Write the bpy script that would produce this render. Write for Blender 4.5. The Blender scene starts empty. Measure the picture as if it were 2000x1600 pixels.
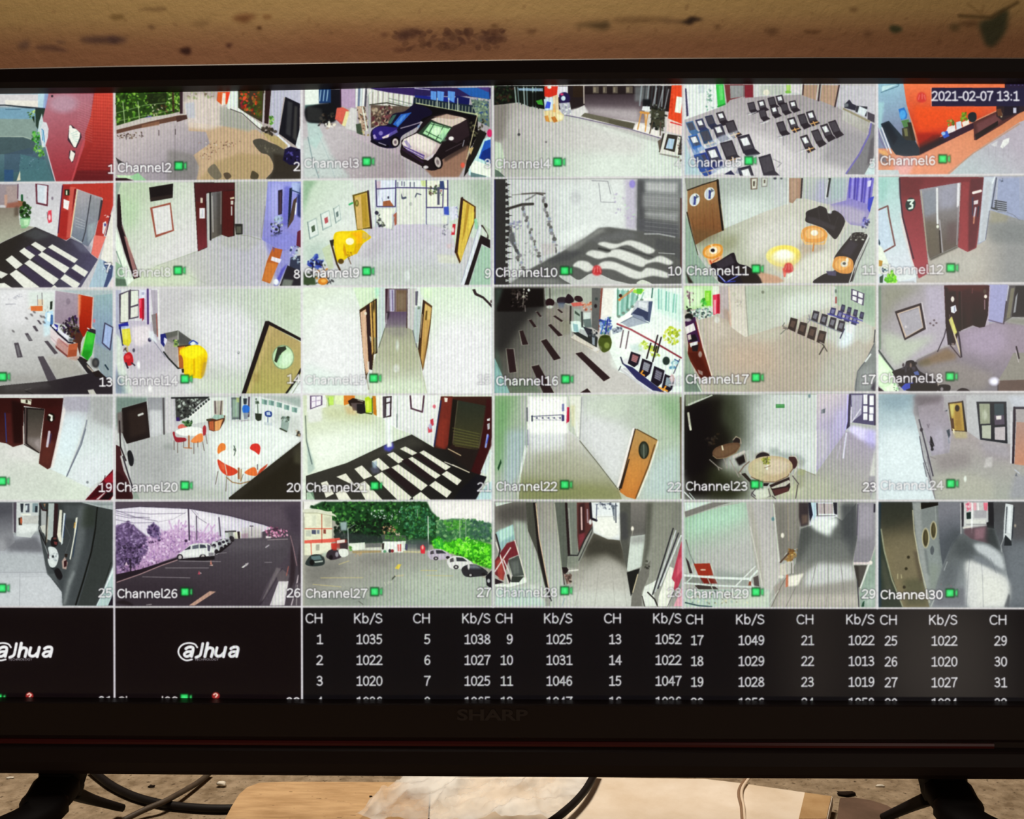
import bpy, bmesh, math, random
import numpy as np
from mathutils import Vector, Matrix, Euler

# ------------------------------------------------------------------ camera, world, lights, exposure
SC = bpy.context.scene
ZC = 0.302                                   # height of the picture's middle above the table top
CAM = Vector((0.02334, -0.54509, -0.00910 + ZC)); ROT = Euler((1.569244, 0.0021342, 0.0207256)); FPX = 1750.0
cd = bpy.data.cameras.new('camera'); cam = bpy.data.objects.new('camera', cd); SC.collection.objects.link(cam)
cam.location = CAM; cam.rotation_euler = ROT; cd.sensor_width = 36; cd.lens = FPX / 2000 * 36; cd.clip_start = .01
SC.camera = cam
wd = bpy.data.worlds.new('world'); SC.world = wd; wd.use_nodes = True
wd.node_tree.nodes['Background'].inputs[0].default_value = (1.0, .72, .5, 1); wd.node_tree.nodes['Background'].inputs[1].default_value = .05
def lamp(name, loc, aim, size, power, col, sy=None):
    d = bpy.data.lights.new(name, 'AREA'); d.energy = power; d.color = col; d.size = size
    if sy: d.shape = 'RECTANGLE'; d.size_y = sy
    o = bpy.data.objects.new(name, d); SC.collection.objects.link(o); o.location = loc
    o.rotation_euler = (Vector(aim) - Vector(loc)).to_track_quat('-Z', 'Y').to_euler(); return o
lamp('ceiling_lamp', (-.16, .135, 1.5), (-.04, .17, 0), .3, 25, (1.0, .90, .77))
lamp('bezel_fill_light', (1.25, -2.3, .65), (.3, 0, .1), .8, 2.6, (1.0, .88, .76), .9)  # unseen area light added to lighten the right side of the bezel
lamp('narrow_reflection_lamp', (.895, -2.25, -.5), (.2, 0, .15), .12, .12, (1.0, .82, .66), .5)  # unseen upright lamp, added only for its narrow reflection on the dark screen
lamp('broad_reflection_lamp', (1.29, -2.25, -.48), (.26, 0, .15), .3, .34, (1.0, .86, .72), .36)  # added lamp out of view, gives a broader soft reflection at the screen's lower right
SC.view_settings.view_transform = 'Standard'; SC.view_settings.look = 'None'; SC.view_settings.exposure = 0; SC.view_settings.gamma = 1
SC.view_settings.use_curve_mapping = False

# ------------------------------------------------------------------ helpers
MR = np.array(ROT.to_matrix())
def ray(u, v):
    return MR @ np.array([(u - 1000) / FPX, (800 - v) / FPX, -1.0])
def at(u, v, Y=0.0):                          # the point of the upright plane y = Y seen there in the photograph
    d = ray(u, v); t = (Y - CAM.y) / d[1]; return Vector((CAM.x + t * d[0], Y, CAM.z + t * d[2]))
def on(u, v, Z=0.0):                          # the point of the level plane z = Z seen there
    d = ray(u, v); t = (Z - CAM.z) / d[2]; return Vector((CAM.x + t * d[0], CAM.y + t * d[1], Z))
def lin(h):
    return tuple(((c / 255 + .055) / 1.055) ** 2.4 if c > 10 else c / 255 / 12.92 for c in (h >> 16 & 255, h >> 8 & 255, h & 255)) + (1,)
def mat(name, col, rough=.6, spec=.4, noise=None, bump=0, scale=40, coat=0, **kw):
    m = bpy.data.materials.new(name); m.use_nodes = True; nt = m.node_tree; b = nt.nodes['Principled BSDF']
    b.inputs['Base Color'].default_value = lin(col); b.inputs['Roughness'].default_value = rough; b.inputs['Specular IOR Level'].default_value = spec
    b.inputs['Coat Weight'].default_value = coat; b.inputs['Coat Roughness'].default_value = .08
    tc = nt.nodes.new('ShaderNodeTexCoord')
    nz = nt.nodes.new('ShaderNodeTexNoise'); nz.inputs['Scale'].default_value = scale; nz.inputs['Detail'].default_value = 8; nz.inputs['Roughness'].default_value = .65
    mp = nt.nodes.new('ShaderNodeMapping'); mp.inputs['Scale'].default_value = kw.get('stretch', (1, 1, 1))
    nt.links.new(tc.outputs['Object'], mp.inputs[0]); nt.links.new(mp.outputs[0], nz.inputs[0])
    if noise:
        cr = nt.nodes.new('ShaderNodeValToRGB'); el = cr.color_ramp.elements
        el[0].position, el[1].position = kw.get('pos', (.35, .65)); el[0].color = lin(noise); el[1].color = lin(col)
        nt.links.new(nz.outputs['Fac'], cr.inputs[0]); out = cr.outputs[0]
        if kw.get('specks'):
            n2 = nt.nodes.new('ShaderNodeTexNoise'); n2.inputs['Scale'].default_value = kw.get('sscale', 260); n2.inputs['Detail'].default_value = 4
            nt.links.new(mp.outputs[0], n2.inputs[0]); r2 = nt.nodes.new('ShaderNodeValToRGB'); e2 = r2.color_ramp.elements
            e2[0].position, e2[1].position = kw.get('spos', (.62, .7)); e2[0].color = (0, 0, 0, 1); e2[1].color = (1, 1, 1, 1)
            nt.links.new(n2.outputs['Fac'], r2.inputs[0]); mx = nt.nodes.new('ShaderNodeMixRGB'); mx.inputs[2].default_value = lin(kw['specks'])
            nt.links.new(r2.outputs[0], mx.inputs[0]); nt.links.new(out, mx.inputs[1]); out = mx.outputs[0]
        nt.links.new(out, b.inputs['Base Color'])
    if bump:
        bp = nt.nodes.new('ShaderNodeBump'); bp.inputs['Strength'].default_value = bump; bp.inputs['Distance'].default_value = .002
        nt.links.new(nz.outputs['Fac'], bp.inputs['Height']); nt.links.new(bp.outputs[0], b.inputs['Normal'])
    return m
def link(name, me, m=None, parent=None, **p):
    o = bpy.data.objects.new(name, me); SC.collection.objects.link(o)
    if m: me.materials.append(m)
    if parent: o.parent = parent
    for k, v in p.items(): o[k] = v
    return o
def mesh(name, vs, fs, m=None, parent=None, smooth=False, bevel=0, **p):
    me = bpy.data.meshes.new(name); me.from_pydata([tuple(v) for v in vs], [], fs); bm = bmesh.new(); bm.from_mesh(me)
    if bevel: bmesh.ops.bevel(bm, geom=bm.edges[:], offset=bevel, segments=2, affect='EDGES', profile=.6)
    bmesh.ops.recalc_face_normals(bm, faces=bm.faces[:])
    if smooth:
        for f in bm.faces: f.smooth = True
    bm.to_mesh(me); bm.free(); return link(name, me, m, parent, **p)
def box(name, lo, hi, m, parent=None, bevel=0, **p):
    vs = [(x, y, z) for z in (lo[2], hi[2]) for y in (lo[1], hi[1]) for x in (lo[0], hi[0])]
    return mesh(name, vs, [(0, 1, 3, 2), (4, 6, 7, 5), (0, 4, 5, 1), (2, 3, 7, 6), (0, 2, 6, 4), (1, 5, 7, 3)], m, parent, False, bevel, **p)
def empty(name, loc=(0, 0, 0), **p):
    o = bpy.data.objects.new(name, None); SC.collection.objects.link(o); o.location = loc; o.empty_display_size = .05
    for k, v in p.items(): o[k] = v
    return o
def spline(pts, n=8):                          # smooth open curve through points
    P = [np.array(p, float) for p in pts]; P = [2 * P[0] - P[1]] + P + [2 * P[-1] - P[-2]]; out = []
    for i in range(1, len(P) - 2):
        for k in range(n):
            t = k / n; out.append(.5 * (2 * P[i] + (P[i + 1] - P[i - 1]) * t + (2 * P[i - 1] - 5 * P[i] + 4 * P[i + 1] - P[i + 2]) * t * t + (3 * P[i] - P[i - 1] - 3 * P[i + 1] + P[i + 2]) * t ** 3))
    return out + [P[-2]]
def tube(name, pts, r, m, parent=None, seg=14, flat=1.0, **p):   # round (or flattened) cord along a smooth curve, ends closed
    path = [Vector(q) for q in spline(pts)]; vs = []; fs = []; R = r if callable(r) else (lambda t: r)
    for i, q in enumerate(path):
        d = (path[min(i + 1, len(path) - 1)] - path[max(i - 1, 0)]).normalized(); a = d.cross(Vector((0, 0, 1)))
        a = a.normalized() if a.length > 1e-4 else Vector((1, 0, 0)); b = a.cross(d); rr = R(i / (len(path) - 1))
        for k in range(seg):
            an = 2 * math.pi * k / seg; vs.append(q + a * math.cos(an) * rr + b * math.sin(an) * rr * flat)
    n = len(path)
    for i in range(n - 1):
        for k in range(seg): fs.append((i * seg + k, i * seg + (k + 1) % seg, (i + 1) * seg + (k + 1) % seg, (i + 1) * seg + k))
    fs += [tuple(range(seg - 1, -1, -1)), tuple(range((n - 1) * seg, n * seg))]
    return mesh(name, vs, fs, m, parent, True, **p)
def slab(name, poly, z0, z1, m, parent=None, bevel=0, **p):      # flat piece with an outline, lying level
    n = len(poly); vs = [(q[0], q[1], z0) for q in poly] + [(q[0], q[1], z1) for q in poly]
    fs = [tuple(range(n - 1, -1, -1)), tuple(range(n, 2 * n))] + [(i, (i + 1) % n, n + (i + 1) % n, n + i) for i in range(n)]
    return mesh(name, vs, fs, m, parent, False, bevel, **p)

# ------------------------------------------------------------------ flat pictures (screen, stains): shapes drawn onto a pixel sheet made here
rnd = random.Random(7)
class Sheet: pass
SH = Sheet()
def sheet(w, h, col, fn):
    SH.C = np.empty((h, w, 3), np.float32); SH.C[:] = rgb(col); SH.w, SH.h, SH.fn = w, h, fn; SH.clip = (0, 0, w, h); SH.x0 = SH.y0 = 0; SH.s = 1
def rgb(c): return np.array([(c >> 16 & 255) / 255., (c >> 8 & 255) / 255., (c & 255) / 255.], np.float32)
def X(q): return SH.fn(np.array(q, float).reshape(-1, 2) * SH.s + (SH.x0, SH.y0))
def boxblur(m, r):
    for ax in (0, 1):
        p = np.pad(m, [(r + 1, r) if k == ax else (0, 0) for k in (0, 1)]); c = np.cumsum(p, axis=ax)
        m = (c[2 * r + 1:] - c[:-2 * r - 1] if ax == 0 else c[:, 2 * r + 1:] - c[:, :-2 * r - 1]) / (2 * r + 1)
    return m
def win(x0, y0, x1, y1, pad):
    a, b, c, d = SH.clip; x0, y0, x1, y1 = int(x0 - pad), int(y0 - pad), int(x1 + pad + 2), int(y1 + pad + 2)
    return max(a, x0), max(b, y0), min(c, x1), min(d, y1)
def blend(w, m, c, a=1):
    v = SH.C[w[1]:w[3], w[0]:w[2]]; v += (c - v) * (m * a)[..., None]
def inside(q, w, ss):
    ys = (np.arange((w[3] - w[1]) * ss) + .5) / ss + w[1]; xs = (np.arange((w[2] - w[0]) * ss) + .5) / ss + w[0]
    m = np.zeros((len(ys), len(xs)), bool)
    for (x0, y0), (x1, y1) in zip(q, np.roll(q, -1, 0)):
        if y0 == y1: continue
        lo, hi = (y0, y1) if y0 < y1 else (y1, y0)
        i0, i1 = np.searchsorted(ys, lo), np.searchsorted(ys, hi)
        if i1 > i0: m[i0:i1] ^= xs[None, :] < (x0 + (ys[i0:i1] - y0) * (x1 - x0) / (y1 - y0))[:, None]
    return m
def cover(q, b):
    sg = b * SH.s * (.55 if b < 9 else 1.15); pad = 3 * sg + 1 if sg > .35 else 1
    w = win(q[:, 0].min(), q[:, 1].min(), q[:, 0].max(), q[:, 1].max(), pad)
    if w[2] <= w[0] or w[3] <= w[1]: return None, None
    r = int(round(sg)); big = [w[0] - 2 * r - 1, w[1] - 2 * r - 1, w[2] + 2 * r + 1, w[3] + 2 * r + 1] if r else list(w)
    ss = 1 if sg > 2.5 else (3 if (w[2] - w[0]) * (w[3] - w[1]) < 6000 else 2)
    m = inside(q, big, ss).astype(np.float32)
    if ss > 1: m = m.reshape(m.shape[0] // ss, ss, -1, ss).mean((1, 3))
    if r:
        m = boxblur(boxblur(m, r), max(1, r - 1)); k = 2 * r + 1; m = m[k:-k, k:-k]
    return w, m
def P(c, pts, b=1, a=1):
    w, m = cover(X(pts), b)
    if w: blend(w, m, rgb(c), a)
def closed(pts, n=6):
    q = np.array(pts, float).reshape(-1, 2); o = []
    for i in range(len(q)):
        p0, p1, p2, p3 = q[i - 1], q[i], q[(i + 1) % len(q)], q[(i + 2) % len(q)]
        for k in range(n):
            t = k / n; o.append(.5 * (2 * p1 + (p2 - p0) * t + (2 * p0 - 5 * p1 + 4 * p2 - p3) * t * t + (3 * p1 - p0 - 3 * p2 + p3) * t ** 3))
    return np.array(o).ravel()
def S(c, pts, b=1, a=1): P(c, closed(pts), b, a)
def R(c, x0, y0, x1, y1, b=1, a=1): P(c, [x0, y0, x1, y0, x1, y1, x0, y1], b, a)
def F(c):
    k = SH.clip; SH.C[k[1]:k[3], k[0]:k[2]] = rgb(c)
def G(c1, c2, xa, ya, xb, yb, pts, b=1, a=1):
    w, m = cover(X(pts), b)
    if not w: return
    A, B = X([xa, ya, xb, yb]); d = B - A; yy, xx = np.mgrid[w[1]:w[3], w[0]:w[2]]
    t = np.clip(((xx - A[0]) * d[0] + (yy - A[1]) * d[1]) / (d @ d), 0, 1)[..., None].astype(np.float32); blend(w, m, rgb(c1) * (1 - t) + rgb(c2) * t, a)
def dot(c, cx, cy, rx, ry, rot, sg, a):
    ext = max(rx, ry) + 2 * sg + 1; w = win(cx - ext, cy - ext, cx + ext, cy + ext, 0)
    if w[2] <= w[0] or w[3] <= w[1]: return
    yy, xx = np.ogrid[w[1]:w[3], w[0]:w[2]]; dx = xx + .5 - cx; dy = yy + .5 - cy; co, si = math.cos(rot), math.sin(rot)
    d = np.sqrt(((dx * co + dy * si) / rx) ** 2 + ((dy * co - dx * si) / ry) ** 2); blend(w, np.clip((1 - d) * min(rx, ry) / (1 + 2.2 * sg) + .5, 0, 1), c, a)
def E(c, cx, cy, rx, ry, rot=0, b=1, a=1):
    q = X([cx, cy])[0]; dot(rgb(c), q[0], q[1], max(.6, rx * SH.s), max(.6, ry * SH.s), math.radians(rot), b * SH.s * .55, a)
def L(c, wd_, pts, b=1, a=1):
    q = X(pts); h = max(wd_ * SH.s / 2, .45); sg = b * SH.s * .55; w = win(q[:, 0].min(), q[:, 1].min(), q[:, 0].max(), q[:, 1].max(), h + 2 * sg + 1)
    if w[2] <= w[0] or w[3] <= w[1]: return
    yy, xx = np.ogrid[w[1]:w[3], w[0]:w[2]]; best = None
    for (x0, y0), (x1, y1) in zip(q[:-1], q[1:]):
        dx, dy = x1 - x0, y1 - y0; t = np.clip(((xx + .5 - x0) * dx + (yy + .5 - y0) * dy) / max(dx * dx + dy * dy, 1e-6), 0, 1)
        d = (xx + .5 - x0 - t * dx) ** 2 + (yy + .5 - y0 - t * dy) ** 2; best = d if best is None else np.minimum(best, d)
    blend(w, np.clip((h - np.sqrt(best)) / (1 + 2 * sg) + .5, 0, 1), rgb(c), a)
def N(cols, n, size, pts, a=.9):               # a scatter of small blobs inside an outline (leaves, rubble, clutter)
    q = np.array(pts, float).reshape(-1, 2); lo, hi = q.min(0), q.max(0); e = list(zip(q, np.roll(q, -1, 0))); k = 0
    for _ in range(n * 8):
        x = rnd.uniform(lo[0], hi[0]); y = rnd.uniform(lo[1], hi[1]); i = False
        for (x0, y0), (x1, y1) in e:
            if (y0 > y) != (y1 > y) and x < x0 + (y - y0) * (x1 - x0) / (y1 - y0): i = not i
        if i:
            g = X([x, y])[0]; r = size * SH.s * rnd.uniform(.25, .6); dot(rgb(rnd.choice(cols)), g[0], g[1], max(.7, r), max(.6, r * rnd.uniform(.4, .9)), rnd.uniform(0, 3.1), .2, a); k += 1
            if k >= n: break
def glyphs(s, sh=0, bold=0):
    c = bpy.data.curves.new('t', 'FONT'); c.body = s; c.size = 1; c.shear = sh; c.offset = bold; c.resolution_u = 3; c.fill_mode = 'FRONT'
    o = bpy.data.objects.new('t', c); me = bpy.data.meshes.new_from_object(o); me.calc_loop_triangles()
    v = np.array([p.co[:2] for p in me.vertices]); t = np.array([tuple(k.vertices) for k in me.loop_triangles]); bpy.data.objects.remove(o); bpy.data.curves.remove(c); bpy.data.meshes.remove(me)
    return v, t
CAPH = None
def T(s, x0, yb, x1, cap_, col, sh=0, bold=.006, xh=0, a=.95, halo=0):   # lettering between x0 and x1 (photograph pixels), standing on yb
    global CAPH
    if CAPH is None: CAPH = np.ptp(glyphs('H')[0][:, 1])
    v, t = glyphs(s, sh, bold); v = v - (v[:, 0].min(), 0); k = cap_ / (np.ptp(v[:, 1]) if xh else CAPH)
    q = SH.fn(np.c_[x0 + v[:, 0] * (x1 - x0) / np.ptp(v[:, 0]), yb - v[:, 1] * k]); w = win(q[:, 0].min(), q[:, 1].min(), q[:, 0].max(), q[:, 1].max(), 5)
    if w[2] <= w[0] or w[3] <= w[1]: return
    ss = 3; m = np.zeros(((w[3] - w[1]) * ss, (w[2] - w[0]) * ss), bool)
    for tri in (q[t] - (w[0], w[1])) * ss:
        lo = np.floor(tri.min(0)).astype(int); hi = np.ceil(tri.max(0)).astype(int) + 1; lo = np.maximum(lo, 0); hi = np.minimum(hi, (m.shape[1], m.shape[0]))
        if hi[0] <= lo[0] or hi[1] <= lo[1]: continue
        yy, xx = np.ogrid[lo[1]:hi[1], lo[0]:hi[0]]; r = []
        for i in range(3):
            (ax, ay), (bx, by) = tri[i], tri[(i + 1) % 3]; r.append((bx - ax) * (yy + .5 - ay) - (by - ay) * (xx + .5 - ax))
        m[lo[1]:hi[1], lo[0]:hi[0]] |= ((r[0] >= 0) & (r[1] >= 0) & (r[2] >= 0)) | ((r[0] <= 0) & (r[1] <= 0) & (r[2] <= 0))
    m = m.reshape(m.shape[0] // ss, ss, -1, ss).mean((1, 3), dtype=np.float32)
    if halo: blend(w, np.clip(boxblur(m, 2) * 2.2, 0, 1), rgb(0x242028), halo)
    blend(w, m, rgb(col), a)
GL = {'C': (.86, 's.74,.86 .6,.97 .44,1 .2,.88 .09,.5 .2,.12 .44,0 .62,.03 .76,.15'), 'h': (.8, 'l.13,0 .13,1.06', 's.13,.5 .27,.67 .45,.72 .6,.62 .64,.45 .64,0'), 'a': (.76, 's.14,.6 .3,.72 .46,.7 .56,.55 .56,0', 's.56,.42 .3,.4 .12,.28 .1,.14 .22,.01 .4,.04 .56,.18'), 'n': (.8, 'l.13,0 .13,.72', 's.13,.5 .27,.67 .45,.72 .6,.62 .64,.45 .64,0'), 'e': (.76, 'l.1,.38 .64,.38', 's.64,.38 .62,.56 .52,.69 .38,.73 .2,.65 .1,.38 .16,.12 .36,0 .52,.02 .62,.1'), 'l': (.38, 'l.16,1.06 .16,.08 .28,0'),
      '0': (.77, 's.38,1 .17,.86 .1,.5 .17,.14 .38,0 .59,.14 .66,.5 .59,.86 .38,1'), '1': (.77, 'l.14,.86 .3,.91 .42,1 .42,0', 'l.12,0 .68,0'), '2': (.77, 's.1,.84 .24,.97 .4,1 .58,.9 .6,.7 .45,.42 .08,.02', 'l.08,0 .68,0'), '3': (.77, 's.12,.88 .3,1 .5,.95 .58,.76 .48,.57 .28,.53', 's.28,.53 .5,.48 .63,.28 .55,.08 .34,0 .1,.1'), '4': (.77, 'l.52,0 .52,1 .06,.3 .7,.3'), '5': (.77, 'l.6,1 .18,1 .15,.56', 's.15,.56 .36,.62 .56,.52 .62,.32 .54,.1 .34,0 .1,.08'), '6': (.77, 's.6,.92 .42,1 .22,.86 .12,.5 .18,.12 .38,0 .56,.08 .63,.3 .55,.52 .38,.58 .2,.48 .13,.35'), '7': (.77, 'l.08,1 .66,1', 's.66,1 .42,.55 .3,0'), '8': (.77, 's.38,.53 .19,.66 .17,.86 .38,1 .58,.86 .56,.66 .38,.53 .15,.38 .12,.13 .38,0 .63,.13 .6,.38 .38,.53'), '9': (.77, 's.14,.08 .34,0 .54,.14 .64,.5 .58,.88 .38,1 .2,.92 .13,.7 .21,.48 .38,.42 .56,.52 .63,.65'),
      'K': (.84, 'l.14,0 .14,1', 'l.66,1 .16,.42', 'l.32,.6 .72,0'), 'b': (.82, 'l.14,1.06 .14,0', 's.14,.55 .3,.7 .5,.7 .66,.37 .52,.03 .32,0 .14,.14'), '/': (.56, 'l.04,-.15 .5,1.06'), 'S': (.78, 's.62,.86 .5,.97 .36,1 .16,.9 .16,.68 .38,.53 .62,.4 .64,.14 .38,0 .2,.04 .08,.14'), 'H': (.96, 'l.14,0 .14,1', 'l.78,0 .78,1', 'l.14,.53 .78,.53'), '-': (.5, 'l.08,.36 .42,.36'), ':': (.36, 'l.16,.05 .16,.08', 'l.16,.6 .16,.63'), ' ': (.36,)}
GC = {}
for ch, g in GL.items():
    GC[ch] = [np.array(spline([tuple(map(float, q.split(','))) for q in st[1:].split()], 5)) if st[0] == 's' else np.array([tuple(map(float, q.split(','))) for q in st[1:].split()]) for st in g[1:]]
def W(s, x0, yb, x1, cap_=15.6, col=0xe8e2ec, a=.95, halo=0, wt=.18):   # on-screen lettering in the recorder's plain strokes
    tot = sum(GL[c][0] for c in s) - .18; kx = (x1 - x0) / tot; sv = (SH.x0, SH.y0, SH.s); SH.x0 = SH.y0 = 0; SH.s = 1
    for ps in ((0, 1) if halo else (1,)):
        x = x0 - .09 * kx
        for c in s:
            for st in GC[c]:
                q = np.c_[x + st[:, 0] * kx, yb - st[:, 1] * cap_].ravel()
                if ps: L(col, wt * cap_, q, b=.8, a=a)
                else: L(0x201c24, wt * cap_ + 3.2, q, b=2.4, a=halo)
            x += GL[c][0] * kx
    SH.x0, SH.y0, SH.s = sv
def V(col, row, x0, y0, s):                    # start the picture in one cell of the screen's grid
    SH.clip = CELL[(col, row)]; SH.x0, SH.y0, SH.s = x0, y0, s
def icon(x, yc, cut=0):                        # green recording mark
    s = (SH.x0, SH.y0, SH.s); SH.x0 = SH.y0 = 0; SH.s = 1
    R(0x0c3418, x - 2.2, yc - 9, x + 15.5, yc + 9, b=1, a=.9); P(0x0c3418, [x + 15.5, yc - 5, x + 22.5, yc - 9, x + 22.5, yc + 9, x + 15.5, yc + 5], b=1, a=.6)
    R(0x38d06c, x, yc - 6.5, x + 13.5, yc + 6.5); R(0x58e48c, x + 3, yc - 3.5, x + 10, yc + 3, b=2, a=.6); P(0x48d878, [x + 17.5, yc - 4.5, x + 20.5, yc - 6, x + 20.5, yc + 6, x + 17.5, yc + 4.5])
    SH.x0, SH.y0, SH.s = s
def bell(x, y, a=1):                           # red alarm mark
    s = (SH.x0, SH.y0, SH.s); SH.x0 = SH.y0 = 0; SH.s = 1
    S(0xb83034, [x - 9, y + 6, x - 8, y - 4, x - 4, y - 9, x + 4, y - 9, x + 8, y - 4, x + 9, y + 6, x + 3, y + 10, x - 3, y + 10], b=2, a=a * .9)
    for q in ([x - 4, y - 4, x - 6, y + 4], [x + 1, y - 6, x + 1, y + 3], [x + 5, y - 4, x + 7, y + 4]): L(0xe89090, 1.6, q, a=.7 * a)
    SH.x0, SH.y0, SH.s = s
def cap(s, x0, y, x1, fade, _=0, dy=0):        # channel caption and its recording mark
    u0, yb, u1 = SH.x0 + x0 * SH.s, SH.y0 + (y + dy) * SH.s, SH.x0 + x1 * SH.s
    W(s, u0, yb, u1, a=.97 - .3 * fade, halo=.42 - .22 * fade); icon(u1 + 8.5, yb - 11)
def num(s, col, xr, yb=338, fade=0):
    W(s, xr - 12.2 * len(s) + (2 if len(s) == 1 else 0), yb, xr, a=.97 - .4 * fade, halo=.42 - .24 * fade)
def finish(name, C):
    im = bpy.data.images.new(name, SH.w, SH.h); out = np.ones((SH.h, SH.w, 4), np.float32); out[..., :3] = np.clip(C, 0, 1)[::-1]; im.pixels.foreach_set(out.ravel()); im.update(); im.pack(); return im
# ------------------------------------------------------------------ the setting: wall, floor
WY = 0.30
def wall_px(p): return (p - (-100, -20)) * (.6, .6)
sheet(1320, 120, 0xa68a60, wall_px)
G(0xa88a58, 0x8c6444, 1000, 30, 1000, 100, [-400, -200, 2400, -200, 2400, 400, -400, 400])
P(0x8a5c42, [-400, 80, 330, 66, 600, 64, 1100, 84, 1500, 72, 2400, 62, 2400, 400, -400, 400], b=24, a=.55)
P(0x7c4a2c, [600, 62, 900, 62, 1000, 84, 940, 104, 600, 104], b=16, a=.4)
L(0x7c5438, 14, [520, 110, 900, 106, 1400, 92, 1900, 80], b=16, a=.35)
for c, q, b, a in ((0x48302c, [165, 70, 205, 66, 250, 70, 250, 80, 205, 82, 170, 78], 5, .75), (0x4c3430, [218, 68, 240, 70, 235, 82, 222, 80], 4, .7), (0x503a34, [40, 80, 60, 74, 60, 90, 44, 92], 6, .6), (0x50342c, [75, 86, 108, 84, 140, 98, 100, 96, 78, 92], 4, .6), (0x503830, [115, 74, 135, 78, 120, 82], 4, .5), (0x30140e, [365, 94, 380, 92, 382, 105, 372, 107, 360, 99], 3, .9), (0x3c1c14, [452, 86, 464, 85, 462, 92, 455, 93], 3, .8), (0x64381c, [466, 30, 490, 24, 514, 28, 500, 36, 490, 42, 470, 36], 5, .75), (0x704420, [526, 26, 542, 28, 540, 34, 528, 34], 4, .6), (0x4c2c14, [514, 50, 522, 50, 522, 57, 515, 56], 2, .8), (0x5c4028, [300, 44, 312, 48, 308, 54, 300, 52], 3, .7), (0x6c5028, [222, 24, 246, 22, 250, 30, 232, 34], 4, .6), (0x604428, [280, 10, 330, 8, 328, 16, 290, 14], 4, .5), (0x6c5030, [384, 40, 420, 36, 412, 48, 394, 48], 5, .5), (0x4c2818, [760, 66, 772, 68, 768, 74, 758, 72], 3, .6),
                   (0x42241c, [790, 66, 806, 60, 832, 60, 832, 72, 812, 78, 800, 84, 788, 76], 6, .75), (0x4a2c22, [812, 78, 840, 80, 870, 84, 900, 72, 940, 76, 1000, 70, 1000, 84, 950, 90, 900, 96, 840, 94, 816, 90], 10, .55), (0x40241c, [950, 74, 998, 72, 994, 84, 956, 86], 5, .6), (0x4c3020, [890, 70, 912, 66, 908, 82, 884, 80], 5, .5), (0x502c1c, [782, 100, 808, 98, 800, 106, 784, 105], 4, .6), (0x5c3c20, [976, 50, 986, 52, 984, 58, 974, 57], 3, .7), (0x54341c, [1044, 64, 1064, 62, 1058, 69, 1046, 70], 3, .7), (0x403018, [1140, 54, 1170, 50, 1204, 48, 1202, 62, 1186, 64, 1160, 57, 1144, 58], 5, .75), (0x5c4024, [1216, 42, 1260, 40, 1300, 42, 1296, 48, 1220, 50], 5, .6), (0x28180e, [1330, 49, 1350, 48, 1362, 40, 1376, 42, 1386, 46, 1370, 50, 1362, 56, 1344, 52], 3, .95), (0x40281a, [1304, 44, 1334, 46, 1330, 52, 1308, 50], 5, .5), (0x50341c, [1408, 58, 1420, 58, 1416, 65, 1408, 63], 3, .6), (0x4c301c, [1508, 66, 1530, 66, 1526, 78, 1510, 76], 6, .6), (0x54341c, [1582, 70, 1612, 70, 1608, 76, 1586, 77], 4, .6), (0x503420, [1698, 74, 1712, 74, 1708, 84, 1698, 82], 5, .6), (0x28301a, [1748, 62, 1764, 64, 1770, 72, 1756, 78, 1746, 72], 4, .8), (0x3c341c, [1862, 62, 1880, 62, 1876, 74, 1862, 72], 6, .6), (0x4a301c, [1880, 58, 1910, 54, 1916, 64, 1890, 66], 5, .6), (0x54381e, [1670, 26, 1684, 26, 1680, 34, 1670, 32], 3, .5)): S(c, q, b=b, a=a)
S(0x2e3220, [1918, 58, 1938, 50, 1960, 34, 1972, 34, 1970, 70, 1958, 92, 1944, 108, 1930, 104, 1922, 84], b=5, a=.85)
L(0x4c3a1e, 4, [1880, 44, 1940, 48, 1968, 32, 1990, 18], b=3, a=.7); L(0x7c6038, 3, [1896, 20, 1920, 40, 1926, 24], b=2, a=.5)
rnd.seed(3); N([0x5c3c24, 0x6c4828, 0x50301c], 50, 7, [20, 10, 1980, 10, 1980, 112, 20, 112], a=.18); N([0x4a2a1c, 0x5a3824], 60, 10, [780, 62, 1010, 62, 1010, 98, 790, 100], a=.5)
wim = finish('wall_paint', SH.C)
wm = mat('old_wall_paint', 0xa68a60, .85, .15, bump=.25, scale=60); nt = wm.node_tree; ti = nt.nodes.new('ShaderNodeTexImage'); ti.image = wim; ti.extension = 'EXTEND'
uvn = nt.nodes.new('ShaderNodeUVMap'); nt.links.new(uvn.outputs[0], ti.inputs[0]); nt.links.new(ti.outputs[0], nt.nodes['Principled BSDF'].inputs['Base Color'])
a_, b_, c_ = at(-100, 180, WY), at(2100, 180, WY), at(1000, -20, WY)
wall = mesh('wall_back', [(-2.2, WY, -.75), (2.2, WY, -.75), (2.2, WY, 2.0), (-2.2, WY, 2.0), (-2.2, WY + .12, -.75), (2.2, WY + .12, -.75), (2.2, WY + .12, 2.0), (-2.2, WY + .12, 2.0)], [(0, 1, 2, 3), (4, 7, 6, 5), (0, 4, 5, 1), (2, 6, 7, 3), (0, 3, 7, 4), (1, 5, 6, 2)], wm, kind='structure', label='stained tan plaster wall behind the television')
uv = wall.data.uv_layers.new(name='UVMap')
for l in wall.data.loops:
    p = wall.data.vertices[l.vertex_index].co; uv.data[l.index].uv = ((p.x - a_.x) / (b_.x - a_.x), (p.z - a_.z) / (c_.z - a_.z))
box('floor', (-2.2, -2.6, -.80), (2.2, WY + .12, -.75), mat('floor_cement', 0x5c544c, .8, .2, noise=0x4a443e, scale=6), kind='structure')

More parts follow.
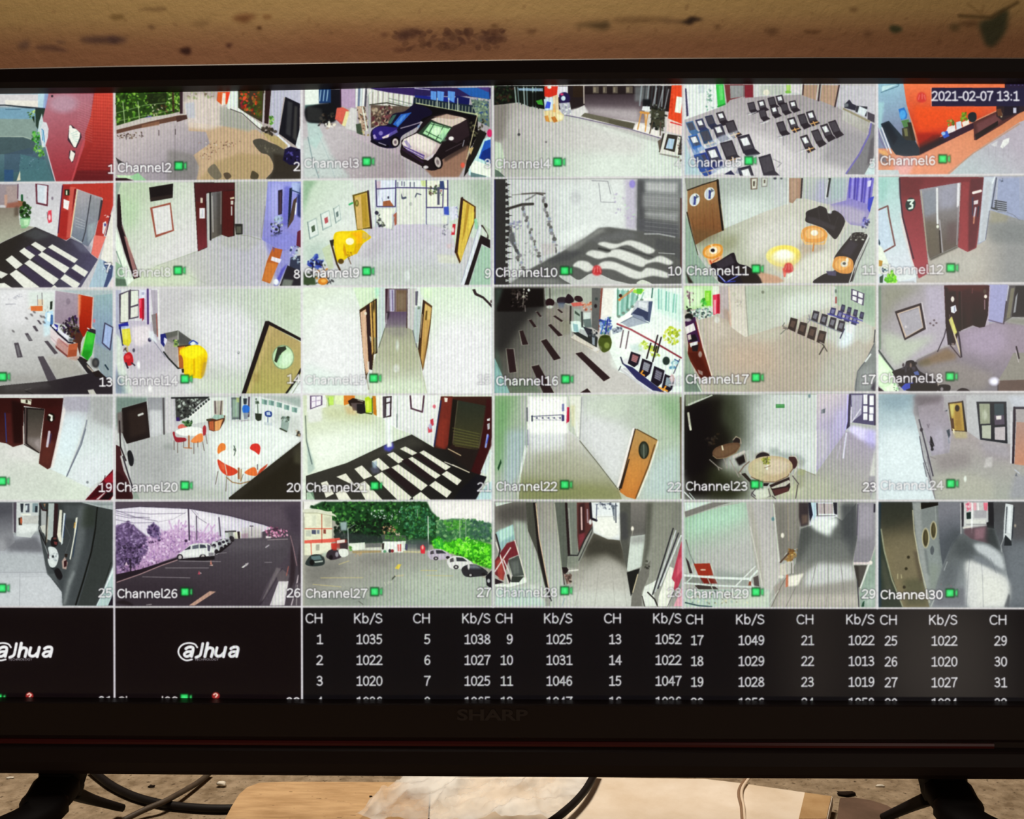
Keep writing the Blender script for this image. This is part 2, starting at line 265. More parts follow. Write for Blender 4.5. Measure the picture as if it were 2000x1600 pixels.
# ------------------------------------------------------------------ the table
tm = mat('dusty_table', 0xa29078, .92, .08, noise=0x74634e, bump=.9, scale=70, specks=0x4c3e30, sscale=240, spos=(.60, .72))
table = empty('table', (0, 0, -.75), label='wide dusty grey-brown table standing against the stained wall', category='table')
def child(o, par):
    o.parent = par; o.matrix_parent_inverse = Matrix.Translation(-par.location); return o
child(box('tabletop', (-.95, -.34, -.03), (.95, WY - .002, 0), tm, bevel=.002), table)
for x in (-.9, .84):
    for y in (-.31, .22): child(box('leg', (x, y, -.75), (x + .06, y + .06, -.03), tm, bevel=.003), table)

# ------------------------------------------------------------------ the screen's grid
SW, SHT = .6970, .3920; CW, CHT = 2230, 1254
def scr(p):                                    # photograph pixel -> pixel of the screen picture (through the screen's own plane)
    d = np.c_[(p[:, 0] - 1000) / FPX, (800 - p[:, 1]) / FPX, -np.ones(len(p))] @ MR.T; t = -CAM.y / d[:, 1]
    return np.c_[(CAM.x + t * d[:, 0] + SW / 2) / SW * CW, (SHT / 2 - (CAM.z + t * d[:, 2] - ZC)) / SHT * CHT]
colx = [223.2, 589.5, 963, 1334, 1713.5]
rowy = [[355, 351, 347.5, 346, 343], [562.5, 560, 558, 556, 554.5], [771.5, 770.5, 770.3, 767.5, 766], [978.5, 978, 977.3, 977.7, 978], [1186, 1185.5, 1185.5, 1187.3, 1188.2]]
NODE = np.zeros((7, 7, 2))
for r in range(5):
    for c in range(5): NODE[r + 1, c + 1] = scr(np.array([[colx[c], rowy[r][c]]]))[0]
NODE[1:6, 0] = NODE[1:6, 1]; NODE[1:6, 0, 0] = 0; NODE[1:6, 6] = NODE[1:6, 5]; NODE[1:6, 6, 0] = CW
NODE[0] = NODE[1]; NODE[0, :, 1] = 0; NODE[6] = NODE[5]; NODE[6, :, 1] = CHT; NODE[0, :, 0] = NODE[1, :, 0]
CELL = {}
for r in range(6):
    for c in range(6):
        q = NODE[r:r + 2, c:c + 2].reshape(-1, 2); CELL[(c + 1, r + 1)] = (int(q[:, 0].min()), int(q[:, 1].min()), int(math.ceil(q[:, 0].max())), int(math.ceil(q[:, 1].max())))
sheet(CW, CHT, 0x100c0e, scr)
# ------------------------------------------------------------------ the 36 pictures on the screen
# each picture is drawn from flat shapes in its own little frame (set by V),as the monitor shows it
BK=0x120a0c

def feed1():
    V(1,1,0,150,.1375)
    F(0x8a4550)
    G(0xa06a78,0x8c3038,700,400,850,1500,[680,240,1330,240,1270,700,1200,1000,1010,1510,780,1510,640,960,600,560])
    E(0xa88a9c,900,380,200,130,b=60,a=.8)
    G(0xc24a3e,0x6e2226,1450,300,1400,1500,[1340,230,1640,230,1640,1520,1005,1520,1200,980,1210,800,1290,560])
    for i in range(26):
        y=270+i*44
        L(0x7d2226,5,[1300 - i*2 - max(0,i - 16)*26,y - 14,1620,y+6],a=.35)
        L(0xe07060,4,[1320 - max(0,i - 16)*26,y+10,1620,y+28],a=.22)
    for i in range(16):
        L(0xd0a0a8,4,[1100,340+i*34,1310,420+i*34],a=.28)
    for i in range(9): L(0x701c20,4,[1340+i*32,250,1320+i*34,900],a=.22)
    P(0x4c1c22,[1060,1420,1100,1330,1640,1330,1640,1520,1005,1520],b=3,a=.5)
    P(0xb85058,[1180,900,1215,900,1030,1500,1005,1500],b=2,a=.7)
    # yard on the left
    G(0x8fa0b0,0x39545c,300,300,300,1500,[-1100,230,690,230,600,560,640,960,790,1520,-1100,1520])
    P(0xc2bcc4,[-1100,250,560,250,540,440,-1100,380]);P(0xd8d0cc,[70,330,540,340,540,430,70,395])
    R(0xa8c4d8,540,240,640,440);P(0x7a8cc0,[630,240,690,250,650,450,610,450],a=.7)
    P(0x283038,[-1100,390,70,395,640,445,640,475,70,412,-1100,410])
    P(0x6f90a8,[-1100,440,500,450,500,600,-1100,590]);L(0x40586a,8,[80,462,290,462])
    P(0x7c8c8a,[-1100,600,500,600,540,900,-1100,850],b=2);L(0xa0aaa4,8,[-900,840,60,848,330,850,440,885],b=1)
    P(0x46565c,[-1100,855,330,860,450,900,520,900,460,1100,60,1100,-1100,1100],b=2)
    P(0x405064,[60,1100,420,1010,640,1150,560,1300,60,1380],b=4,a=.6)
    R(0x2c4a74,60,1320,190,1510,b=3,a=.7);P(0x4a6c74,[290,1100,640,1180,780,1510,260,1510],b=4,a=.8)
    N([0x8aa0b4,0x26344a,0x6a8090],26,16,[270,1150,560,1150,560,1310,270,1310],a=.6)
    P(0x283830,[500,460,640,460,560,780,510,700],b=1);P(0xb4c4cc,[595,520,615,640,570,800,535,790,555,640])
    N([0x7ca04c,0xb8d080,0x30501c],22,26,[390,500,490,480,490,640,440,600])
    P(0x1c2c24,[450,570,490,560,490,660],b=1)
    N([0x2f7a2e,0x3f9a38,0x1c4c20,0x67b050],50,34,[450,780,560,790,570,900,540,960,460,900])
    N([0x6fae4a,0x4c8a30,0x8cc860,0x2c5a20],46,34,[470,960,600,970,640,1060,620,1130,540,1130,480,1040])
    P(0xc8c8d4,[610,640,660,650,690,740,680,860,640,1000,600,1000,560,780])
    P(0x3a6a9c,[590,730,620,760,640,940,600,900]);L(0x9cc4dc,14,[600,760,630,980])
    L(0xc4b8c4,14,[650,990,700,1180,790,1500]);P(0xcac0ac,[285,1330,290,1470,235,1480])
    P(0x3a2a34,[970,800,985,690,1010,680,1080,740,1150,800,1160,860,1090,1010,1050,1010,960,900])
    P(0xe4e4e0,[975,860,985,690,1010,690,1030,730,1080,740,1140,800,1130,870,1075,1000,1050,1000,1000,910])
    for i in range(5): L(0x58a0a0,6,[1010+i*10,810+i*24,1100+i*6,770+i*40],a=.6)
    P(0x3a2a34,[985,1050,1070,1050,1070,1120,1030,1225,975,1160]);P(0xe0dcd8,[1005,1040,1065,1090,1040,1190,1015,1210,985,1150])
    E(0x302830,740,275,16,18,b=1)
    num('1',1,222)

def feed2():
    V(2,1,220,155,.19)
    F(0xa89c9c)
    G(0xb4a8ae,0x8c8490,300,560,600,1040,[30,500,990,380,1000,660,860,780,880,1040,30,1040])
    P(0xb89c84,[780,440,1480,520,1760,720,1640,1040,860,1040,890,900,830,780,1000,660,960,540,780,530],b=4)
    P(0xa08a68,[1050,850,1300,760,1600,780,1650,880,1580,1040,880,1040],b=12,a=.7)
    P(0xd0c0bc,[720,230,900,140,1060,200,1160,270,1130,480,980,520,780,500],b=14,a=.8)
    P(0x9a9a94,[1100,280,1270,320,1480,500,1400,540,1100,470],b=10,a=.8)
    P(0x74706e,[560,720,820,760,890,880,860,1040,560,1040],b=20,a=.6)
    P(0x28401a,[30,120,720,120,700,330,40,480],b=3)
    N([0x3a5c20,0x2c4416,0x5c8c2c,0x86b04c,0x1c2c10,0x4c7c28],260,34,[30,130,700,130,700,330,560,360,40,480])
    P(0x1c2014,[360,150,560,140,540,310,460,320,400,260,340,220],b=4,a=.7)
    N([0xd8d0c0,0x5c4436,0x30402c],26,26,[360,260,560,260,560,350,360,380],a=.8)
    N([0x2c201c,0x5c3a20],8,30,[480,250,560,250,560,340,480,340],a=.8)
    N([0x88a850,0xc8d8a0,0x4c6a30],30,24,[560,140,700,140,700,320,600,320],a=.8)
    for x in (105,260): L(0xb8c8a0,9,[x,230,x+20,470],a=.8)
    L(0x90a878,7,[40,345,330,265,560,240],a=.7);L(0x90a878,7,[40,430,600,320],a=.7)
    P(0x5c5a98,[320,395,400,370,400,410,330,420],b=1);L(0x3c2420,22,[620,140,625,330],a=.8);L(0x33202a,30,[705,130,705,350])
    N([0x6c5c4c,0xc8c0b0,0x8c9470],30,30,[740,130,1060,130,1060,190,760,210],a=.7)
    P(0xbab0b0,[30,480,300,400,640,350,760,355,760,375,400,440,40,520]);P(0x5c4036,[40,520,400,430,680,370,760,365,770,400,480,460,200,520,40,560],b=1)
    P(0x46302c,[650,385,760,365,770,405,660,440]);P(0x86604c,[300,470,480,430,480,470,300,500],b=3,a=.7)
    N([0x2c1c14,0x4c3826,0x6a5a4a],30,18,[50,560,330,540,330,600,50,620],a=.8)
    for x,y in ((140,590),(300,570),(475,550),(645,540)): L(0x2c2024,8,[x,y - 26,x,y+26],a=.8)
    L(0x50484c,5,[642,480,642,1040],a=.6);L(0x6c6460,4,[990,300,990,620],a=.5);L(0x70686c,4,[820,250,850,1040],a=.25)
    P(0xa8b0c8,[740,250,840,230,850,400,770,400],b=6,a=.6)
    N([0x544038,0x7c5c4c,0xcac4c0,0x6a4c4c],60,16,[860,640,1320,620,1320,670,1100,720,980,830,860,780,960,700],a=.65)
    for x0 in range(5): L(0x7c6c5c,4,[1050+50*x0,720,1060+60*x0,1030],a=.18)
    S(0x4a4640,[1440,640,1520,610,1620,650,1780,720,1930,860,1930,1040,1590,1040,1640,950,1650,870,1600,780,1520,750],b=2)
    P(0x2c2620,[1650,760,1930,820,1930,1040,1600,1040,1660,920],b=10,a=.7)
    N([0x6a6456,0x8a8474],20,18,[1450,640,1700,720,1600,760],a=.4)
    S(0x6e665a,[980,920,1040,870,1080,910,1120,1000,1060,1030,990,970],b=2);S(0x54483c,[1140,970,1190,960,1220,1000,1170,1030],b=2);S(0x4a4234,[1420,980,1440,940,1500,980,1480,1030,1420,1020],b=2)
    P(0xc8582c,[1080,130,1210,130,1210,250,1120,260,1070,220],b=2);P(0xe8d8d0,[1130,140,1160,140,1160,260,1120,270])
    R(0xe04028,1165,130,1200,240,b=1);P(0xd8e0e0,[1210,120,1300,120,1290,290,1170,280])
    P(0x3c3428,[1290,110,1560,110,1550,450,1290,300])
    N([0xc83c20,0xe05030,0x7c2418,0x4c6a28,0x84602c,0x30401c],90,34,[1320,120,1510,120,1530,400,1480,380,1310,280])
    N([0xd02848,0x802030],8,26,[1300,220,1340,220,1330,280,1300,270])
    R(0x40481c,1480,120,1540,400,b=3,a=.6);L(0xb8b0b8,16,[1560,150,1545,450]);P(0x2c1a1c,[1570,110,1630,110,1600,460,1560,450])
    P(0xdcdcdc,[1170,270,1280,285,1540,470,1530,520,1300,340,1180,300]);L(0x3c3836,8,[1210,305,1330,350,1500,500,1600,560],b=1)
    P(0xb0aec4,[1630,110,1930,110,1930,260,1760,180,1700,590,1640,540,1610,380],b=1)
    P(0x16161e,[1775,180,1925,250,1920,560,1890,690,1710,560]);P(0x3c3c40,[1800,220,1850,240,1830,590,1780,560],b=6,a=.8);P(0x54524e,[1870,270,1900,280,1890,640,1850,600],b=6,a=.6)
    P(0xd0d4dc,[1930,480,1935,760,1880,680]);L(0xd8d8e8,22,[1700,580,1810,680,1870,840])
    P(0xa8946c,[1530,540,1700,590,1800,680,1760,720,1600,620],b=2);N([0x2a2420,0x403830,0x1c1814],20,40,[1540,470,1640,490,1700,560,1620,570,1540,520])
    N([0x5c9438,0x82b848,0x3c6c28],20,26,[1600,390,1650,370,1660,460,1610,470])
    P(0x1c1838,[1770,720,1830,690,1930,720,1930,880,1820,880,1750,830],b=1);N([0x5c54a0,0x34307c,0x0c0a14],16,26,[1760,720,1900,720,1900,860,1780,850],a=.8)
    P(0x141210,[30,800,70,830,120,860,60,880],b=2,a=.7);P(0xb8d8b0,[30,985,230,990,350,1040,60,1010]);P(0x8cb890,[180,1000,260,960,350,1040,220,1040],b=1);P(0x28161c,[30,1015,140,1015,220,1045,30,1045])
    cap('Channel2',60,948,600,0);num('2',2,585,333)

def feed3():
    V(3,1,580,155,.195)
    F(0xa49ca4)
    G(0xb0a8b0,0x9c9098,500,550,800,990,[60,440,740,500,1060,720,1100,990,60,990])
    P(0xb8c8c8,[60,600,260,560,340,760,540,990,60,990],b=16,a=.7);P(0xa8c0c0,[100,420,200,420,260,560,190,700,120,640],b=6,a=.8)
    L(0x687c84,10,[110,580,150,780,220,990],b=1,a=.7);L(0x8898a0,8,[210,540,330,820,380,990],b=2,a=.4)
    N([0x8c9498,0xccd4d4,0x988c94],60,22,[100,760,700,760,700,980,120,980],a=.3)
    P(0xb8a4b4,[480,520,700,540,1040,700,1030,760,700,640],b=8,a=.5)
    R(0xdce4e0,80,95,220,260,b=2);R(0x14141c,320,100,440,300,b=3);R(0x1e3a64,220,95,340,240,b=3)
    for x in (240,275,310): L(0xa8c4dc,10,[x,110,x - 12,215],a=.8)
    P(0x3c5c5c,[80,260,240,250,240,330,80,300],b=6);S(0x14161a,[80,300,160,260,360,240,400,330,380,420,280,440,210,440,100,420],b=6)
    N([0x30302c,0x181414,0x50443c],26,30,[200,340,380,340,350,450,220,470]);P(0x3a3a3a,[100,260,250,300,260,420,100,420],b=10,a=.6)
    P(0xa890b0,[440,95,580,95,590,280,510,290,440,260],b=2);L(0x3a2436,10,[437,95,440,280])
    P(0xc85c50,[400,285,460,280,520,310,450,430,380,400]);P(0xa84440,[380,390,450,430,490,320,520,320,480,460,440,450],a=.8);P(0xd8cc98,[490,320,525,320,500,480,450,460])
    P(0xc8c4c8,[540,280,600,300,590,520,480,490]);N([0xd8d8d4,0xa09088,0xe8e0d0],14,30,[280,420,380,430,390,490,290,500])
    for i,c in enumerate((0xe0e4e8,0x5c6c8c,0xc8d8dc,0xe8e8ec,0x40404c)): L(c,18,[600+i*24,95,595+i*22,270],a=.9)
    P(0xb09484,[600,270,680,270,710,500,640,520,620,400],b=1);N([0x4a3a34,0xd8d0b8,0x80604c,0x2c2824],36,24,[600,280,690,280,720,500,640,530])
    L(0xd4d4cc,14,[655,280,700,510]);P(0x3e4a3c,[590,450,640,440,660,560,600,540],b=3);N([0xc8b880,0x70643c],10,22,[640,500,720,510,720,560,650,560])
    P(0xd4d0d0,[700,95,1170,130,1160,290,720,250],b=1)
    for i in range(17): L(0x847c74 if i % 2 else 0xe8e4dc,12,[735+26*i,110+3*i,730+26*i,250],a=.7)
    L(0x6c7870,8,[920,190,1160,250],a=.9);L(0x88948c,8,[920,220,1160,275],a=.9);L(0x3a3a34,12,[725,255,900,235,1150,290])
    L(0xbcc0bc,14,[705,160,770,105]);L(0x9ca4a0,10,[715,160,730,520])
    P(0x5a4c44,[740,255,1140,275,1080,340,900,470,790,470,740,490],b=2);N([0xc4a890,0x8c7464,0x3c2c28,0xa49484,0x582c34],70,34,[740,270,960,270,900,460,760,480]);N([0x241820,0x6c3c44],20,30,[850,270,960,290,900,450,850,420])
    P(0x2a2050,[720,85,1940,85,1940,200,1700,170,1180,165,800,110],b=1)
    P(0x34205a,[740,85,1180,90,1170,165,900,130],b=2,a=.7);L(0xc8c0e0,7,[1180,90,1330,105]);P(0x1c2478,[1180,160,1730,190,1720,280,1180,180]);
    for x in (1340,1400,1510): P(0x5c8cd8,[x,115,x+75,125,x+65,235,x,200])
    L(0x2a2a50,8,[1400,110,1400,220]);P(0x141850,[1590,160,1730,190,1720,275,1580,230]);P(0x2458a0,[1600,85,1920,85,1930,200,1740,170],b=2);P(0x52306c,[1800,80,1930,80,1920,130],b=3,a=.8)
    P(0x1c2834,[1170,180,1760,260,1800,370,1350,330,1160,260],b=1)
    for i in range(18): L(0xb8bc9c,9,[1195+33*i,195+5*i,1193+33*i,245+5*i],a=.65)
    for x in (1405,1520,1610): L(0xd8dcd0,8,[x,190,x,310])
    P(0x607068,[1740,200,1920,220,1930,480,1810,420,1790,330]);N([0x8a9c84,0x2c3c40,0x28407c,0xa8b890],70,26,[1740,200,1920,200,1900,460,1800,400],a=.7);L(0xd4d8a8,14,[1200,240,1500,300,1800,350],a=.8)
    P(0x0c0a0e,[1170,240,1560,310,1810,370,1810,560,1700,760,1480,760,1330,460,1200,400],b=3)
    P(0x8a6a5c,[1480,780,1720,660,1720,800,1620,980,1360,980,1280,900],b=6);P(0x3a2e2c,[1460,720,1700,620,1700,700,1480,830],b=8,a=.8)
    N([0x141210,0x403c30,0x6c6c50],40,30,[1720,380,1930,400,1890,560,1720,700]);L(0xc8bc98,8,[1810,350,1740,640,1700,800]);P(0x1c1a18,[1830,500,1900,540,1760,860,1670,980,1700,820],b=3);P(0xb8a070,[1720,690,1770,680,1740,760],b=2);E(0xd05848,1660,860,20,26,b=2)
    # dark hatchback
    S(0x14102a,[740,590,745,520,810,470,910,450,960,350,1080,320,1180,250,1320,290,1350,350,1250,400,1210,470,1060,560,1030,620,1000,680,900,690,800,660,750,620],b=1)
    P(0x3c5c54,[910,440,960,360,1000,350,940,450]);P(0x2c5cb0,[960,450,1040,350,1150,330,1010,480]);P(0x6090d8,[990,440,1060,360,1100,350,1010,470],b=3,a=.7)
    S(0x2c206c,[760,510,840,470,960,480,1010,490,930,560,860,600,780,600]);P(0x685ca8,[850,580,1000,500,1010,530,900,590],a=.8);P(0xdcc8c8,[850,580,930,545,915,580,860,595])
    P(0xb8a8d8,[760,560,780,550,800,590,770,600],a=.8);E(0x9c90d0,840,540,22,22,b=1,a=.7);L(0x0a0814,26,[750,620,830,660,910,670]);L(0xb0a8b8,8,[820,635,890,660])
    E(0x0c080c,985,625,46,54);E(0xc8b8bc,985,630,30,38);E(0x6c5c64,985,630,14,18);L(0xa89cac,9,[1040,490,1130,465,1240,430]);E(0x788cb0,1225,475,18,18)
    # silver people carrier
    S(0x1c1418,[1045,650,1060,600,1190,530,1260,430,1350,370,1500,340,1650,370,1720,400,1730,600,1690,660,1460,800,1440,880,1320,910,1060,780],b=1)
    G(0xe0d0d0,0xa89498,1200,560,1400,780,[1050,640,1070,600,1200,540,1450,640,1390,740,1320,810,1250,800,1070,680])
    P(0xe8dcd8,[1150,620,1230,570,1400,650,1340,760,1220,700],b=6,a=.7)
    P(0xcab8b0,[1340,400,1500,350,1660,380,1700,400,1560,480,1480,470],b=1);P(0xa08478,[1360,380,1500,345,1640,380,1560,400,1450,390],b=3,a=.7)
    P(0x2c3c30,[1210,540,1340,410,1560,480,1440,650]);P(0xa8d8a8,[1260,540,1340,430,1540,490,1440,630],b=1)
    for q in ([1255,540,1340,430],[1310,565,1375,440],[1390,610,1470,465],[1340,445,1520,490],[1290,520,1450,600]): L(0x2c4434,8,q)
    E(0xd8f0d0,1400,520,50,40,b=6,a=.7);E(0x8cb89c,1470,580,40,40,b=8,a=.5)
    P(0x5c4884,[1060,660,1280,760,1270,800,1100,710]);P(0x8c80b0,[1070,620,1100,610,1150,680,1120,690],a=.8);P(0xb0a4ac,[1040,760,1250,870,1250,890,1050,790]);P(0xc8bcc8,[1280,800,1380,740,1360,780,1310,815])
    L(0x2c1c30,20,[1060,700,1180,780,1260,830]);L(0xe0d8e0,6,[1090,690,1270,780]);E(0x100c0e,1410,830,48,70,rot=-15);E(0xb8acac,1410,830,30,54,rot=-15);E(0x786c70,1410,830,14,26,rot=-15);E(0xc8c0c8,1290,880,26,16)
    P(0x2c2026,[1480,600,1560,470,1700,410,1730,560,1600,640]);E(0xe8e0e4,1545,592,26,20);L(0xa0a0ac,8,[1660,670,1675,610]);L(0x50444c,6,[1490,720,1650,640])
    # blue car at the edge
    P(0xb8dce0,[1940,560,1870,600,1800,760,1720,900,1720,960,1940,990]);P(0x2454b0,[1940,600,1880,620,1820,790,1940,840]);P(0x142c74,[1940,680,1860,720,1830,790,1940,830],b=3);E(0xc82860,1930,540,26,40,b=2);P(0xe8ece4,[1730,880,1780,810,1940,870,1940,980,1750,940],b=2);P(0x5c7478,[1740,930,1900,970,1880,990,1740,980],b=2)
    cap('Channel3',80,880,620,.55);num('3',3,958,327,.3)

def feed4():
    V(4,1,955,155,.195)
    F(0xc4bec2)
    G(0x9c9494,0xccd4d0,100,300,1100,900,[40,240,300,230,1740,610,1940,760,1940,990,40,990])
    P(0xc0b8bc,[300,300,900,420,1600,620,1500,760,500,700,200,500],b=40,a=.6);P(0x706a66,[40,240,200,230,150,600,40,640],b=24,a=.7)
    P(0xc0d0bc,[60,620,120,640,160,800,100,990,50,990],b=5,a=.8);P(0x3c4c44,[60,900,100,920,170,985,60,985],b=3,a=.8)
    P(0x101410,[40,65,560,65,560,300,400,270,300,230,40,260],b=2);N([0x1c2a1a,0x2c4024,0x0c0c0c,0x34241c],60,34,[50,70,250,70,240,230,60,240])
    for i in range(9): L((0xa8b8b8,0x6c7c80,0x18201c)[i % 3],13,[258+30*i,80,272+28*i,235+7*i],a=.85)
    P(0x9cb8d8,[290,90,540,90,540,120,300,112],b=1,a=.8);R(0x0c0e0c,400,130,560,270,b=8,a=.8)
    P(0x3c8c30,[470,215,530,200,545,260,490,250],b=2)
    P(0x241c1e,[690,65,1850,65,1850,330,1600,300,950,260,830,320,700,300],b=2)
    G(0x3c3238,0x8c8088,1200,160,1200,420,[960,150,1560,150,1560,440,960,350]);P(0xd0ccd0,[800,310,960,270,1000,330,920,380,830,360],b=6);P(0xb4acb2,[960,280,1500,300,1500,430,1000,340],b=24,a=.7)
    for x,w in ((1040,60),(1140,40),(1240,50),(1370,70)): R(0x5c544c,x,70,x+w,140,b=3,a=.9);R(0x8c8070,x+6,80,x+w //2,130,b=2,a=.7)
    R(0x2c2018,840,65,940,180,b=3);L(0xb0a4a0,12,[950,65,952,240]);R(0x74787c,1460,70,1600,220,b=10,a=.7)
    for i in range(8): L((0x8c949c,0x34383c)[i % 2],16,[1530+36*i,70,1510+36*i,260+8*i],a=.8)
    P(0x605c50,[920,370,960,335,1460,440,1440,500]);P(0x4a4638,[1200,400,1465,445,1440,500,1200,440],b=4,a=.6);P(0xe4dcdc,[1440,510,1490,430,1730,530,1720,590])
    L(0x5c5470,9,[720,350,900,385,1400,495,1720,590]);P(0x8c8488,[900,390,1400,500,1720,600,1700,640,1300,520],b=8,a=.4)
    P(0xc83020,[555,70,690,70,680,160,600,180,555,170]);E(0xe8e8e8,605,80,20,14);R(0xd8d4e4,690,70,790,180,b=2)
    S(0x241a48,[705,150,770,130,810,170,800,230,720,240]);E(0xc0d8e8,745,190,22,24,b=1);E(0xc83c68,730,150,16,12,b=2)
    P(0xc8dcf0,[550,200,620,180,660,200,660,300,560,310]);P(0x3c54d0,[580,220,620,230,610,290,560,290],b=1);P(0xd8c0a0,[640,170,690,150,700,300,650,320]);P(0xa8a8b8,[700,240,810,230,830,350,730,360],b=1);N([0xe8e8ec,0x7c7c88],14,22,[710,240,810,240,820,350,740,350])
    P(0xe0c898,[550,320,690,300,750,360,740,410,680,430,570,420]);P(0xb06c30,[620,380,660,370,690,420,650,435],b=1);P(0xc88844,[555,370,590,360,610,430,570,420],b=1);P(0xf0e4b8,[680,350,745,360,740,400,690,410],b=1);P(0xd8a468,[640,250,660,240,670,330,640,330],b=1)
    L(0xc88c4c,22,[1520,330,1600,340]);
    for q in ([1525,335,1490,500],[1590,340,1565,520],[1560,330,1570,460]): L(0xc88c4c,12,q)
    P(0xd8dce4,[1540,270,1610,270,1610,320,1530,310]);R(0x16181c,1540,200,1620,265,b=5);P(0x3c3c30,[1625,280,1760,320,1760,480,1620,480],b=3);N([0x2a2c28,0x505448,0x1a1c18,0x84847c],60,30,[1620,230,1780,260,1760,520,1620,500],a=.9)
    for q in ([1640,260,1680,90],[1700,280,1740,110],[1760,290,1800,100]): L(0x9ca0a8,12,q,a=.7)
    L(0x54483c,12,[1640,420,1610,540]);L(0x50443c,12,[1720,430,1715,560])
    P(0xd84828,[1830,60,1950,60,1940,460,1790,420]);P(0xe8f0e8,[1880,170,1940,180,1920,340,1860,330]);N([0xe86040,0xb83418],30,22,[1830,70,1870,70,1840,400,1800,400],a=.6);P(0xe4c8c4,[1790,390,1940,450,1930,560,1780,520]);L(0xc83030,12,[1820,430,1930,460],b=1)
    P(0x34302c,[1740,540,1930,570,1930,760,1700,730]);P(0xd8d4d0,[1760,540,1790,540,1750,700,1860,730,1890,570,1920,580,1890,760,1710,740]);P(0xa8c0dc,[1800,590,1860,600,1840,700,1770,690],b=1);P(0x5c5048,[1690,620,1730,590,1710,740],b=2);N([0x2c2420,0x6c5c50],20,22,[1900,580,1940,590,1930,860,1890,800],a=.8);P(0x8c8884,[1710,740,1890,770,1880,790,1700,750])
    E(0x3c3c40,300,553,14,14,b=1);L(0x3c3c40,4,[300,500,300,560]);E(0x605c60,572,628,10,8,b=1)
    cap('Channel4',70,885,610,.5);num('4',4,1330,327,.8)

def seat(x,y,w,h,dx,c=0x2a242c,pic=0,pad=0):
    P(c,[x,y+h*.12,x+w*.8,y,x+w+dx,y+h*.62,x+w*.22+dx,y+h*.78])
    P(0x4c4850,[x+w*.1,y+h*.17,x+w*.74,y+h*.08,x+w*.88+dx,y+h*.56,x+w*.26+dx,y+h*.66],a=.8)
    if pic: P(0xe4e4ee,[x+w*.22,y+h*.2,x+w*.66,y+h*.13,x+w*.76+dx*.6,y+h*.42,x+w*.32+dx*.6,y+h*.48])
    P(c,[x+w*.25+dx,y+h*.76,x+w+dx,y+h*.6,x+w*1.35+dx,y+h*.78,x+w*.55+dx,y+h*.98])
    if pad: L(0xd8a468,10,[x+w*.35+dx,y+h*.82,x+w*1.1+dx,y+h*.7]);L(0xd8a468,10,[x+w*.6+dx,y+h*.68,x+w*.8+dx,y+h*.9])

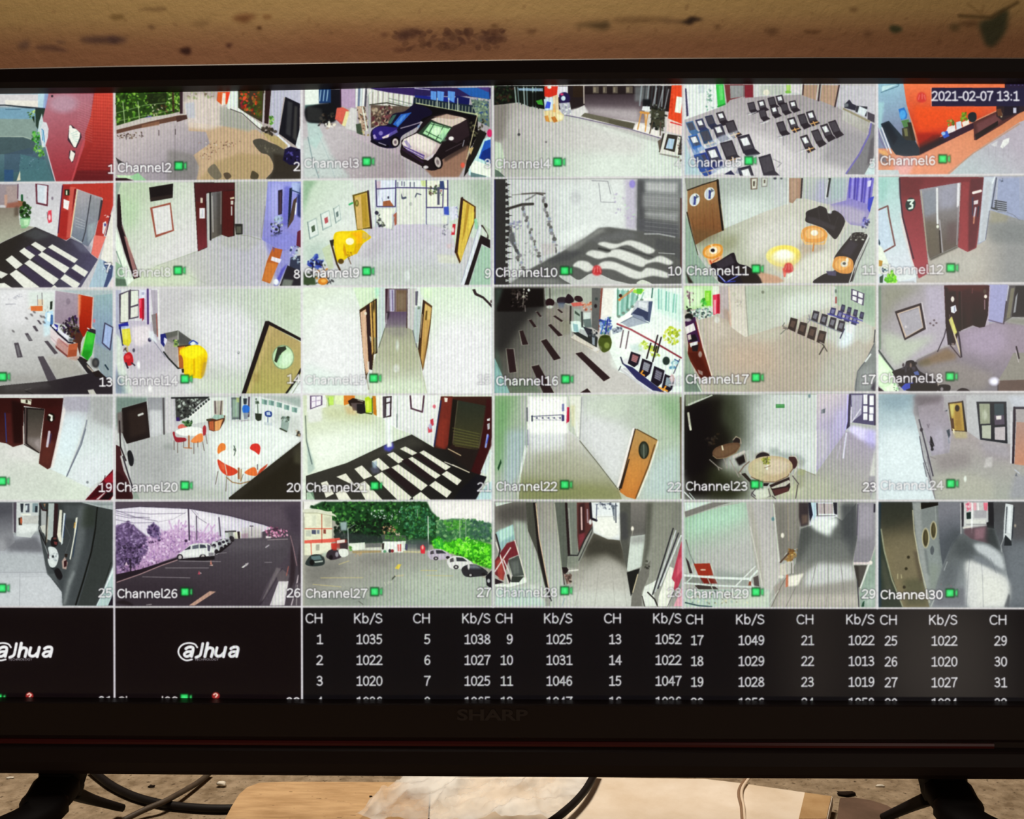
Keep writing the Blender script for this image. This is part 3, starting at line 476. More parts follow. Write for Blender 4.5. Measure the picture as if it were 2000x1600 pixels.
def feed5():
    V(5,1,1325,155,.1975)
    F(0xb4aeb4)
    G(0x9c949a,0xc8c2ca,1000,200,900,900,[60,380,500,200,780,150,1230,130,1550,260,1900,500,1900,950,60,950])
    P(0x8c8890,[1600,480,1900,560,1720,900,1400,800,1500,600],b=30,a=.7);P(0xd4ccd4,[600,500,1000,600,1200,800,900,940,700,700],b=30,a=.6)
    P(0xdce0e4,[60,50,370,50,400,280,60,400],b=1);P(0x3c3858,[65,90,80,90,100,360,80,370]);P(0xc0c8d0,[190,60,260,60,260,130,200,140]);N([0x50806c,0x8c98a0,0xb8c8c8],24,20,[270,90,340,90,340,300,280,310],a=.8);N([0x6c8c80],6,22,[280,150,320,150,320,200,280,210])
    P(0x3cb44c,[370,50,445,50,465,250,390,280]);P(0x78d080,[400,60,435,60,440,200,410,210],b=3,a=.7);L(0x248034,14,[390,270,460,245])
    P(0x6c3438,[455,50,740,50,740,180,640,170,510,205,480,240]);P(0x8c8c90,[510,60,640,60,640,170,515,190]);P(0x746c70,[640,60,655,60,655,175,640,180]);P(0x7c2030,[660,60,735,60,735,175,660,185],b=2,a=.7)
    P(0xc4c4c8,[740,50,1230,50,1230,150,800,170,745,180]);P(0xb0b4b0,[800,60,1050,60,1050,150,810,160],b=3);E(0xe0d8c8,870,130,30,28,b=3);P(0xa0c468,[1065,55,1110,55,1110,110,1070,115],b=2);E(0x78b048,1085,125,30,14,b=1);P(0xd0c8d0,[1120,60,1220,60,1220,140,1120,130])
    P(0xa48878,[1230,55,1390,55,1370,210,1230,160]);L(0x3c2a2c,14,[1236,55,1230,150]);L(0x34282c,16,[1400,55,1385,210]);P(0xa88c7c,[1420,55,1590,60,1545,270,1400,210]);L(0x34282c,14,[1590,60,1548,270]);L(0xd8d0d0,10,[1384,55,1365,200])
    P(0xb8b4c0,[1600,60,1940,70,1940,420,1600,260,1560,280],b=1);P(0x2c2c38,[1690,200,1720,240,1760,260,1750,310,1640,280,1650,240]);P(0x6c7078,[1640,240,1680,240,1680,270,1640,275]);P(0x34343c,[1760,260,1870,270,1860,370,1750,320]);P(0xd0d8e4,[1790,265,1870,300,1840,365,1770,335],b=1);P(0x48424c,[1870,320,1940,350,1940,430,1870,400],b=2)
    P(0x8c8470,[1630,280,1900,410,1890,430,1625,300]);G(0xb4b0b0,0x9c9894,1700,320,1880,520,[1630,300,1890,430,1860,540,1620,400]);
    P(0x76747a,[1900,430,1940,450,1930,800,1860,940,1660,940,1780,740,1880,540],b=2);L(0x6c64a8,16,[1905,440,1890,540,1790,740,1660,930]);P(0xc8d4d8,[1940,760,1840,940,1940,940],b=2);P(0x504c54,[1900,600,1935,560,1930,760,1860,860],b=6,a=.7)
    for x,y,p in ((680,220,0),(780,200,1),(880,170,0),(960,150,1),(790,290,0),(905,260,1),(1005,230,0),(1090,205,1)): seat(x,y,84,130,6,pic=p)
    for x,y,p,q in ((965,410,0,0),(1075,370,1,1),(1175,335,0,0),(1260,305,1,1)): seat(x,y,92,165,18,pic=p,pad=q)
    for x,y,p,q in ((1200,545,1,1),(1310,490,0,0),(1400,435,1,0),(1480,400,0,0)): seat(x,y,92,190,34,pic=p,pad=q)
    for x,y in ((680,340),(800,430),(980,570),(1210,700)): L(0x84808c,8,[x,y,x+60,y - 10,x+60,y+80],a=.7);L(0xe4e4ec,8,[x+14,y+10,x+90,y - 16],a=.7)
    L(0xcac4d0,10,[1130,750,1230,710,1260,830],a=.7)
    for x,y,p,c in ((70,410,0,0x4c6c98),(165,385,1,0x34385c),(260,350,0,0x2c3048),(370,315,1,0x2a242c)): seat(x,y,92,150,18,c=c,pic=p)
    for x,y,p,c,q in ((95,540,1,0x3c68b0,0),(205,490,0,0x344868,1),(335,440,1,0x2c2c40,0),(455,400,0,0x2a242c,1)): seat(x,y,115,190,22,c=c,pic=p,pad=q)
    P(0xd8dcec,[150,700,420,560,600,500,560,580,260,700,120,760],b=6,a=.6)
    for x,y,p,c,q in ((150,720,0,0x2c3c84,1),(260,660,1,0x2c3468,0),(410,600,0,0x343038,1),(580,540,1,0x2c2834,0)): seat(x,y,150,250,30,c=c,pic=p,pad=q)
    P(0xe0e4ee,[320,900,640,760,800,740,640,840,470,920,330,945],b=5,a=.7);P(0x3c64a8,[80,580,160,640,300,880,300,945,240,945],b=4,a=.5)
    seat(790,735,150,290,20,c=0x34303a);seat(585,850,160,260,20,c=0x2e2a38,pic=1);P(0x2c2c48,[450,940,520,900,560,945],b=1);P(0x98c0d0,[60,600,110,740,230,945,60,945],b=10,a=.6);P(0x48506c,[560,930,600,850,640,940],b=2,a=.4)
    L(0x8c8890,10,[940,790,1020,830,980,870],a=.8);P(0xbcd0d8,[1940,800,1840,945,1940,945],b=3)
    cap('Channel5',110,830,620,.45,dy=30);num('5',5,1709,327,.8)

def feed6():
    V(6,1,1700,155,.15)
    F(0xc8866c)
    G(0xe0704c,0xb02c14,800,80,760,800,[430,50,1000,50,2700,50,2700,200,1650,400,1000,700,640,860,560,600,460,300])
    P(0xe05020,[560,360,1500,380,1400,450,900,640,620,700],b=30,a=.7);P(0x8c1c10,[600,700,900,700,800,800,620,870],b=20,a=.8)
    G(0x8cb0c8,0x78809c,200,80,350,640,[90,50,430,50,470,320,620,900,90,900]);P(0x9cc8d0,[90,300,180,300,140,640,90,700],b=14,a=.7);L(0x4c6c7c,10,[150,90,370,60]);L(0x4c6c7c,10,[140,170,360,90,370,70]);P(0xc8e8f0,[150,85,350,62,150,160],a=.7)
    P(0x2868b8,[365,390,440,365,480,450,470,510,400,530]);E(0x4c98e0,420,460,40,60,b=6);P(0x50784c,[400,540,500,520,520,640,440,640],b=2);P(0x343430,[410,640,530,600,570,800,420,790],b=4);P(0x2a2820,[480,560,530,560,590,800,540,800],b=4);P(0x6c6c4c,[430,640,480,640,490,740,450,740],b=3)
    P(0x24303c,[135,580,240,540,460,790,580,800,640,900,640,990,450,1005,330,980,270,900]);P(0x141c28,[150,590,230,550,360,760,300,860],b=10,a=.7);L(0xd8d8e8,16,[150,630,270,960]);L(0xc8c8d4,12,[110,640,220,920]);L(0x6c6088,10,[105,640,120,760,190,900])
    G(0xd88a70,0xc47c5c,700,1000,1700,600,[640,990,1330,640,1940,420,2700,100,2700,350,1940,560,1000,1250,200,1250,330,1000,450,1010])
    P(0xb4b0b8,[1940,560,2700,250,2700,1260,1000,1260,1300,1000]);G(0xa49cac,0xa8b4bc,1700,700,1200,1250,[1940,560,2700,250,2700,1260,1010,1260,1330,960]);L(0xa88474,16,[1020,1220,1340,960,1940,580],b=2)
    P(0xd8a0a4,[330,1000,600,1020,500,1250,300,1250],b=16,a=.8);P(0xd8a068,[100,920,200,930,240,990,160,1000],b=4,a=.8);P(0xb4bcc4,[100,1180,360,1180,390,1260,100,1260],b=4);P(0x5c6070,[110,960,190,1000,230,1100,110,1060],b=8,a=.8)
    P(0x30182c,[640,880,900,760,1350,560,1350,640,1000,810,640,980],b=3);P(0x1c1018,[640,860,900,740,920,780,1000,800,640,990],b=8,a=.7);P(0x5c1814,[620,850,800,740,930,700,900,780,640,900],b=12,a=.7)
    P(0x4c2a2c,[1340,560,1640,420,1830,330,1940,330,1940,440,1700,600,1380,790,1350,790]);P(0x6c4448,[1380,580,1640,450,1700,540,1400,700],b=10,a=.8);P(0x1c1216,[1360,720,1660,540,1660,600,1380,790],b=3);P(0x2c2026,[1640,340,1940,330,1940,430,1720,540,1640,480],b=3);P(0x1a1422,[1750,50,2700,40,2700,120,1940,440,1740,480],b=4,a=.9)
    E(0xb8b494,1705,465,14,30,b=2);R(0xb8b8d0,1860,370,1900,440,b=3);P(0x5c3c2c,[1640,390,1700,380,1720,480,1660,480],b=4)
    S(0x18242c,[1270,470,1310,430,1370,440,1380,520,1330,560,1280,530]);P(0xdcd4dc,[985,680,1010,620,1100,590,1110,670,1010,710]);P(0xb8c8e0,[1115,560,1180,540,1190,630,1120,660]);P(0xe0d4cc,[1190,560,1280,520,1290,580,1210,620]);N([0x5c7c28,0x3c5c1c,0x8ca850],24,26,[1000,530,1080,520,1090,600,1010,610]);N([0x7ca030,0x5c8420,0x486c1c],34,30,[1170,440,1250,430,1260,530,1180,540]);N([0xa85028],6,18,[1010,500,1070,480,1060,540,1010,540],a=.7)
    P(0x2c54b8,[920,700,1000,670,1030,740,960,770]);E(0x8cb4f0,950,705,26,24,b=2)
    P(0xdcdce0,[1730,790,1810,760,1800,830,1720,900,1690,880]);P(0xc8c8d0,[1570,850,1660,800,1640,880,1600,870],b=2,a=.7)
    for x in (1540,1630,1730,1800): L(0x8c8894,7,[x,870,x,1020],a=.5)
    bell(1800,190,.85)
    R(0x24203c,798,110,2700,350);P(0x28203a,[1760,60,2700,50,2700,110,1780,110]);L(0xe8b0a0,8,[790,110,795,345],a=.7)
    for x in range(4): E(0x6c64a8,1830+50*x,76,6,5,a=.8)
    W('2021-02-07 13:1',1821,196,1990,17,0xd8d4e0)
    cap('Channel6',140,1110,840,.35)

def feed7():
    V(1,2,0,340,.1437)
    F(0xb8b4be)
    G(0xb4b0bc,0xc8c8d0,500,160,600,760,[-1100,130,860,130,780,850,480,720,-1100,1100])
    P(0x8c8088,[-1100,140,250,140,250,380,60,420,-1100,420],b=2);P(0xa08c88,[80,160,240,160,240,370,90,400],b=8,a=.6);L(0x4c2c40,12,[245,140,240,330]);P(0xb08c80,[60,280,100,280,100,430,60,430],b=5);P(0x8c5c50,[100,400,260,370,330,400,260,460,70,470],b=8)
    G(0x7c746c,0x9c9c90,150,460,200,860,[-1100,440,240,460,270,690,470,720,60,910,-1100,1480]);P(0x4c4038,[200,440,280,450,260,560,190,580],b=12,a=.7)
    N([0x20401c,0x183014,0x386028,0x0c1c0c],70,42,[270,470,330,380,420,460,400,600,290,600]);P(0x8c5c48,[240,360,320,370,340,420,270,440],b=3);L(0x1c5030,30,[298,290,300,360]);E(0x1c2c14,330,410,26,40,b=3)
    P(0x8cb890,[270,600,415,600,400,690,370,720,290,720,275,680]);P(0xb8dcb4,[320,620,390,620,380,690,330,700],b=6,a=.8);L(0x3c7048,8,[280,600,410,600],b=2);E(0x74a078,320,725,40,14,b=3)
    P(0x5c2c38,[480,130,660,150,650,440,490,405]);P(0xc0c8d8,[505,140,640,160,630,410,510,385]);P(0xd8d0dc,[610,170,640,170,630,410,605,400],a=.8);E(0x6c6070,712,330,16,22,b=2,a=.8);E(0x8c8890,370,320,10,14,b=1,a=.7)
    P(0xc84050,[655,500,700,490,705,650,660,670,640,600]);E(0xe0b8c0,672,590,18,40,b=2);L(0x2c1c20,6,[640,520,650,600])
    G(0xa83830,0x9c3430,1200,150,900,860,[850,140,1545,120,1540,420,1320,1140,1240,1080,1400,330,1040,200,960,860,900,900,780,860]);P(0x7c2024,[850,150,960,150,960,230,840,480],b=8,a=.6);P(0xd87068,[1280,830,1440,850,1330,1150,1245,1090],b=3);P(0xc06058,[950,170,1030,180,970,860,900,870],b=3,a=.7);P(0x6c1c20,[1010,200,1040,200,970,600,960,700],b=3);L(0x3c1c40,14,[850,160,790,800]);P(0x8c2020,[830,500,940,500,900,850,800,850],b=8,a=.5)
    P(0xe4e0e8,[865,340,945,370,925,490,860,460]);R(0x1c281c,880,210,945,290,b=1);R(0xc8d0b8,895,225,915,285,b=1)
    G(0x9c98a0,0x6c7484,1150,240,1200,900,[1040,210,1390,320,1330,640,1280,840,1200,990,1120,950,960,860]);P(0x7c8088,[1220,300,1380,340,1330,640,1210,560],b=14,a=.6);L(0x3c3c44,14,[1235,290,1160,780,1120,920]);L(0xd8c8a8,14,[1050,220,960,850]);
    for i in range(4): L(0xc8c8d0,8,[1030,590+i*40,1150,640+i*36],a=.5)
    L(0xd8d8d8,10,[970,850,1110,930]);P(0x3c3840,[1370,350,1400,360,1350,620,1330,640],b=4);P(0x9ca8b0,[1190,700,1300,640,1290,830,1200,940],b=14,a=.6)
    N([0xe8e0e4],4,24,[1420,540,1490,560,1480,600,1420,580]);P(0xd8d0d8,[1400,660,1440,640,1450,690,1410,820,1390,800]);E(0x3c3c80,1428,690,14,20,b=1);L(0x4c1c30,16,[1500,560,1440,830])
    P(0xdcd8d4,[1545,480,1510,560,1370,1150,1545,1260]);P(0x9cb0c4,[1350,1150,1540,1250,1540,1560,1200,1560],b=2);P(0x4c5c84,[1400,1170,1480,1220,1470,1340,1420,1260],b=4);P(0x2a3058,[1500,1230,1540,1250,1520,1400,1440,1560,1400,1560],b=6,a=.8);P(0xd8c8d0,[1540,1380,1450,1560,1545,1560],b=3);N([0xd8e0f0,0x6c80a8],16,26,[1400,1170,1500,1220,1500,1330,1400,1320],a=.8)
    G(0x2c2826,0x4c4860,200,900,1200,1300,[-1100,1500,60,915,480,720,780,850,900,910,960,870,1120,950,1240,1090,1330,1160,1080,1570,-1100,1570]);P(0x6c6c80,[940,880,1240,990,1230,1080,1100,1060],b=20,a=.6);P(0x54585c,[300,820,480,740,700,840,500,900],b=20,a=.5)
    W=0xd8d6d2
    for q in ([420,960,480,920,630,1010,570,1060],[650,995,710,955,1060,1160,1010,1210],[260,1050,330,1000,480,1105,410,1165],[510,1095,570,1055,945,1275,880,1350],[970,1280,1030,1225,1200,1330,1150,1400],[75,1165,160,1105,310,1230,220,1295],[330,1215,400,1165,800,1430,725,1510],[820,1425,880,1360,1090,1490,1030,1570],[130,1360,220,1300,540,1540,340,1560],[-300,1300,-200,1240,110,1360,20,1420],[-160,1500,60,1480,200,1570,-100,1570],[700,1540,740,1510,800,1560,700,1560],[-700,1420,-500,1300,-330,1400,-420,1500]): P(W,q)
    for q in ([390,970,560,1070,490,1115,340,1010],[600,1050,660,1010,1000,1220,950,1270],[440,1150,510,1105,870,1350,810,1420],[900,1340,960,1290,1140,1400,1080,1470],[250,1290,330,1230,710,1510,650,1560,560,1540]): P(0x3c3448,q)
    num('7',1,216,531)

def feed8():
    V(2,2,215,345,.1925)
    F(0xb8b8b8)
    G(0xb0c0a8,0xd0ccd2,150,200,700,700,[100,60,860,60,890,760,300,970,180,700,90,300]);P(0xa8c0a0,[100,80,340,80,260,500,160,560,100,200],b=40,a=.7);P(0xb4bcac,[80,60,420,60,400,300,130,200],b=30,a=.5)
    G(0xa8a8a4,0xa8a4b0,1350,100,1500,640,[1260,55,1600,55,1560,620,1340,590,1260,500]);P(0xacaca8,[860,55,1600,55,1600,80,860,90],a=.5)
    G(0xb8b8ae,0xb4b0c0,500,1050,1400,800,[300,980,890,750,990,650,1180,590,1350,580,1540,620,1800,820,1700,1110,170,1110,160,1010]);P(0xc4d0b8,[180,1000,500,900,800,940,900,1100,170,1110],b=30,a=.8);P(0xa8a8a0,[1150,600,1350,590,1540,640,1400,760,1100,700],b=20,a=.5)
    L(0x9ca494,7,[460,910,880,760],b=1,a=.8);L(0x9ca494,6,[800,1000,960,1080],b=2,a=.5)
    G(0x8c8ed8,0x8480c4,1700,100,1750,700,[1600,50,1940,50,1930,700,1750,760,1540,640,1580,300]);P(0xb0b0f0,[1640,60,1760,60,1700,460,1620,440],b=30,a=.6);P(0x4c4cb0,[1770,100,1830,100,1800,500,1740,500],b=10,a=.5);P(0x2c2434,[1705,140,1750,130,1745,380,1705,390]);P(0x4c3840,[1720,160,1740,160,1735,370,1715,380],a=.8)
    P(0x1c2438,[1820,120,1850,110,1830,400,1800,520]);P(0x4c3c34,[1860,240,1900,200,1860,440,1800,530],b=2);P(0x283060,[1900,60,1935,60,1935,420,1900,400],b=5);L(0xe4e8f8,12,[1890,270,1880,380]);P(0xa8b8e8,[1840,60,1935,60,1920,180,1850,150],b=6,a=.8);L(0x243050,10,[1850,140,1930,170])
    N([0x30343c,0x6c7078,0x1c1c28,0xb8c0d0],40,30,[1640,430,1750,420,1740,600,1630,600]);E(0xa8c0d0,1710,430,46,34,b=4,a=.6);P(0x8080cc,[1560,620,1780,560,1930,620,1880,800,1700,1100,1600,760],b=12,a=.8)
    P(0x2c1c1c,[850,60,1265,60,1265,600,1200,615,1130,590,1130,150,980,170,985,720,890,760]);P(0x4a2024,[860,70,1260,65,1260,130,1130,150,980,160,960,300,870,300],b=4,a=.9);G(0x50201f,0x6c2c34,920,300,940,740,[868,250,965,260,985,715,893,755]);P(0x4c1c1c,[1140,150,1260,140,1250,600,1200,610,1135,590],b=3)
    P(0xb4b4b8,[975,175,1005,165,1015,640,985,650],a=.7);L(0x1c1a1c,18,[1015,165,1020,640]);G(0x68666a,0x5c5650,1070,170,1080,620,[1028,160,1130,150,1130,590,1030,635]);P(0x34302e,[1080,160,1130,155,1130,590,1090,600],b=12,a=.6);L(0xb0acae,12,[1035,200,1045,560],b=3,a=.7);L(0x9a8c88,10,[1128,150,1125,480],b=2,a=.7)
    R(0xe8e4ec,908,320,962,425);R(0x9090b0,930,330,945,415,a=.5);R(0xc8b8b0,915,215,940,268,b=1);P(0xd0c0a8,[1215,215,1260,205,1262,225,1220,232]);R(0xc8c0c0,1225,245,1250,285,b=1);R(0xb8b0b8,1226,300,1240,395,b=1)
    P(0x2a2a28,[1265,480,1345,480,1345,585,1275,590]);R(0x54544c,1282,505,1330,575,b=4);L(0x8c8894,10,[1575,300,1535,620],b=1)
    L(0x96968e,8,[1270,590,1400,600,1530,640],b=1)
    P(0x1c1618,[395,110,640,70,635,215,410,255]);P(0x3c302c,[400,215,635,180,635,210,410,250],b=2,a=.5)
    P(0x8c4c40,[405,315,615,262,650,550,460,620]);P(0xd2cfd4,[430,325,605,285,632,540,470,590])
    P(0x20141a,[70,180,100,180,120,480,200,720,300,1020,240,1040,150,780,70,500]);P(0x8c6464,[140,600,170,620,290,1010,250,1030],b=4);L(0xd8b0a8,6,[120,500,190,700,250,850],a=.6);P(0xdce8dc,[60,520,130,760,240,1050,170,1110,150,1040,80,840,55,700],b=2)
    P(0x8ca890,[55,860,110,900,170,1110,55,1110],b=3);P(0x2c3830,[55,1030,160,1040,170,1110,55,1110],b=8,a=.6);L(0x405850,12,[65,760,130,940],a=.6);P(0x7c9088,[55,60,110,60,80,180,60,400],b=4,a=.7)
    P(0xa85a2c,[1650,720,1750,740,1720,850,1620,1085,1540,1055,1590,860]);P(0xc87c3c,[1595,870,1705,885,1630,1080,1545,1050],b=6,a=.7);P(0xdcd8f0,[1640,810,1740,840,1720,880,1630,850]);P(0x6c4c70,[1645,710,1670,720,1660,770],b=2)
    P(0x34384c,[1830,820,1930,800,1930,960,1820,920],b=3);P(0x28242c,[1800,900,1935,960,1935,1110,1720,1110],b=4);N([0x9cb0c8,0x1c2438,0xd0d8e0],30,28,[1830,720,1930,660,1930,880,1820,880],a=.8);P(0x5c2434,[1900,560,1935,540,1935,720,1890,700],b=3);P(0x3c38a0,[1740,940,1800,880,1700,1110,1660,1110],b=8,a=.7);E(0xe8ecff,1685,1070,26,30,b=5);P(0x6c706c,[1760,1040,1860,1050,1840,1110,1740,1110],b=5)
    cap('Channel8',80,1010,610,.75);num('8',8,585,543)

def feed9():
    V(3,2,580,340,.195)
    F(0xc0bec6)
    G(0xb4c4b4,0xd4d8dc,100,150,600,500,[60,60,790,60,790,520,740,540,590,560,350,640,330,900,60,900]);P(0x7c9c80,[60,60,200,60,130,160,60,400],b=20,a=.8);P(0xc8c8cc,[540,60,790,60,790,160,600,180],b=6,a=.7);P(0x9cb0a8,[60,700,330,660,330,900,100,900],b=40,a=.6)
    G(0xb0b8b0,0xc8d4cc,1900,150,1600,600,[1510,60,1940,60,1940,700,1650,600,1600,800,1530,560]);P(0x98a898,[1700,60,1940,60,1940,400,1820,300],b=50,a=.7)
    G(0xc0b8cc,0xc0c4c8,1100,520,1100,1100,[740,540,970,510,1290,500,1530,560,1660,900,1640,1110,60,1110,330,950,700,640]);P(0xccccc0,[1400,800,1640,820,1640,900,1420,890],b=8,a=.8);E(0xe8ecf8,1105,1020,26,50,b=12);P(0xa8a0ac,[620,820,800,640,900,640,760,860],b=30,a=.5);P(0xb0b4ac,[400,960,700,880,1600,940,1640,1110,380,1110],b=40,a=.4)
    P(0xb8bccc,[780,60,1520,60,1520,500,1290,505,1000,500,780,540]);P(0xd8dcf4,[840,65,985,65,985,320,800,320]);P(0xe0e4e8,[1000,65,1290,65,1290,130,1000,130]);P(0xd8d8d4,[1000,145,1290,145,1285,500,1005,505]);P(0xe4e4d8,[1300,65,1510,65,1510,330,1300,330]);P(0xc0d080,[1240,65,1300,65,1300,130,1250,120],b=3,a=.8);R(0xc8a8b8,795,70,840,150,b=4,a=.7)
    for q in ([790,65,800,325,985,325,990,65],[795,150,985,140],[990,135,1300,140,1510,150],[1295,65,1300,500],[1300,335,1460,335],[1510,65,1510,320],[1465,130,1460,330]): L(0x3c3460,11,q)
    P(0x94593c,[860,275,930,262,970,322,860,322]);E(0x303040,915,235,9,14);L(0x8890b0,6,[850,240,860,275])
    for x,y in ((1010,110),(1050,100),(1075,105),(1135,110),(1175,110)): L(0x3c3c58,12,[x,y - 24,x,y+14],a=.7)
    S(0x4c5064,[1045,190,1060,230,1090,225,1095,245,1050,250],b=1);L(0x505468,12,[1185,230,1200,195,1240,205]);E(0x9c9ca0,1140,300,16,20,b=2,a=.7)
    N([0x503840,0x6c7c50,0x3c4c40,0x98a870,0x84404c],44,24,[1310,130,1460,100,1450,220,1320,210]);R(0x505064,1405,130,1430,310,b=2);P(0x34406c,[1430,70,1470,70,1480,150,1430,150],b=3)
    P(0xd4d4d8,[1300,345,1460,345,1460,500,1300,500]);P(0x3c50b0,[1470,330,1520,325,1525,410,1475,405],b=1);P(0xd8dcd0,[1450,420,1510,420,1500,500,1460,500],b=2);N([0x8c8c98,0x5c5c6c,0xd8d8e0],20,22,[1450,490,1510,490,1500,610,1460,610],a=.7);P(0xd0d0e8,[1530,330,1600,320,1610,440,1540,470],b=3);N([0x505098],8,14,[1590,280,1620,280,1620,440,1590,440],a=.6)
    P(0xd8dcd4,[790,345,990,340,980,380,950,410,965,555,880,540,800,480]);P(0xe8e8e0,[850,360,970,350,940,420,930,540,860,520],b=6);N([0x30303c,0x484c48,0x6c7060],26,26,[790,390,830,390,880,520,830,540,800,480]);E(0x2c2c3c,797,388,18,20,b=1);P(0x9c5848,[965,410,1000,380,1000,500,980,520]);L(0x94949c,8,[975,430,950,560])
    P(0x5c4c20,[555,210,715,165,750,545,600,560,580,400]);P(0xc0a050,[575,220,700,185,730,530,605,555]);P(0xc8a468,[580,240,640,220,660,550,605,550],b=3);P(0x9c7c28,[640,210,690,195,720,520,660,540],b=4,a=.7);E(0x5c5424,600,292,18,34);E(0x9c9450,600,292,9,22);L(0x34202c,18,[712,170,745,540]);L(0x3c9c60,18,[525,305,555,290])
    for x,y,w,h,c in ((105,480,105,175,0x485848),(235,400,105,165,0xa85058),(365,345,70,150,0x5c6c6c)): P(0x9cacac,[x,y,x+w*.85,y - h*.25,x+w+10,y+h*.75,x+25,y+h]);P(0xd0d8d8,[x+10,y+8,x+w*.8,y - h*.18,x+w,y+h*.7,x+30,y+h*.88]);P(c,[x+w*.35,y+h*.28,x+w*.68,y+h*.16,x+w*.75,y+h*.5,x+w*.45,y+h*.6]);L(0x5c6c70,6,[x,y,x+25,y+h])
    S(0xdcb810,[365,640,400,580,560,570,650,560,720,610,740,640,660,700,600,790,520,830,440,880,400,870,370,720]);P(0xf4cc20,[380,640,420,590,540,590,500,640,470,760,470,860,400,850],b=5,a=.8);P(0xf0a818,[540,590,650,570,660,690,600,740,590,640],b=5);P(0xc89018,[470,690,500,800,480,830,460,760],b=3);P(0xd0a010,[590,700,660,690,600,800,560,800],b=3);E(0xf0e8c8,530,675,42,36,b=3);N([0x6c4418,0xa07018],12,20,[480,760,560,790,600,760,520,860],a=.6);P(0xc8a850,[660,580,740,620,690,660,650,640],b=2)
    P(0x282424,[325,665,370,655,365,720,340,720]);L(0x3c2c20,18,[350,720,400,900,430,960]);E(0x54401c,440,875,30,26,b=3);L(0x6c5c50,10,[510,830,540,900])
    P(0xb4c0a0,[250,750,330,700,370,940,320,960],b=4,a=.8);N([0x2c3c98,0x24308c,0x18183c,0x4c60b0],40,40,[110,880,190,810,260,870,230,940,120,950]);N([0x3c3c40,0x90a090,0xb87838,0x384c30],40,36,[70,940,300,880,350,1000,360,1110,70,1110]);P(0x384830,[65,980,180,1030,190,1110,65,1110],b=5);E(0xc87828,260,1075,50,36,b=2);E(0xe0a050,265,1070,26,18,b=2);L(0x484850,10,[230,870,340,1100],a=.8)
    P(0x4c3018,[1640,235,1665,245,1790,325,1790,450,1750,560,1630,900,1580,780]);P(0xd0b050,[1665,265,1775,330,1770,470,1640,880,1610,790]);P(0xa88434,[1700,290,1730,310,1690,560,1650,700],b=4);P(0xe0c858,[1730,390,1780,380,1770,500,1720,560],b=5,a=.7);L(0x2c1c1c,20,[1655,240,1620,600,1590,780]);L(0x8cc0a0,30,[1790,460,1800,540],b=2)
    P(0xd8dcec,[1830,500,1850,520,1700,1110,1640,1110,1690,960,1800,600]);L(0xa0a4b8,8,[1820,520,1650,1080]);P(0x20181a,[1840,610,1935,660,1935,745,1850,700,1720,1115,1675,1115]);P(0x9cb8a8,[1850,715,1940,750,1940,1115,1725,1115]);P(0x3c3430,[1840,510,1860,510,1920,600,1920,650,1900,640]);P(0xc8d0c8,[1855,530,1905,600,1905,635,1850,610]);P(0xb0bcac,[1860,500,1940,560,1940,660,1920,620],b=2)
    P(0xb82838,[1560,500,1590,500,1580,610,1545,610]);E(0xe0c0c8,1562,560,12,26,b=2);P(0xc8a8b0,[1500,700,1560,700,1540,750,1500,740],b=8,a=.6)
    cap('Channel9',85,1030,620,0,1);num('9',9,958,542)

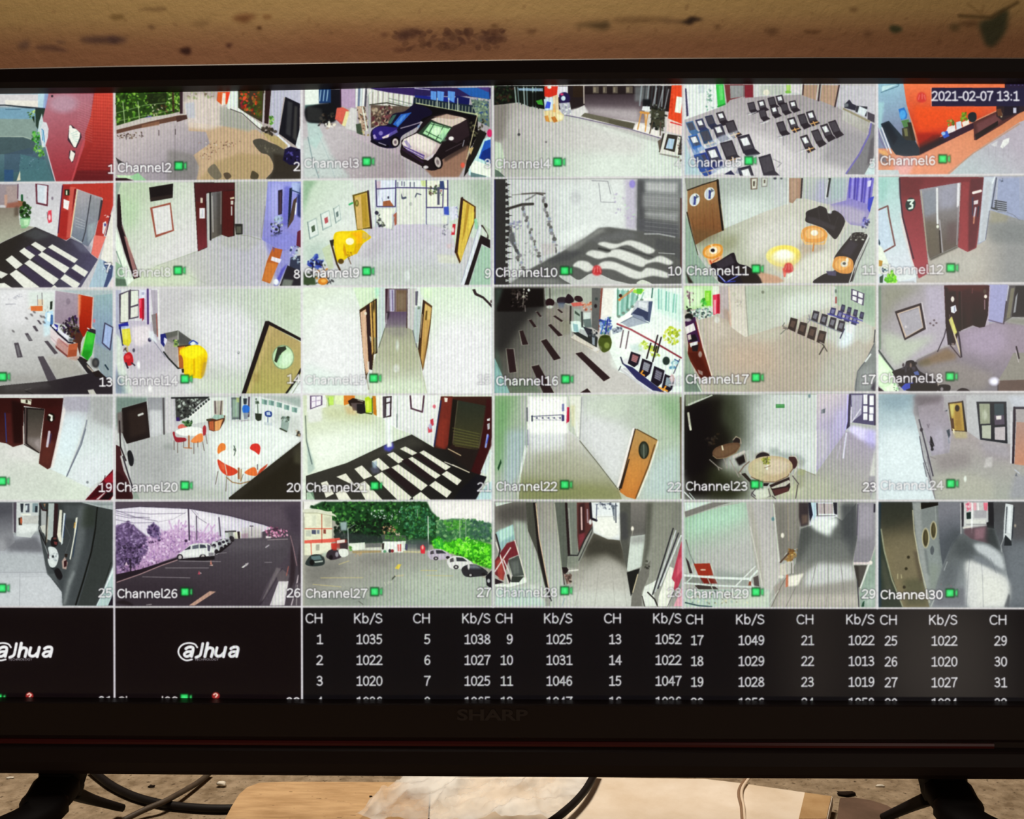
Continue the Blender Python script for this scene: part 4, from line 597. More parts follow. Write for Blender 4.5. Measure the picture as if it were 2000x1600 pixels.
def feed10():
    V(4,2,955,340,.195)
    F(0xc4c4c8)
    P(0xd0d4d8,[640,100,1100,60,1360,60,1380,560,900,600,700,740],b=40);P(0xc8c8ce,[300,60,700,60,680,400,300,300],b=20,a=.6);P(0xdce0e4,[680,600,1100,480,1100,540,760,720],b=20)
    P(0x302e2e,[50,50,180,50,190,200,200,350,210,560,180,760,200,1110,50,1110],b=1)
    rnd.seed(10)
    for i in range(34): y=60+i*31;P(0x302e2e if i % 2 else 0xb4b4b8,[165,y,200+rnd.random()*46,y+14,165,y+30],b=1,a=.9)
    P(0x1c1c5c,[50,60,66,60,66,1100,50,1100],b=4,a=.6)
    L(0x34302e,26,[200,345,330,305,440,300],b=5);L(0x5c5654,16,[330,200,480,190,560,195],b=2);L(0x4c4644,14,[480,195,540,210],b=2);L(0x6c6866,10,[230,210,340,200],b=3,a=.7);L(0x4c4848,16,[370,260,430,230,470,200],b=4,a=.6)
    for k,(x0,y0,x1,y1) in enumerate(((350,320,520,880),(550,240,690,800),(210,500,340,960))):
        for i in range(20):
            t=i/19.;x=x0+(x1 - x0)*t **(1.2);y=y0+(y1 - y0)*t
            E((0x504c4c,0x6c6870,0x8088a0,0x3c3a3a)[(i*7+k) % 4],x+rnd.uniform(-16,16),y,rnd.uniform(8,24),rnd.uniform(10,22),b=3,a=.75)
    E(0x2c2828,570,315,18,24,b=3);N([0x585480,0x707098,0x8c8c90],16,26,[240,480,320,470,330,560,250,560],a=.6);N([0x9c9ca4,0xd4d4d8,0x7c7c80],50,26,[230,600,480,560,520,900,260,940],a=.4);N([0xb8b8c0,0x88888c],30,24,[420,320,560,320,640,760,500,780],a=.35);P(0xb8b0b4,[520,700,660,690,660,790,540,820],b=6,a=.8);E(0x5c5c60,230,640,30,60,b=8);L(0x3c3c40,26,[240,700,290,790],b=6,a=.7)
    E(0xb0b0b8,870,240,60,80,b=24,a=.5);L(0x5c5a64,7,[1030,66,1190,72,1220,200],b=1,a=.7);L(0x6c6a74,7,[1100,90,1120,280,1260,285],b=1,a=.7);L(0x98a0a0,6,[1200,60,1260,240],b=1,a=.5)
    P(0xb0a8c0,[1360,50,1480,50,1480,560,1370,540],b=14,a=.8);E(0x8c80c8,1435,100,30,40,b=8);N([0x8c7ca8,0xb0d0b0,0xa894bc],20,30,[1250,180,1460,300,1450,460,1270,400],a=.5)
    G(0x74767a,0x6a6a6a,1600,100,1700,560,[1490,50,1935,50,1935,640,1480,600]);P(0x4c4c50,[1480,50,1560,60,1560,560,1490,560],b=20);P(0xa8a8ac,[1570,80,1890,90,1880,190,1570,170],b=14);P(0x98989c,[1560,380,1900,390,1880,470,1700,440,1570,420],b=12,a=.8);P(0x8c8c90,[1540,200,1900,210,1900,330,1540,330],b=20,a=.8);P(0x54545a,[1480,440,1900,500,1920,720,1500,600],b=14,a=.8)
    for i in range(12): L(0xc8c8cc,5,[1560,100+i*42,1890,112+i*44],a=.25)
    P(0x585858,[430,940,640,830,960,640,1100,540,1200,530,1500,570,1930,640,1930,1110,200,1110,260,1060],b=5)
    P(0x8a8a8a,[740,740,1000,620,1100,540,1180,560,1000,660,830,790],b=12,a=.7);P(0x46464a,[560,860,840,760,960,780,800,860,640,900],b=14,a=.7);P(0x6a6a6e,[950,660,1400,560,1500,640,1100,680],b=20,a=.6);L(0x9a9a9e,14,[1560,600,1700,600,1860,630],b=3);P(0x4c4c50,[1680,640,1930,700,1920,880,1860,820,1660,740],b=8,a=.6)
    D=0xd0d0d0
    S(D,[1090,700,1150,680,1280,700,1400,665,1520,690,1660,760,1600,800,1500,760,1380,710,1240,750,1160,730],b=7)
    S(D,[970,800,1020,765,1100,770,1190,790,1240,760,1330,760,1500,820,1600,860,1720,820,1840,880,1800,910,1680,880,1580,900,1530,930,1380,880,1230,830,1100,850,1010,820],b=7)
    S(D,[840,920,900,870,990,880,1060,930,1140,880,1250,880,1400,940,1520,980,1580,940,1700,960,1800,1000,1780,1040,1640,1020,1500,1050,1400,1030,1250,960,1120,950,1040,960,980,980,900,940],b=7)
    S(0xb8b8ba,[700,1020,800,1010,900,1060,1010,1000,1100,1000,1240,1060,1400,1110,900,1110,800,1090],b=4);S(0xc8ccc4,[1480,1100,1540,1060,1640,1110],b=3);P(0x808080,[200,1060,640,1040,780,1110,200,1110],b=16,a=.7);L(0xb4b4b8,7,[1700,790,1860,800],b=1);L(0x2c2c2c,18,[1100,745,1210,770],b=4,a=.7);L(0x38383a,16,[1320,740,1500,790,1640,830],b=4,a=.6)
    P(0x482c28,[1915,240,1935,240,1935,1000,1915,900],b=4,a=.8);L(0x585858,8,[60,50,1935,46],b=2,a=.6)
    bell(1166,528);cap('Channel10',75,1025,680,0,1);num('10',10,1330,537)

def feed11():
    V(5,2,1325,340,.1975)
    F(0xb4b6b4)
    G(0xa4aaa8,0xc8d0d0,600,100,700,500,[400,40,1090,40,1080,300,860,370,450,540]);P(0xbcbcc4,[900,40,1090,40,1080,280,960,330],b=20,a=.7);P(0xccd4d4,[480,250,800,250,900,340,480,510],b=30,a=.7)
    P(0x8c8e88,[60,40,390,40,300,80,80,160],b=2)
    G(0xa4a898,0xc0bcb6,400,700,900,500,[130,560,460,540,860,370,1090,290,1240,240,1480,300,1690,480,1600,640,1480,1080,560,1080,300,900,200,760]);P(0xccc8c6,[700,560,1100,440,1240,480,1200,680,900,720,700,860],b=40,a=.9);P(0x88886e,[360,620,600,600,560,740,440,760],b=30,a=.7);P(0xd4d0ca,[1050,940,1400,760,1560,800,1500,960,1340,1070,1050,1080],b=20,a=.9);P(0x9a988c,[120,520,460,560,400,640,200,680],b=30,a=.6)
    G(0x8e6c4a,0x744c30,200,200,280,600,[90,160,390,60,440,560,300,620,170,700,90,380]);
    for q in ([260,400,275,620],[130,440,185,680],[330,300,350,560]): L(0x5c3c24,7,q,a=.5)
    P(0x64543c,[120,540,420,560,300,680,170,700],b=30,a=.5);L(0x1c1614,22,[388,60,405,260,440,550]);L(0x2c241c,12,[90,160,240,105,388,60]);L(0x2c241a,12,[85,380,130,580,190,800]);L(0x8a6040,16,[330,320,370,300],a=.5);L(0xb8a888,8,[420,300,455,560],a=.6)
    for x,y in ((160,255),(308,195)): E(0xd8dce0,x,y,50,64,rot=18);P(0x38407c,[x - 8,y - 40,x+16,y - 30,x+10,y+50,x - 14,y+50],b=1);P(0x5c6474,[x+12,y - 56,x+46,y - 30,x+14,y - 10],b=2);E(0xb8c0d8,x - 24,y+8,18,34,b=4,a=.7)
    P(0x6c5c54,[710,40,785,36,780,150,715,155]);P(0xccc8c0,[725,50,775,45,770,140,728,145]);R(0x504840,738,70,756,120,b=2);P(0x8c8888,[815,36,885,36,880,125,820,130]);P(0xc4c4c0,[828,44,876,44,870,115,830,118]);R(0x605850,845,55,860,90,b=2);E(0x3c3c48,955,42,16,12,b=2);E(0x54545c,1018,44,12,10,b=2)
    P(0x9a7c6c,[1095,40,1215,40,1210,240,1170,240,1130,290,1095,280],b=1);P(0xac9080,[1110,50,1180,50,1170,230,1120,270],b=10,a=.7);P(0x241c20,[1215,40,1232,40,1220,240,1205,240]);L(0xd8d8dc,10,[1086,40,1080,300])
    G(0xb0b4b4,0xa4a4b8,1300,60,1450,300,[1240,40,1680,40,1660,260,1480,300,1250,240]);P(0xa09cc8,[1380,60,1450,60,1440,280,1370,260],b=20,a=.6);P(0x98b0b0,[1510,40,1660,40,1640,240,1500,270],b=16,a=.6);P(0x1c2024,[1485,40,1510,40,1480,230,1462,230]);L(0xdcdce0,9,[1482,60,1455,240])
    G(0x6c64c0,0x8c84b4,1800,60,1750,400,[1690,40,1935,40,1900,360,1840,520,1700,500,1500,300,1660,260]);
    for i in range(9): L((0x3c34a0,0x9c94e8,0x2c2484)[i % 3],16,[1700+26*i,40,1690+24*i,230+8*i],b=2,a=.75)
    P(0xccc8ec,[1870,70,1910,60,1900,120,1870,130],b=4);P(0x2c38b0,[1880,240,1935,220,1890,380,1870,340],b=4);P(0xa8a0b8,[1480,300,1700,320,1860,380,1800,500,1660,470,1500,340],b=12,a=.8);N([0x3c3c9c,0x8c90d0,0x24244c],20,26,[1830,430,1900,420,1860,540,1810,530],a=.8)
    S(0x1a161a,[1260,420,1270,370,1370,330,1400,315,1460,340,1480,390,1540,360,1600,390,1640,440,1640,500,1560,640,1500,600,1440,540,1340,500,1260,470]);P(0x343038,[1280,420,1350,430,1560,520,1540,560,1400,510,1280,470],b=8,a=.8);L(0x302c30,8,[1380,340,1400,460]);L(0x383438,8,[1470,380,1500,470]);L(0x2c282c,8,[1580,420,1530,560]);P(0xb4b4b8,[1260,480,1440,545,1400,560,1260,510],b=3,a=.8);E(0xd0d0d8,1500,378,18,16,b=3,a=.8)
    E(0xa08c80,1320,720,130,60,b=20,a=.5);S(0xd8924c,[1215,580,1250,530,1340,510,1430,540,1475,600,1440,660,1350,680,1230,660]);S(0xe8b078,[1260,560,1340,530,1420,560,1440,610,1360,640,1270,630],b=4,a=.8);E(0xf0e8dc,1345,582,36,28,b=2)
    L(0xe0b078,18,[1230,650,1260,690,1440,690,1460,640],b=1);L(0xc07c44,14,[1340,690,1330,760]);L(0xd8c0a0,8,[1220,560,1240,660],a=.7)
    E(0xe8d884,1040,810,170,106,b=4);E(0xf0d460,1060,790,140,84,b=8,a=.9);E(0xf4ecc8,1040,815,110,66,b=16);E(0xfcf8ec,1045,800,70,50,b=10);P(0xd8c088,[900,860,1200,840,1150,940,1000,960],b=20,a=.6);P(0xb09880,[1190,790,1260,700,1300,760,1180,880],b=20,a=.5)
    S(0xd88c3c,[240,770,270,720,340,692,420,700,440,750,420,810,330,840,260,820]);S(0xecb070,[265,765,330,715,405,715,420,760,350,815,280,810],b=2);E(0xf0e4d4,345,755,40,36,b=2);E(0x1c1820,340,755,20,18);P(0xe8b888,[310,700,340,695,330,730],b=1);P(0xe0a880,[280,830,340,845,440,800,430,840,320,900,300,890]);L(0xc04430,14,[315,860,330,890]);L(0xb85c38,10,[340,870,400,830])
    S(0x1e1820,[320,900,400,860,530,780,560,800,590,880,700,920,780,1000,820,1080,440,1080,380,1000]);P(0x3c3640,[360,890,520,800,560,880,420,940],b=8,a=.8);L(0x2c3494,12,[380,980,460,1070,560,1060]);L(0xb0b8f0,8,[400,1000,460,1060]);L(0x7078d0,10,[490,1060,640,980],b=1);P(0x2c241c,[560,900,780,960,830,1080,640,1080],b=6,a=.7);P(0xbc9480,[780,960,980,1010,1050,1060,980,1080,830,1080],b=6)
    S(0x1c181c,[1540,830,1680,640,1740,580,1860,590,1850,680,1760,880,1740,960,1680,1080,1340,1080,1420,1000,1560,940]);P(0x34303c,[1600,780,1700,650,1780,690,1700,820],b=10,a=.8);N([0xd0d0c8,0x484840,0x7c7c74],24,20,[1700,600,1860,570,1830,650,1700,660],a=.8);P(0x484460,[1460,960,1560,960,1560,1010,1480,1000],b=4);L(0xdcdce0,9,[1880,610,1760,860,1690,1070]);L(0x4c4c50,10,[1895,630,1780,880,1720,1060])
    P(0xb0b8b4,[1900,380,1940,300,1940,1080,1720,1080,1800,860,1890,640],b=2);S(0xcc8a48,[1530,870,1560,820,1650,815,1720,850,1730,920,1700,980,1600,980,1530,930]);S(0xe4a868,[1550,880,1600,835,1690,850,1700,900,1620,950,1560,930],b=4,a=.8);E(0xd8d0c8,1640,890,36,30,b=2);E(0x505050,1640,885,16,14,b=1);E(0xe8e0d0,1670,850,14,24,b=2)
    P(0x8ca094,[70,400,100,480,190,800,300,960,400,1080,70,1080],b=3);P(0x28201c,[70,960,110,1020,150,1080,100,1080],b=5)
    bell(1540,523);L(0xd8443c,20,[1040,940,1050,1010,1060,970],b=2,a=.7);P(0xdce0d8,[1085,990,1130,970,1130,1000,1060,1050],b=2)
    cap('Channel11',90,995,690,0,1);num('11',11,1709,535,.3)

def feed12():
    V(6,2,1700,340,.15)
    F(0x9c9a9c)
    G(0xa8a29e,0x86868a,1400,1000,1800,1000,[760,1100,1130,950,1400,920,1500,860,1560,470,1940,590,2700,700,2700,1440,400,1440,620,1360]);P(0x6c7074,[1500,600,2700,700,2700,900,1600,900,1520,800],b=40,a=.6);P(0xaaa8a6,[800,1120,1300,1000,1500,1100,1300,1380,800,1400],b=40,a=.5);P(0x8c8878,[1570,480,1800,500,1780,620,1560,640],b=20,a=.7)
    G(0x9cc0c0,0xc4ccdc,200,60,300,1100,[90,40,390,40,400,500,600,1300,600,1440,90,1440]);P(0x8cb8b4,[100,60,240,60,200,340,100,400],b=30,a=.7);P(0xd0c8c8,[380,500,400,520,600,1260,560,1240,420,760],b=4,a=.7)
    G(0x9a9ab0,0x8c94b0,1600,60,1900,500,[1480,30,2700,30,2700,740,1940,590,1560,470,1500,860,1400,920]);P(0xb4bccc,[1480,40,1620,40,1560,440,1490,860,1410,900,1440,400],b=4);P(0xa8aab4,[1500,100,1570,100,1500,840,1430,880],b=10,a=.6);L(0xd4dce8,16,[1620,40,1590,120]);L(0x3c4454,14,[1640,50,1580,430]);L(0xa8acb8,12,[1660,60,1640,340]);L(0x5c5c6c,8,[1550,480,1500,850],b=2)
    P(0x8c94b4,[1660,60,1940,50,1940,590,1780,520,1780,360,1650,330],b=6)
    for i in range(5): L(0x2c3038,12,[1620,345+i*28,1770,370+i*26]);L(0xa0a4a8,8,[1622,360+i*28,1765,384+i*26],a=.7)
    P(0x34383c,[1570,430,1660,450,1650,475,1570,450]);L(0x34383c,10,[1640,340,1630,440]);L(0x5c6068,6,[1660,490,1760,490]);L(0x6c7080,8,[1780,500,1860,530,1940,600],b=2);N([0x3c4454],8,22,[1680,50,1730,60,1720,110,1690,110],a=.5)
    G(0x6c2830,0x94404a,700,80,650,1200,[375,40,1475,40,1460,200,1400,820,1380,960,1265,1015,1140,950,1180,110,640,200,730,960,750,1160,760,1290,630,1360,540,1100,410,560]);P(0x50202a,[1310,60,1470,50,1430,500,1370,960,1270,1010,1260,400],b=8,a=.8);P(0x8c3a40,[1190,110,1290,100,1270,1000,1160,940],b=8,a=.7);P(0x5c2028,[380,50,700,50,640,190,640,280,390,300],b=20,a=.6);L(0x2c1428,16,[380,60,390,300,420,560,560,1100],b=3)
    E(0x142c2c,522,396,62,86,rot=12);L(0xd8e8e0,24,[490,345,560,340,520,390,548,400,545,440,505,450],b=1)
    L(0xe0d8d8,34,[1340,245,1435,220]);P(0xc8c0c8,[1345,350,1405,335,1400,390,1345,400],b=2);L(0xb8b0c0,22,[1370,440,1350,560]);L(0xb88068,18,[1352,560,1345,640],b=2);P(0x30304c,[1320,300,1340,300,1340,540,1320,540],b=4,a=.8);P(0x24243c,[1400,420,1420,420,1400,560,1390,560],b=4)
    G(0x8a8a96,0x5c5450,1000,150,1000,900,[640,200,1170,110,1140,930,920,1030,770,1100,730,950]);P(0x7c8290,[670,230,850,190,860,500,700,560],b=20,a=.8);P(0x605a50,[700,620,880,620,900,1030,780,1080],b=30,a=.8);P(0x9090a4,[890,190,1120,140,1110,430,900,460],b=30,a=.8);P(0x5c4c50,[1000,640,1140,620,1130,880,1000,930],b=30,a=.7)
    L(0xd8d8e0,24,[868,190,870,500,875,640],b=3);L(0x98949c,18,[900,600,940,1020],b=3);L(0x24201e,16,[900,740,915,1020],b=2);L(0xd8d8e4,30,[1148,130,1140,420],b=4);L(0x8c8890,14,[1145,420,1125,920],b=3);L(0xa8a090,14,[660,220,740,1000],b=2,a=.8);P(0x2c2a26,[770,1100,920,1035,1140,935,1140,960,920,1060,780,1130],b=8,a=.7);E(0xe0e4d8,875,685,16,20,b=3)
    L(0x6a4444,20,[100,470,225,415,245,560,320,930,180,1010]);P(0xb4c4dc,[100,480,200,440,220,560,290,920,180,980,100,900],b=2)
    P(0xdce4d8,[100,920,150,960,260,1220,320,1300,100,1300],b=4);P(0xa87c30,[110,1120,160,1130,150,1200,110,1200],b=4);P(0x1c3444,[110,840,130,900,120,930,105,910],b=2);N([0x1c2c3c,0x34506c,0xe0e8e8],20,34,[150,1220,230,1220,230,1300,160,1300]);P(0xd0d8e0,[260,1220,560,1240,600,1340,380,1400,300,1300],b=6);N([0x5cb818,0x78d020,0x48981c,0x9ce050],70,44,[180,1400,240,1270,280,1260,350,1390,340,1430,180,1430]);P(0x243c34,[120,1340,170,1310,160,1420,120,1420],b=6)
    P(0xa8aab2,[350,1400,560,1390,620,1440,340,1440],b=5)
    cap('Channel12',140,1295,945,.6)

def feed13():
    V(1,3,0,555,.1437)
    F(0xb8b8bc)
    G(0xd0ced8,0xa09ea0,300,200,400,1250,[-1100,80,760,80,720,560,930,1000,1190,1220,770,1300,60,1370,-1100,1500]);P(0xc8d4d0,[380,100,740,100,720,420,560,400,380,300],b=20,a=.7);P(0xd4d0dc,[60,100,400,120,360,500,60,600],b=30,a=.5);P(0x9c9894,[620,980,1040,1020,1180,1210,770,1290],b=24,a=.6);P(0x8c8888,[-1100,1240,640,1240,640,1310,-1100,1440],b=24,a=.5)
    G(0x9a8c9c,0x8c7c8c,900,120,900,500,[750,90,1080,140,1070,640,900,560,740,520]);E(0x6c6070,925,235,30,44,b=2,a=.5);L(0xc8c4d4,10,[750,100,735,520],a=.7)
    G(0x8ca4ac,0x7c8ca8,1400,120,1400,700,[1260,90,1530,90,1530,1300,1400,1260,1280,1000,1300,620,1240,560]);P(0xa0acb4,[760,85,1530,85,1530,130,1250,160,1060,130],b=5);P(0x8a9498,[1240,760,1400,860,1530,900,1530,1280,1400,1260,1300,1080],b=20,a=.8)
    G(0xa83418,0x8c2010,1150,160,1150,640,[1070,140,1260,180,1240,600,1180,640,1140,720,1080,700]);P(0xe0906c,[1060,140,1100,150,1090,400,1062,480],b=8,a=.8);L(0xd8a8a0,14,[1270,180,1245,580],b=1);E(0xc8707c,1280,500,14,26,b=2)
    P(0x4c2c24,[900,560,1070,600,1130,720,1100,800,1090,980,1040,800,980,780],b=4);N([0x241c24,0x3c3c30,0x34204c,0x4c4c40,0x1c1420],80,40,[800,560,960,440,1030,420,1080,640,1000,760,860,660]);L(0x1c1c18,18,[990,440,1010,560])
    P(0xa8c8e8,[620,380,720,360,720,530,640,600,590,560],b=3);P(0xd8e8f4,[640,390,700,400,690,520,640,500],b=4);P(0x3c6098,[690,410,720,420,720,560,680,590],b=4);P(0x202820,[680,240,715,230,710,340,680,350],b=2);N([0x707880],6,22,[600,320,660,300,660,380,610,380],a=.6);P(0xc0d8e8,[590,560,700,560,680,680,600,720],b=14,a=.8)
    P(0xd0c0c8,[680,590,940,800,920,980,690,760],b=2);P(0xa87c78,[780,740,940,820,920,990,760,840],b=8,a=.9);P(0x6c3c3c,[750,830,920,970,920,1000,760,870],b=2);L(0x8c4c54,12,[800,740,920,850],a=.7);L(0xa88c98,10,[690,720,880,900],a=.7)
    P(0xa8583c,[935,820,1060,800,1040,980,915,995]);P(0x8c442c,[940,900,1050,890,1040,980,920,990],b=6,a=.7);P(0xa06858,[900,1000,1080,980,1050,1040,960,1020],b=14,a=.6)
    L(0x181424,22,[690,560,800,680,930,790,990,800]);P(0xd8d8ec,[780,580,830,640,950,720,990,780,930,770,800,650]);P(0x2c2c8c,[740,540,790,560,780,640,730,600],b=4);P(0xe0e0f4,[720,540,780,600,760,620,700,570],b=3);P(0xa8acb0,[930,720,1000,740,980,790,920,780],b=3);E(0x5c6068,965,760,30,20,b=3)
    P(0x28a02c,[1180,645,1300,650,1250,960,1190,1040,1100,960]);P(0x54c040,[1185,660,1290,660,1260,820,1160,820],b=14,a=.6);P(0x1c741c,[1120,900,1240,900,1200,1040,1100,960],b=12,a=.7);L(0xa8d870,10,[1170,680,1110,960],a=.8);P(0x2c2430,[1200,600,1300,620,1300,680,1190,640],b=1);L(0xd8d0d4,16,[1190,600,1210,610]);P(0x281c1c,[1080,980,1200,1040,1150,1080,1070,1020],b=5)
    L(0x3c3850,16,[1425,530,1535,590,1495,895,1390,800,1425,530]);P(0x98a8d8,[1435,550,1520,595,1485,870,1405,795])
    E(0x30343c,1300,1070,50,66,b=4);E(0x5c5c60,1300,1070,22,36,b=3);P(0x403c3c,[1230,1000,1340,1030,1330,1160,1240,1120],b=10,a=.6);L(0x20303c,20,[1430,1100,1470,1160],b=1)
    P(0x282428,[1050,1020,1110,990,1280,1190,1240,1220,1190,1215]);P(0xa0948c,[1180,1090,1280,1190,1260,1200,1180,1120],b=2)
    G(0x3c3838,0x2a242a,300,1370,900,1400,[-1100,1510,60,1375,640,1320,770,1295,1190,1220,1340,1180,1530,1340,1530,1510,-1100,1560]);P(0x241c1c,[1250,1200,1340,1170,1440,1280,1300,1260],b=4);P(0x504c50,[60,1380,640,1330,700,1400,60,1460],b=20,a=.4);L(0x5c5858,8,[340,1440,420,1420],b=2);P(0xb8b4b0,[1190,1440,1270,1430,1310,1500,1220,1510],b=2);L(0x1c1a1c,8,[340,1450,440,1490],b=2)
    for q in ([510,985,590,980,770,1300,650,1320],[190,800,250,795,310,995,235,1000],[600,775,650,770,790,940,740,955],[335,670,380,665,445,770,395,775],[440,570,480,565,525,640,490,645],[500,490,530,490,570,545,545,550]): P(0x4a444c,q,b=1)
    P(0x6c6a70,[350,700,390,690,440,760,400,770],b=4,a=.7);P(0x78767c,[215,830,240,825,280,980,250,985],b=4,a=.6)
    for x,y in ((430,420),(360,465),(465,380),(560,440),(600,450),(600,520),(180,640)): E(0x5c585c,x,y,26,14,rot=40,b=3,a=.8)
    P(0xc86838,[415,300,580,295,580,365,420,365],b=2);L(0xd8a080,10,[390,340,420,300],b=2,a=.6);P(0xd8b898,[510,210,590,210,590,290,510,290],b=6,a=.8);L(0x504450,8,[570,120,575,280]);L(0x6c5c6c,6,[510,150,512,290]);N([0xa0a0b0,0x80808c],20,20,[80,190,300,130,300,200,130,230],a=.6);L(0x70707c,10,[80,275,210,270],b=2,a=.7)
    icon(-2,736);num('13',1,219,754)

def feed14():
    V(2,3,215,555,.1925)
    F(0xcccad4)
    G(0xc0bcc4,0xc0ccbc,600,100,1900,200,[480,45,1940,45,1940,1110,900,1110,500,600]);P(0xdcd8e4,[800,220,1300,240,1500,420,1400,900,1000,800,900,600],b=60,a=.9);P(0xb0bca8,[1600,60,1940,60,1940,400,1750,380],b=60,a=.7);P(0xc8d0c4,[900,950,1350,980,1340,1110,760,1110],b=30,a=.7);P(0xb8b4bc,[490,60,900,60,800,220,500,400],b=30,a=.6)
    G(0xb4acc0,0xc4c0c8,350,400,500,1100,[60,360,420,380,500,560,560,720,740,900,760,1110,60,1110]);P(0xdcd0dc,[220,430,400,420,430,560,300,640,240,600],b=14,a=.9);P(0xa8a0b0,[230,650,520,640,640,820,360,900,240,860],b=30,a=.5);E(0xf0f0f8,288,820,16,40,b=8);E(0xece8f0,408,1060,20,40,b=8)
    P(0xa4a4bc,[55,60,110,60,90,400,130,700,190,1110,55,1110],b=3);P(0xc8d0cc,[60,500,110,560,140,800,230,1110,120,1110,60,800],b=8);P(0x6c7c8c,[55,860,110,960,170,1110,55,1110],b=16,a=.8)
    P(0x4c4454,[90,100,200,60,290,60,290,340,190,360,180,390,95,400]);P(0xd4d4cc,[110,110,185,75,185,380,105,390],b=1);P(0xd8dcd4,[210,70,285,65,285,200,210,225]);P(0xd4d4d0,[210,240,285,220,285,325,205,345]);L(0x3c3440,12,[205,60,200,350])
    P(0xb8acc8,[290,60,420,50,400,380,300,350],b=2);R(0xd4d4ec,300,60,360,150,b=2);P(0x7c7ca0,[320,80,345,80,345,110,320,110],b=2,a=.6);P(0xc82038,[292,150,345,140,345,345,300,350]);P(0x8c1828,[325,150,345,145,345,350,325,380],b=2);P(0xe86078,[296,150,315,160,312,240,298,250],b=4,a=.8);L(0x4c3c70,20,[382,50,385,400]);L(0xdcd4e0,12,[405,60,405,400])
    P(0xa49cac,[415,60,480,60,490,540,450,540],b=2);P(0x7c7478,[420,310,470,300,480,520,440,500],b=4);L(0x8c4c44,10,[470,300,482,530]);L(0xe4e0e4,14,[487,60,498,560]);L(0x68687c,8,[430,560,560,740],a=.7);E(0x34304c,402,565,18,22,b=2);P(0xd8e0ec,[390,470,440,480,480,600,400,560],b=8,a=.7)
    P(0x24288c,[85,410,180,385,190,430,90,460]);P(0xb8c4e0,[110,430,200,420,195,445,110,460],a=.8);L(0x242854,14,[100,440,130,620]);P(0xd0c438,[120,460,200,450,215,580,190,630,130,610],b=2);P(0xe4dc60,[130,470,190,465,180,560,140,560],b=6,a=.7);L(0xc8b068,10,[170,620,180,690]);N([0x504040,0x2c2428],10,26,[130,650,160,640,180,720,150,720]);S(0xb02028,[140,730,190,690,225,720,235,800,190,830,150,800]);E(0xd84c4c,180,740,26,20,b=5,a=.7);L(0x2c2430,16,[160,800,180,850]);L(0x34303c,14,[220,800,250,825]);E(0x4c4858,240,672,14,20,b=2)
    P(0x5c5c58,[545,500,690,470,860,590,860,640,700,640,560,560]);P(0x48484a,[690,480,850,590,830,620,700,600],b=6,a=.7);P(0x9c9498,[545,600,700,590,690,850,560,710]);P(0x8c8488,[570,560,690,520,690,620,560,600],b=6,a=.7);L(0xc8c8c4,8,[690,480,690,850],a=.8);L(0x202424,16,[545,690,590,750,690,855,720,850]);N([0x98b060,0xb8c868,0x6c8444,0x344838],26,26,[640,570,690,570,690,640,640,630])
    P(0x20246c,[510,510,560,500,575,560,545,640,515,600]);P(0xd8d4f0,[548,540,580,560,560,620,545,590],b=2);S(0x7088cc,[800,590,850,570,890,600,880,640,810,640]);P(0xd8e4f4,[810,590,860,580,870,615,820,620],b=3);L(0x24388c,10,[800,605,840,572,890,600]);L(0x3c2c20,14,[690,635,810,620])
    P(0x9c5830,[690,640,740,630,745,860,700,850],b=2);P(0xe09028,[705,650,760,630,750,730,700,720],b=2)
    S(0xecc814,[705,680,790,630,900,620,975,680,985,760,940,940,880,955,760,930,740,760]);P(0xf4e020,[720,680,800,635,900,635,960,690,900,730,840,760,760,740],b=8);P(0xd8a810,[840,760,860,755,865,930,840,930],b=4);P(0xe8b818,[750,750,770,750,790,920,760,920],b=6,a=.6);P(0xd0980c,[930,760,985,730,950,920,900,950],b=12,a=.7);P(0x9c8050,[945,800,985,780,950,940,920,950],b=8,a=.6);P(0x24201c,[725,860,750,860,750,900,730,900],b=2)
    E(0x8c8c94,1303,695,13,16,b=1);E(0xe8e8ec,1300,690,5,6)
    P(0x1e1618,[1575,375,1610,375,1940,550,1940,580,1620,420,1380,1110,1335,1110]);G(0xa89468,0xa49c60,1700,500,1550,1100,[1615,415,1940,590,1940,900,1790,1110,1380,1110]);P(0xc0a878,[1620,440,1660,440,1430,1100,1390,1100],b=10,a=.6);E(0x8c7848,1480,950,40,50,b=20,a=.4)
    E(0x7c8c70,1755,742,112,125);E(0xb8d8b0,1755,742,102,114);P(0x2c3028,[1700,640,1780,630,1790,660,1740,700,1690,800,1665,780],b=2);P(0xd0ecd0,[1760,690,1840,700,1850,780,1780,840,1720,800],b=14,a=.8);P(0x9cc8a4,[1690,810,1720,720,1740,720,1720,840],b=8,a=.7)
    L(0x1c1818,20,[1938,860,1880,980,1790,1105]);P(0xd8dce4,[1935,940,1940,1110,1820,1110,1890,1010],b=1);L(0x88907c,8,[1930,980,1850,1110])
    cap('Channel14',80,1020,680,.4);num('14',14,586,748,.4)

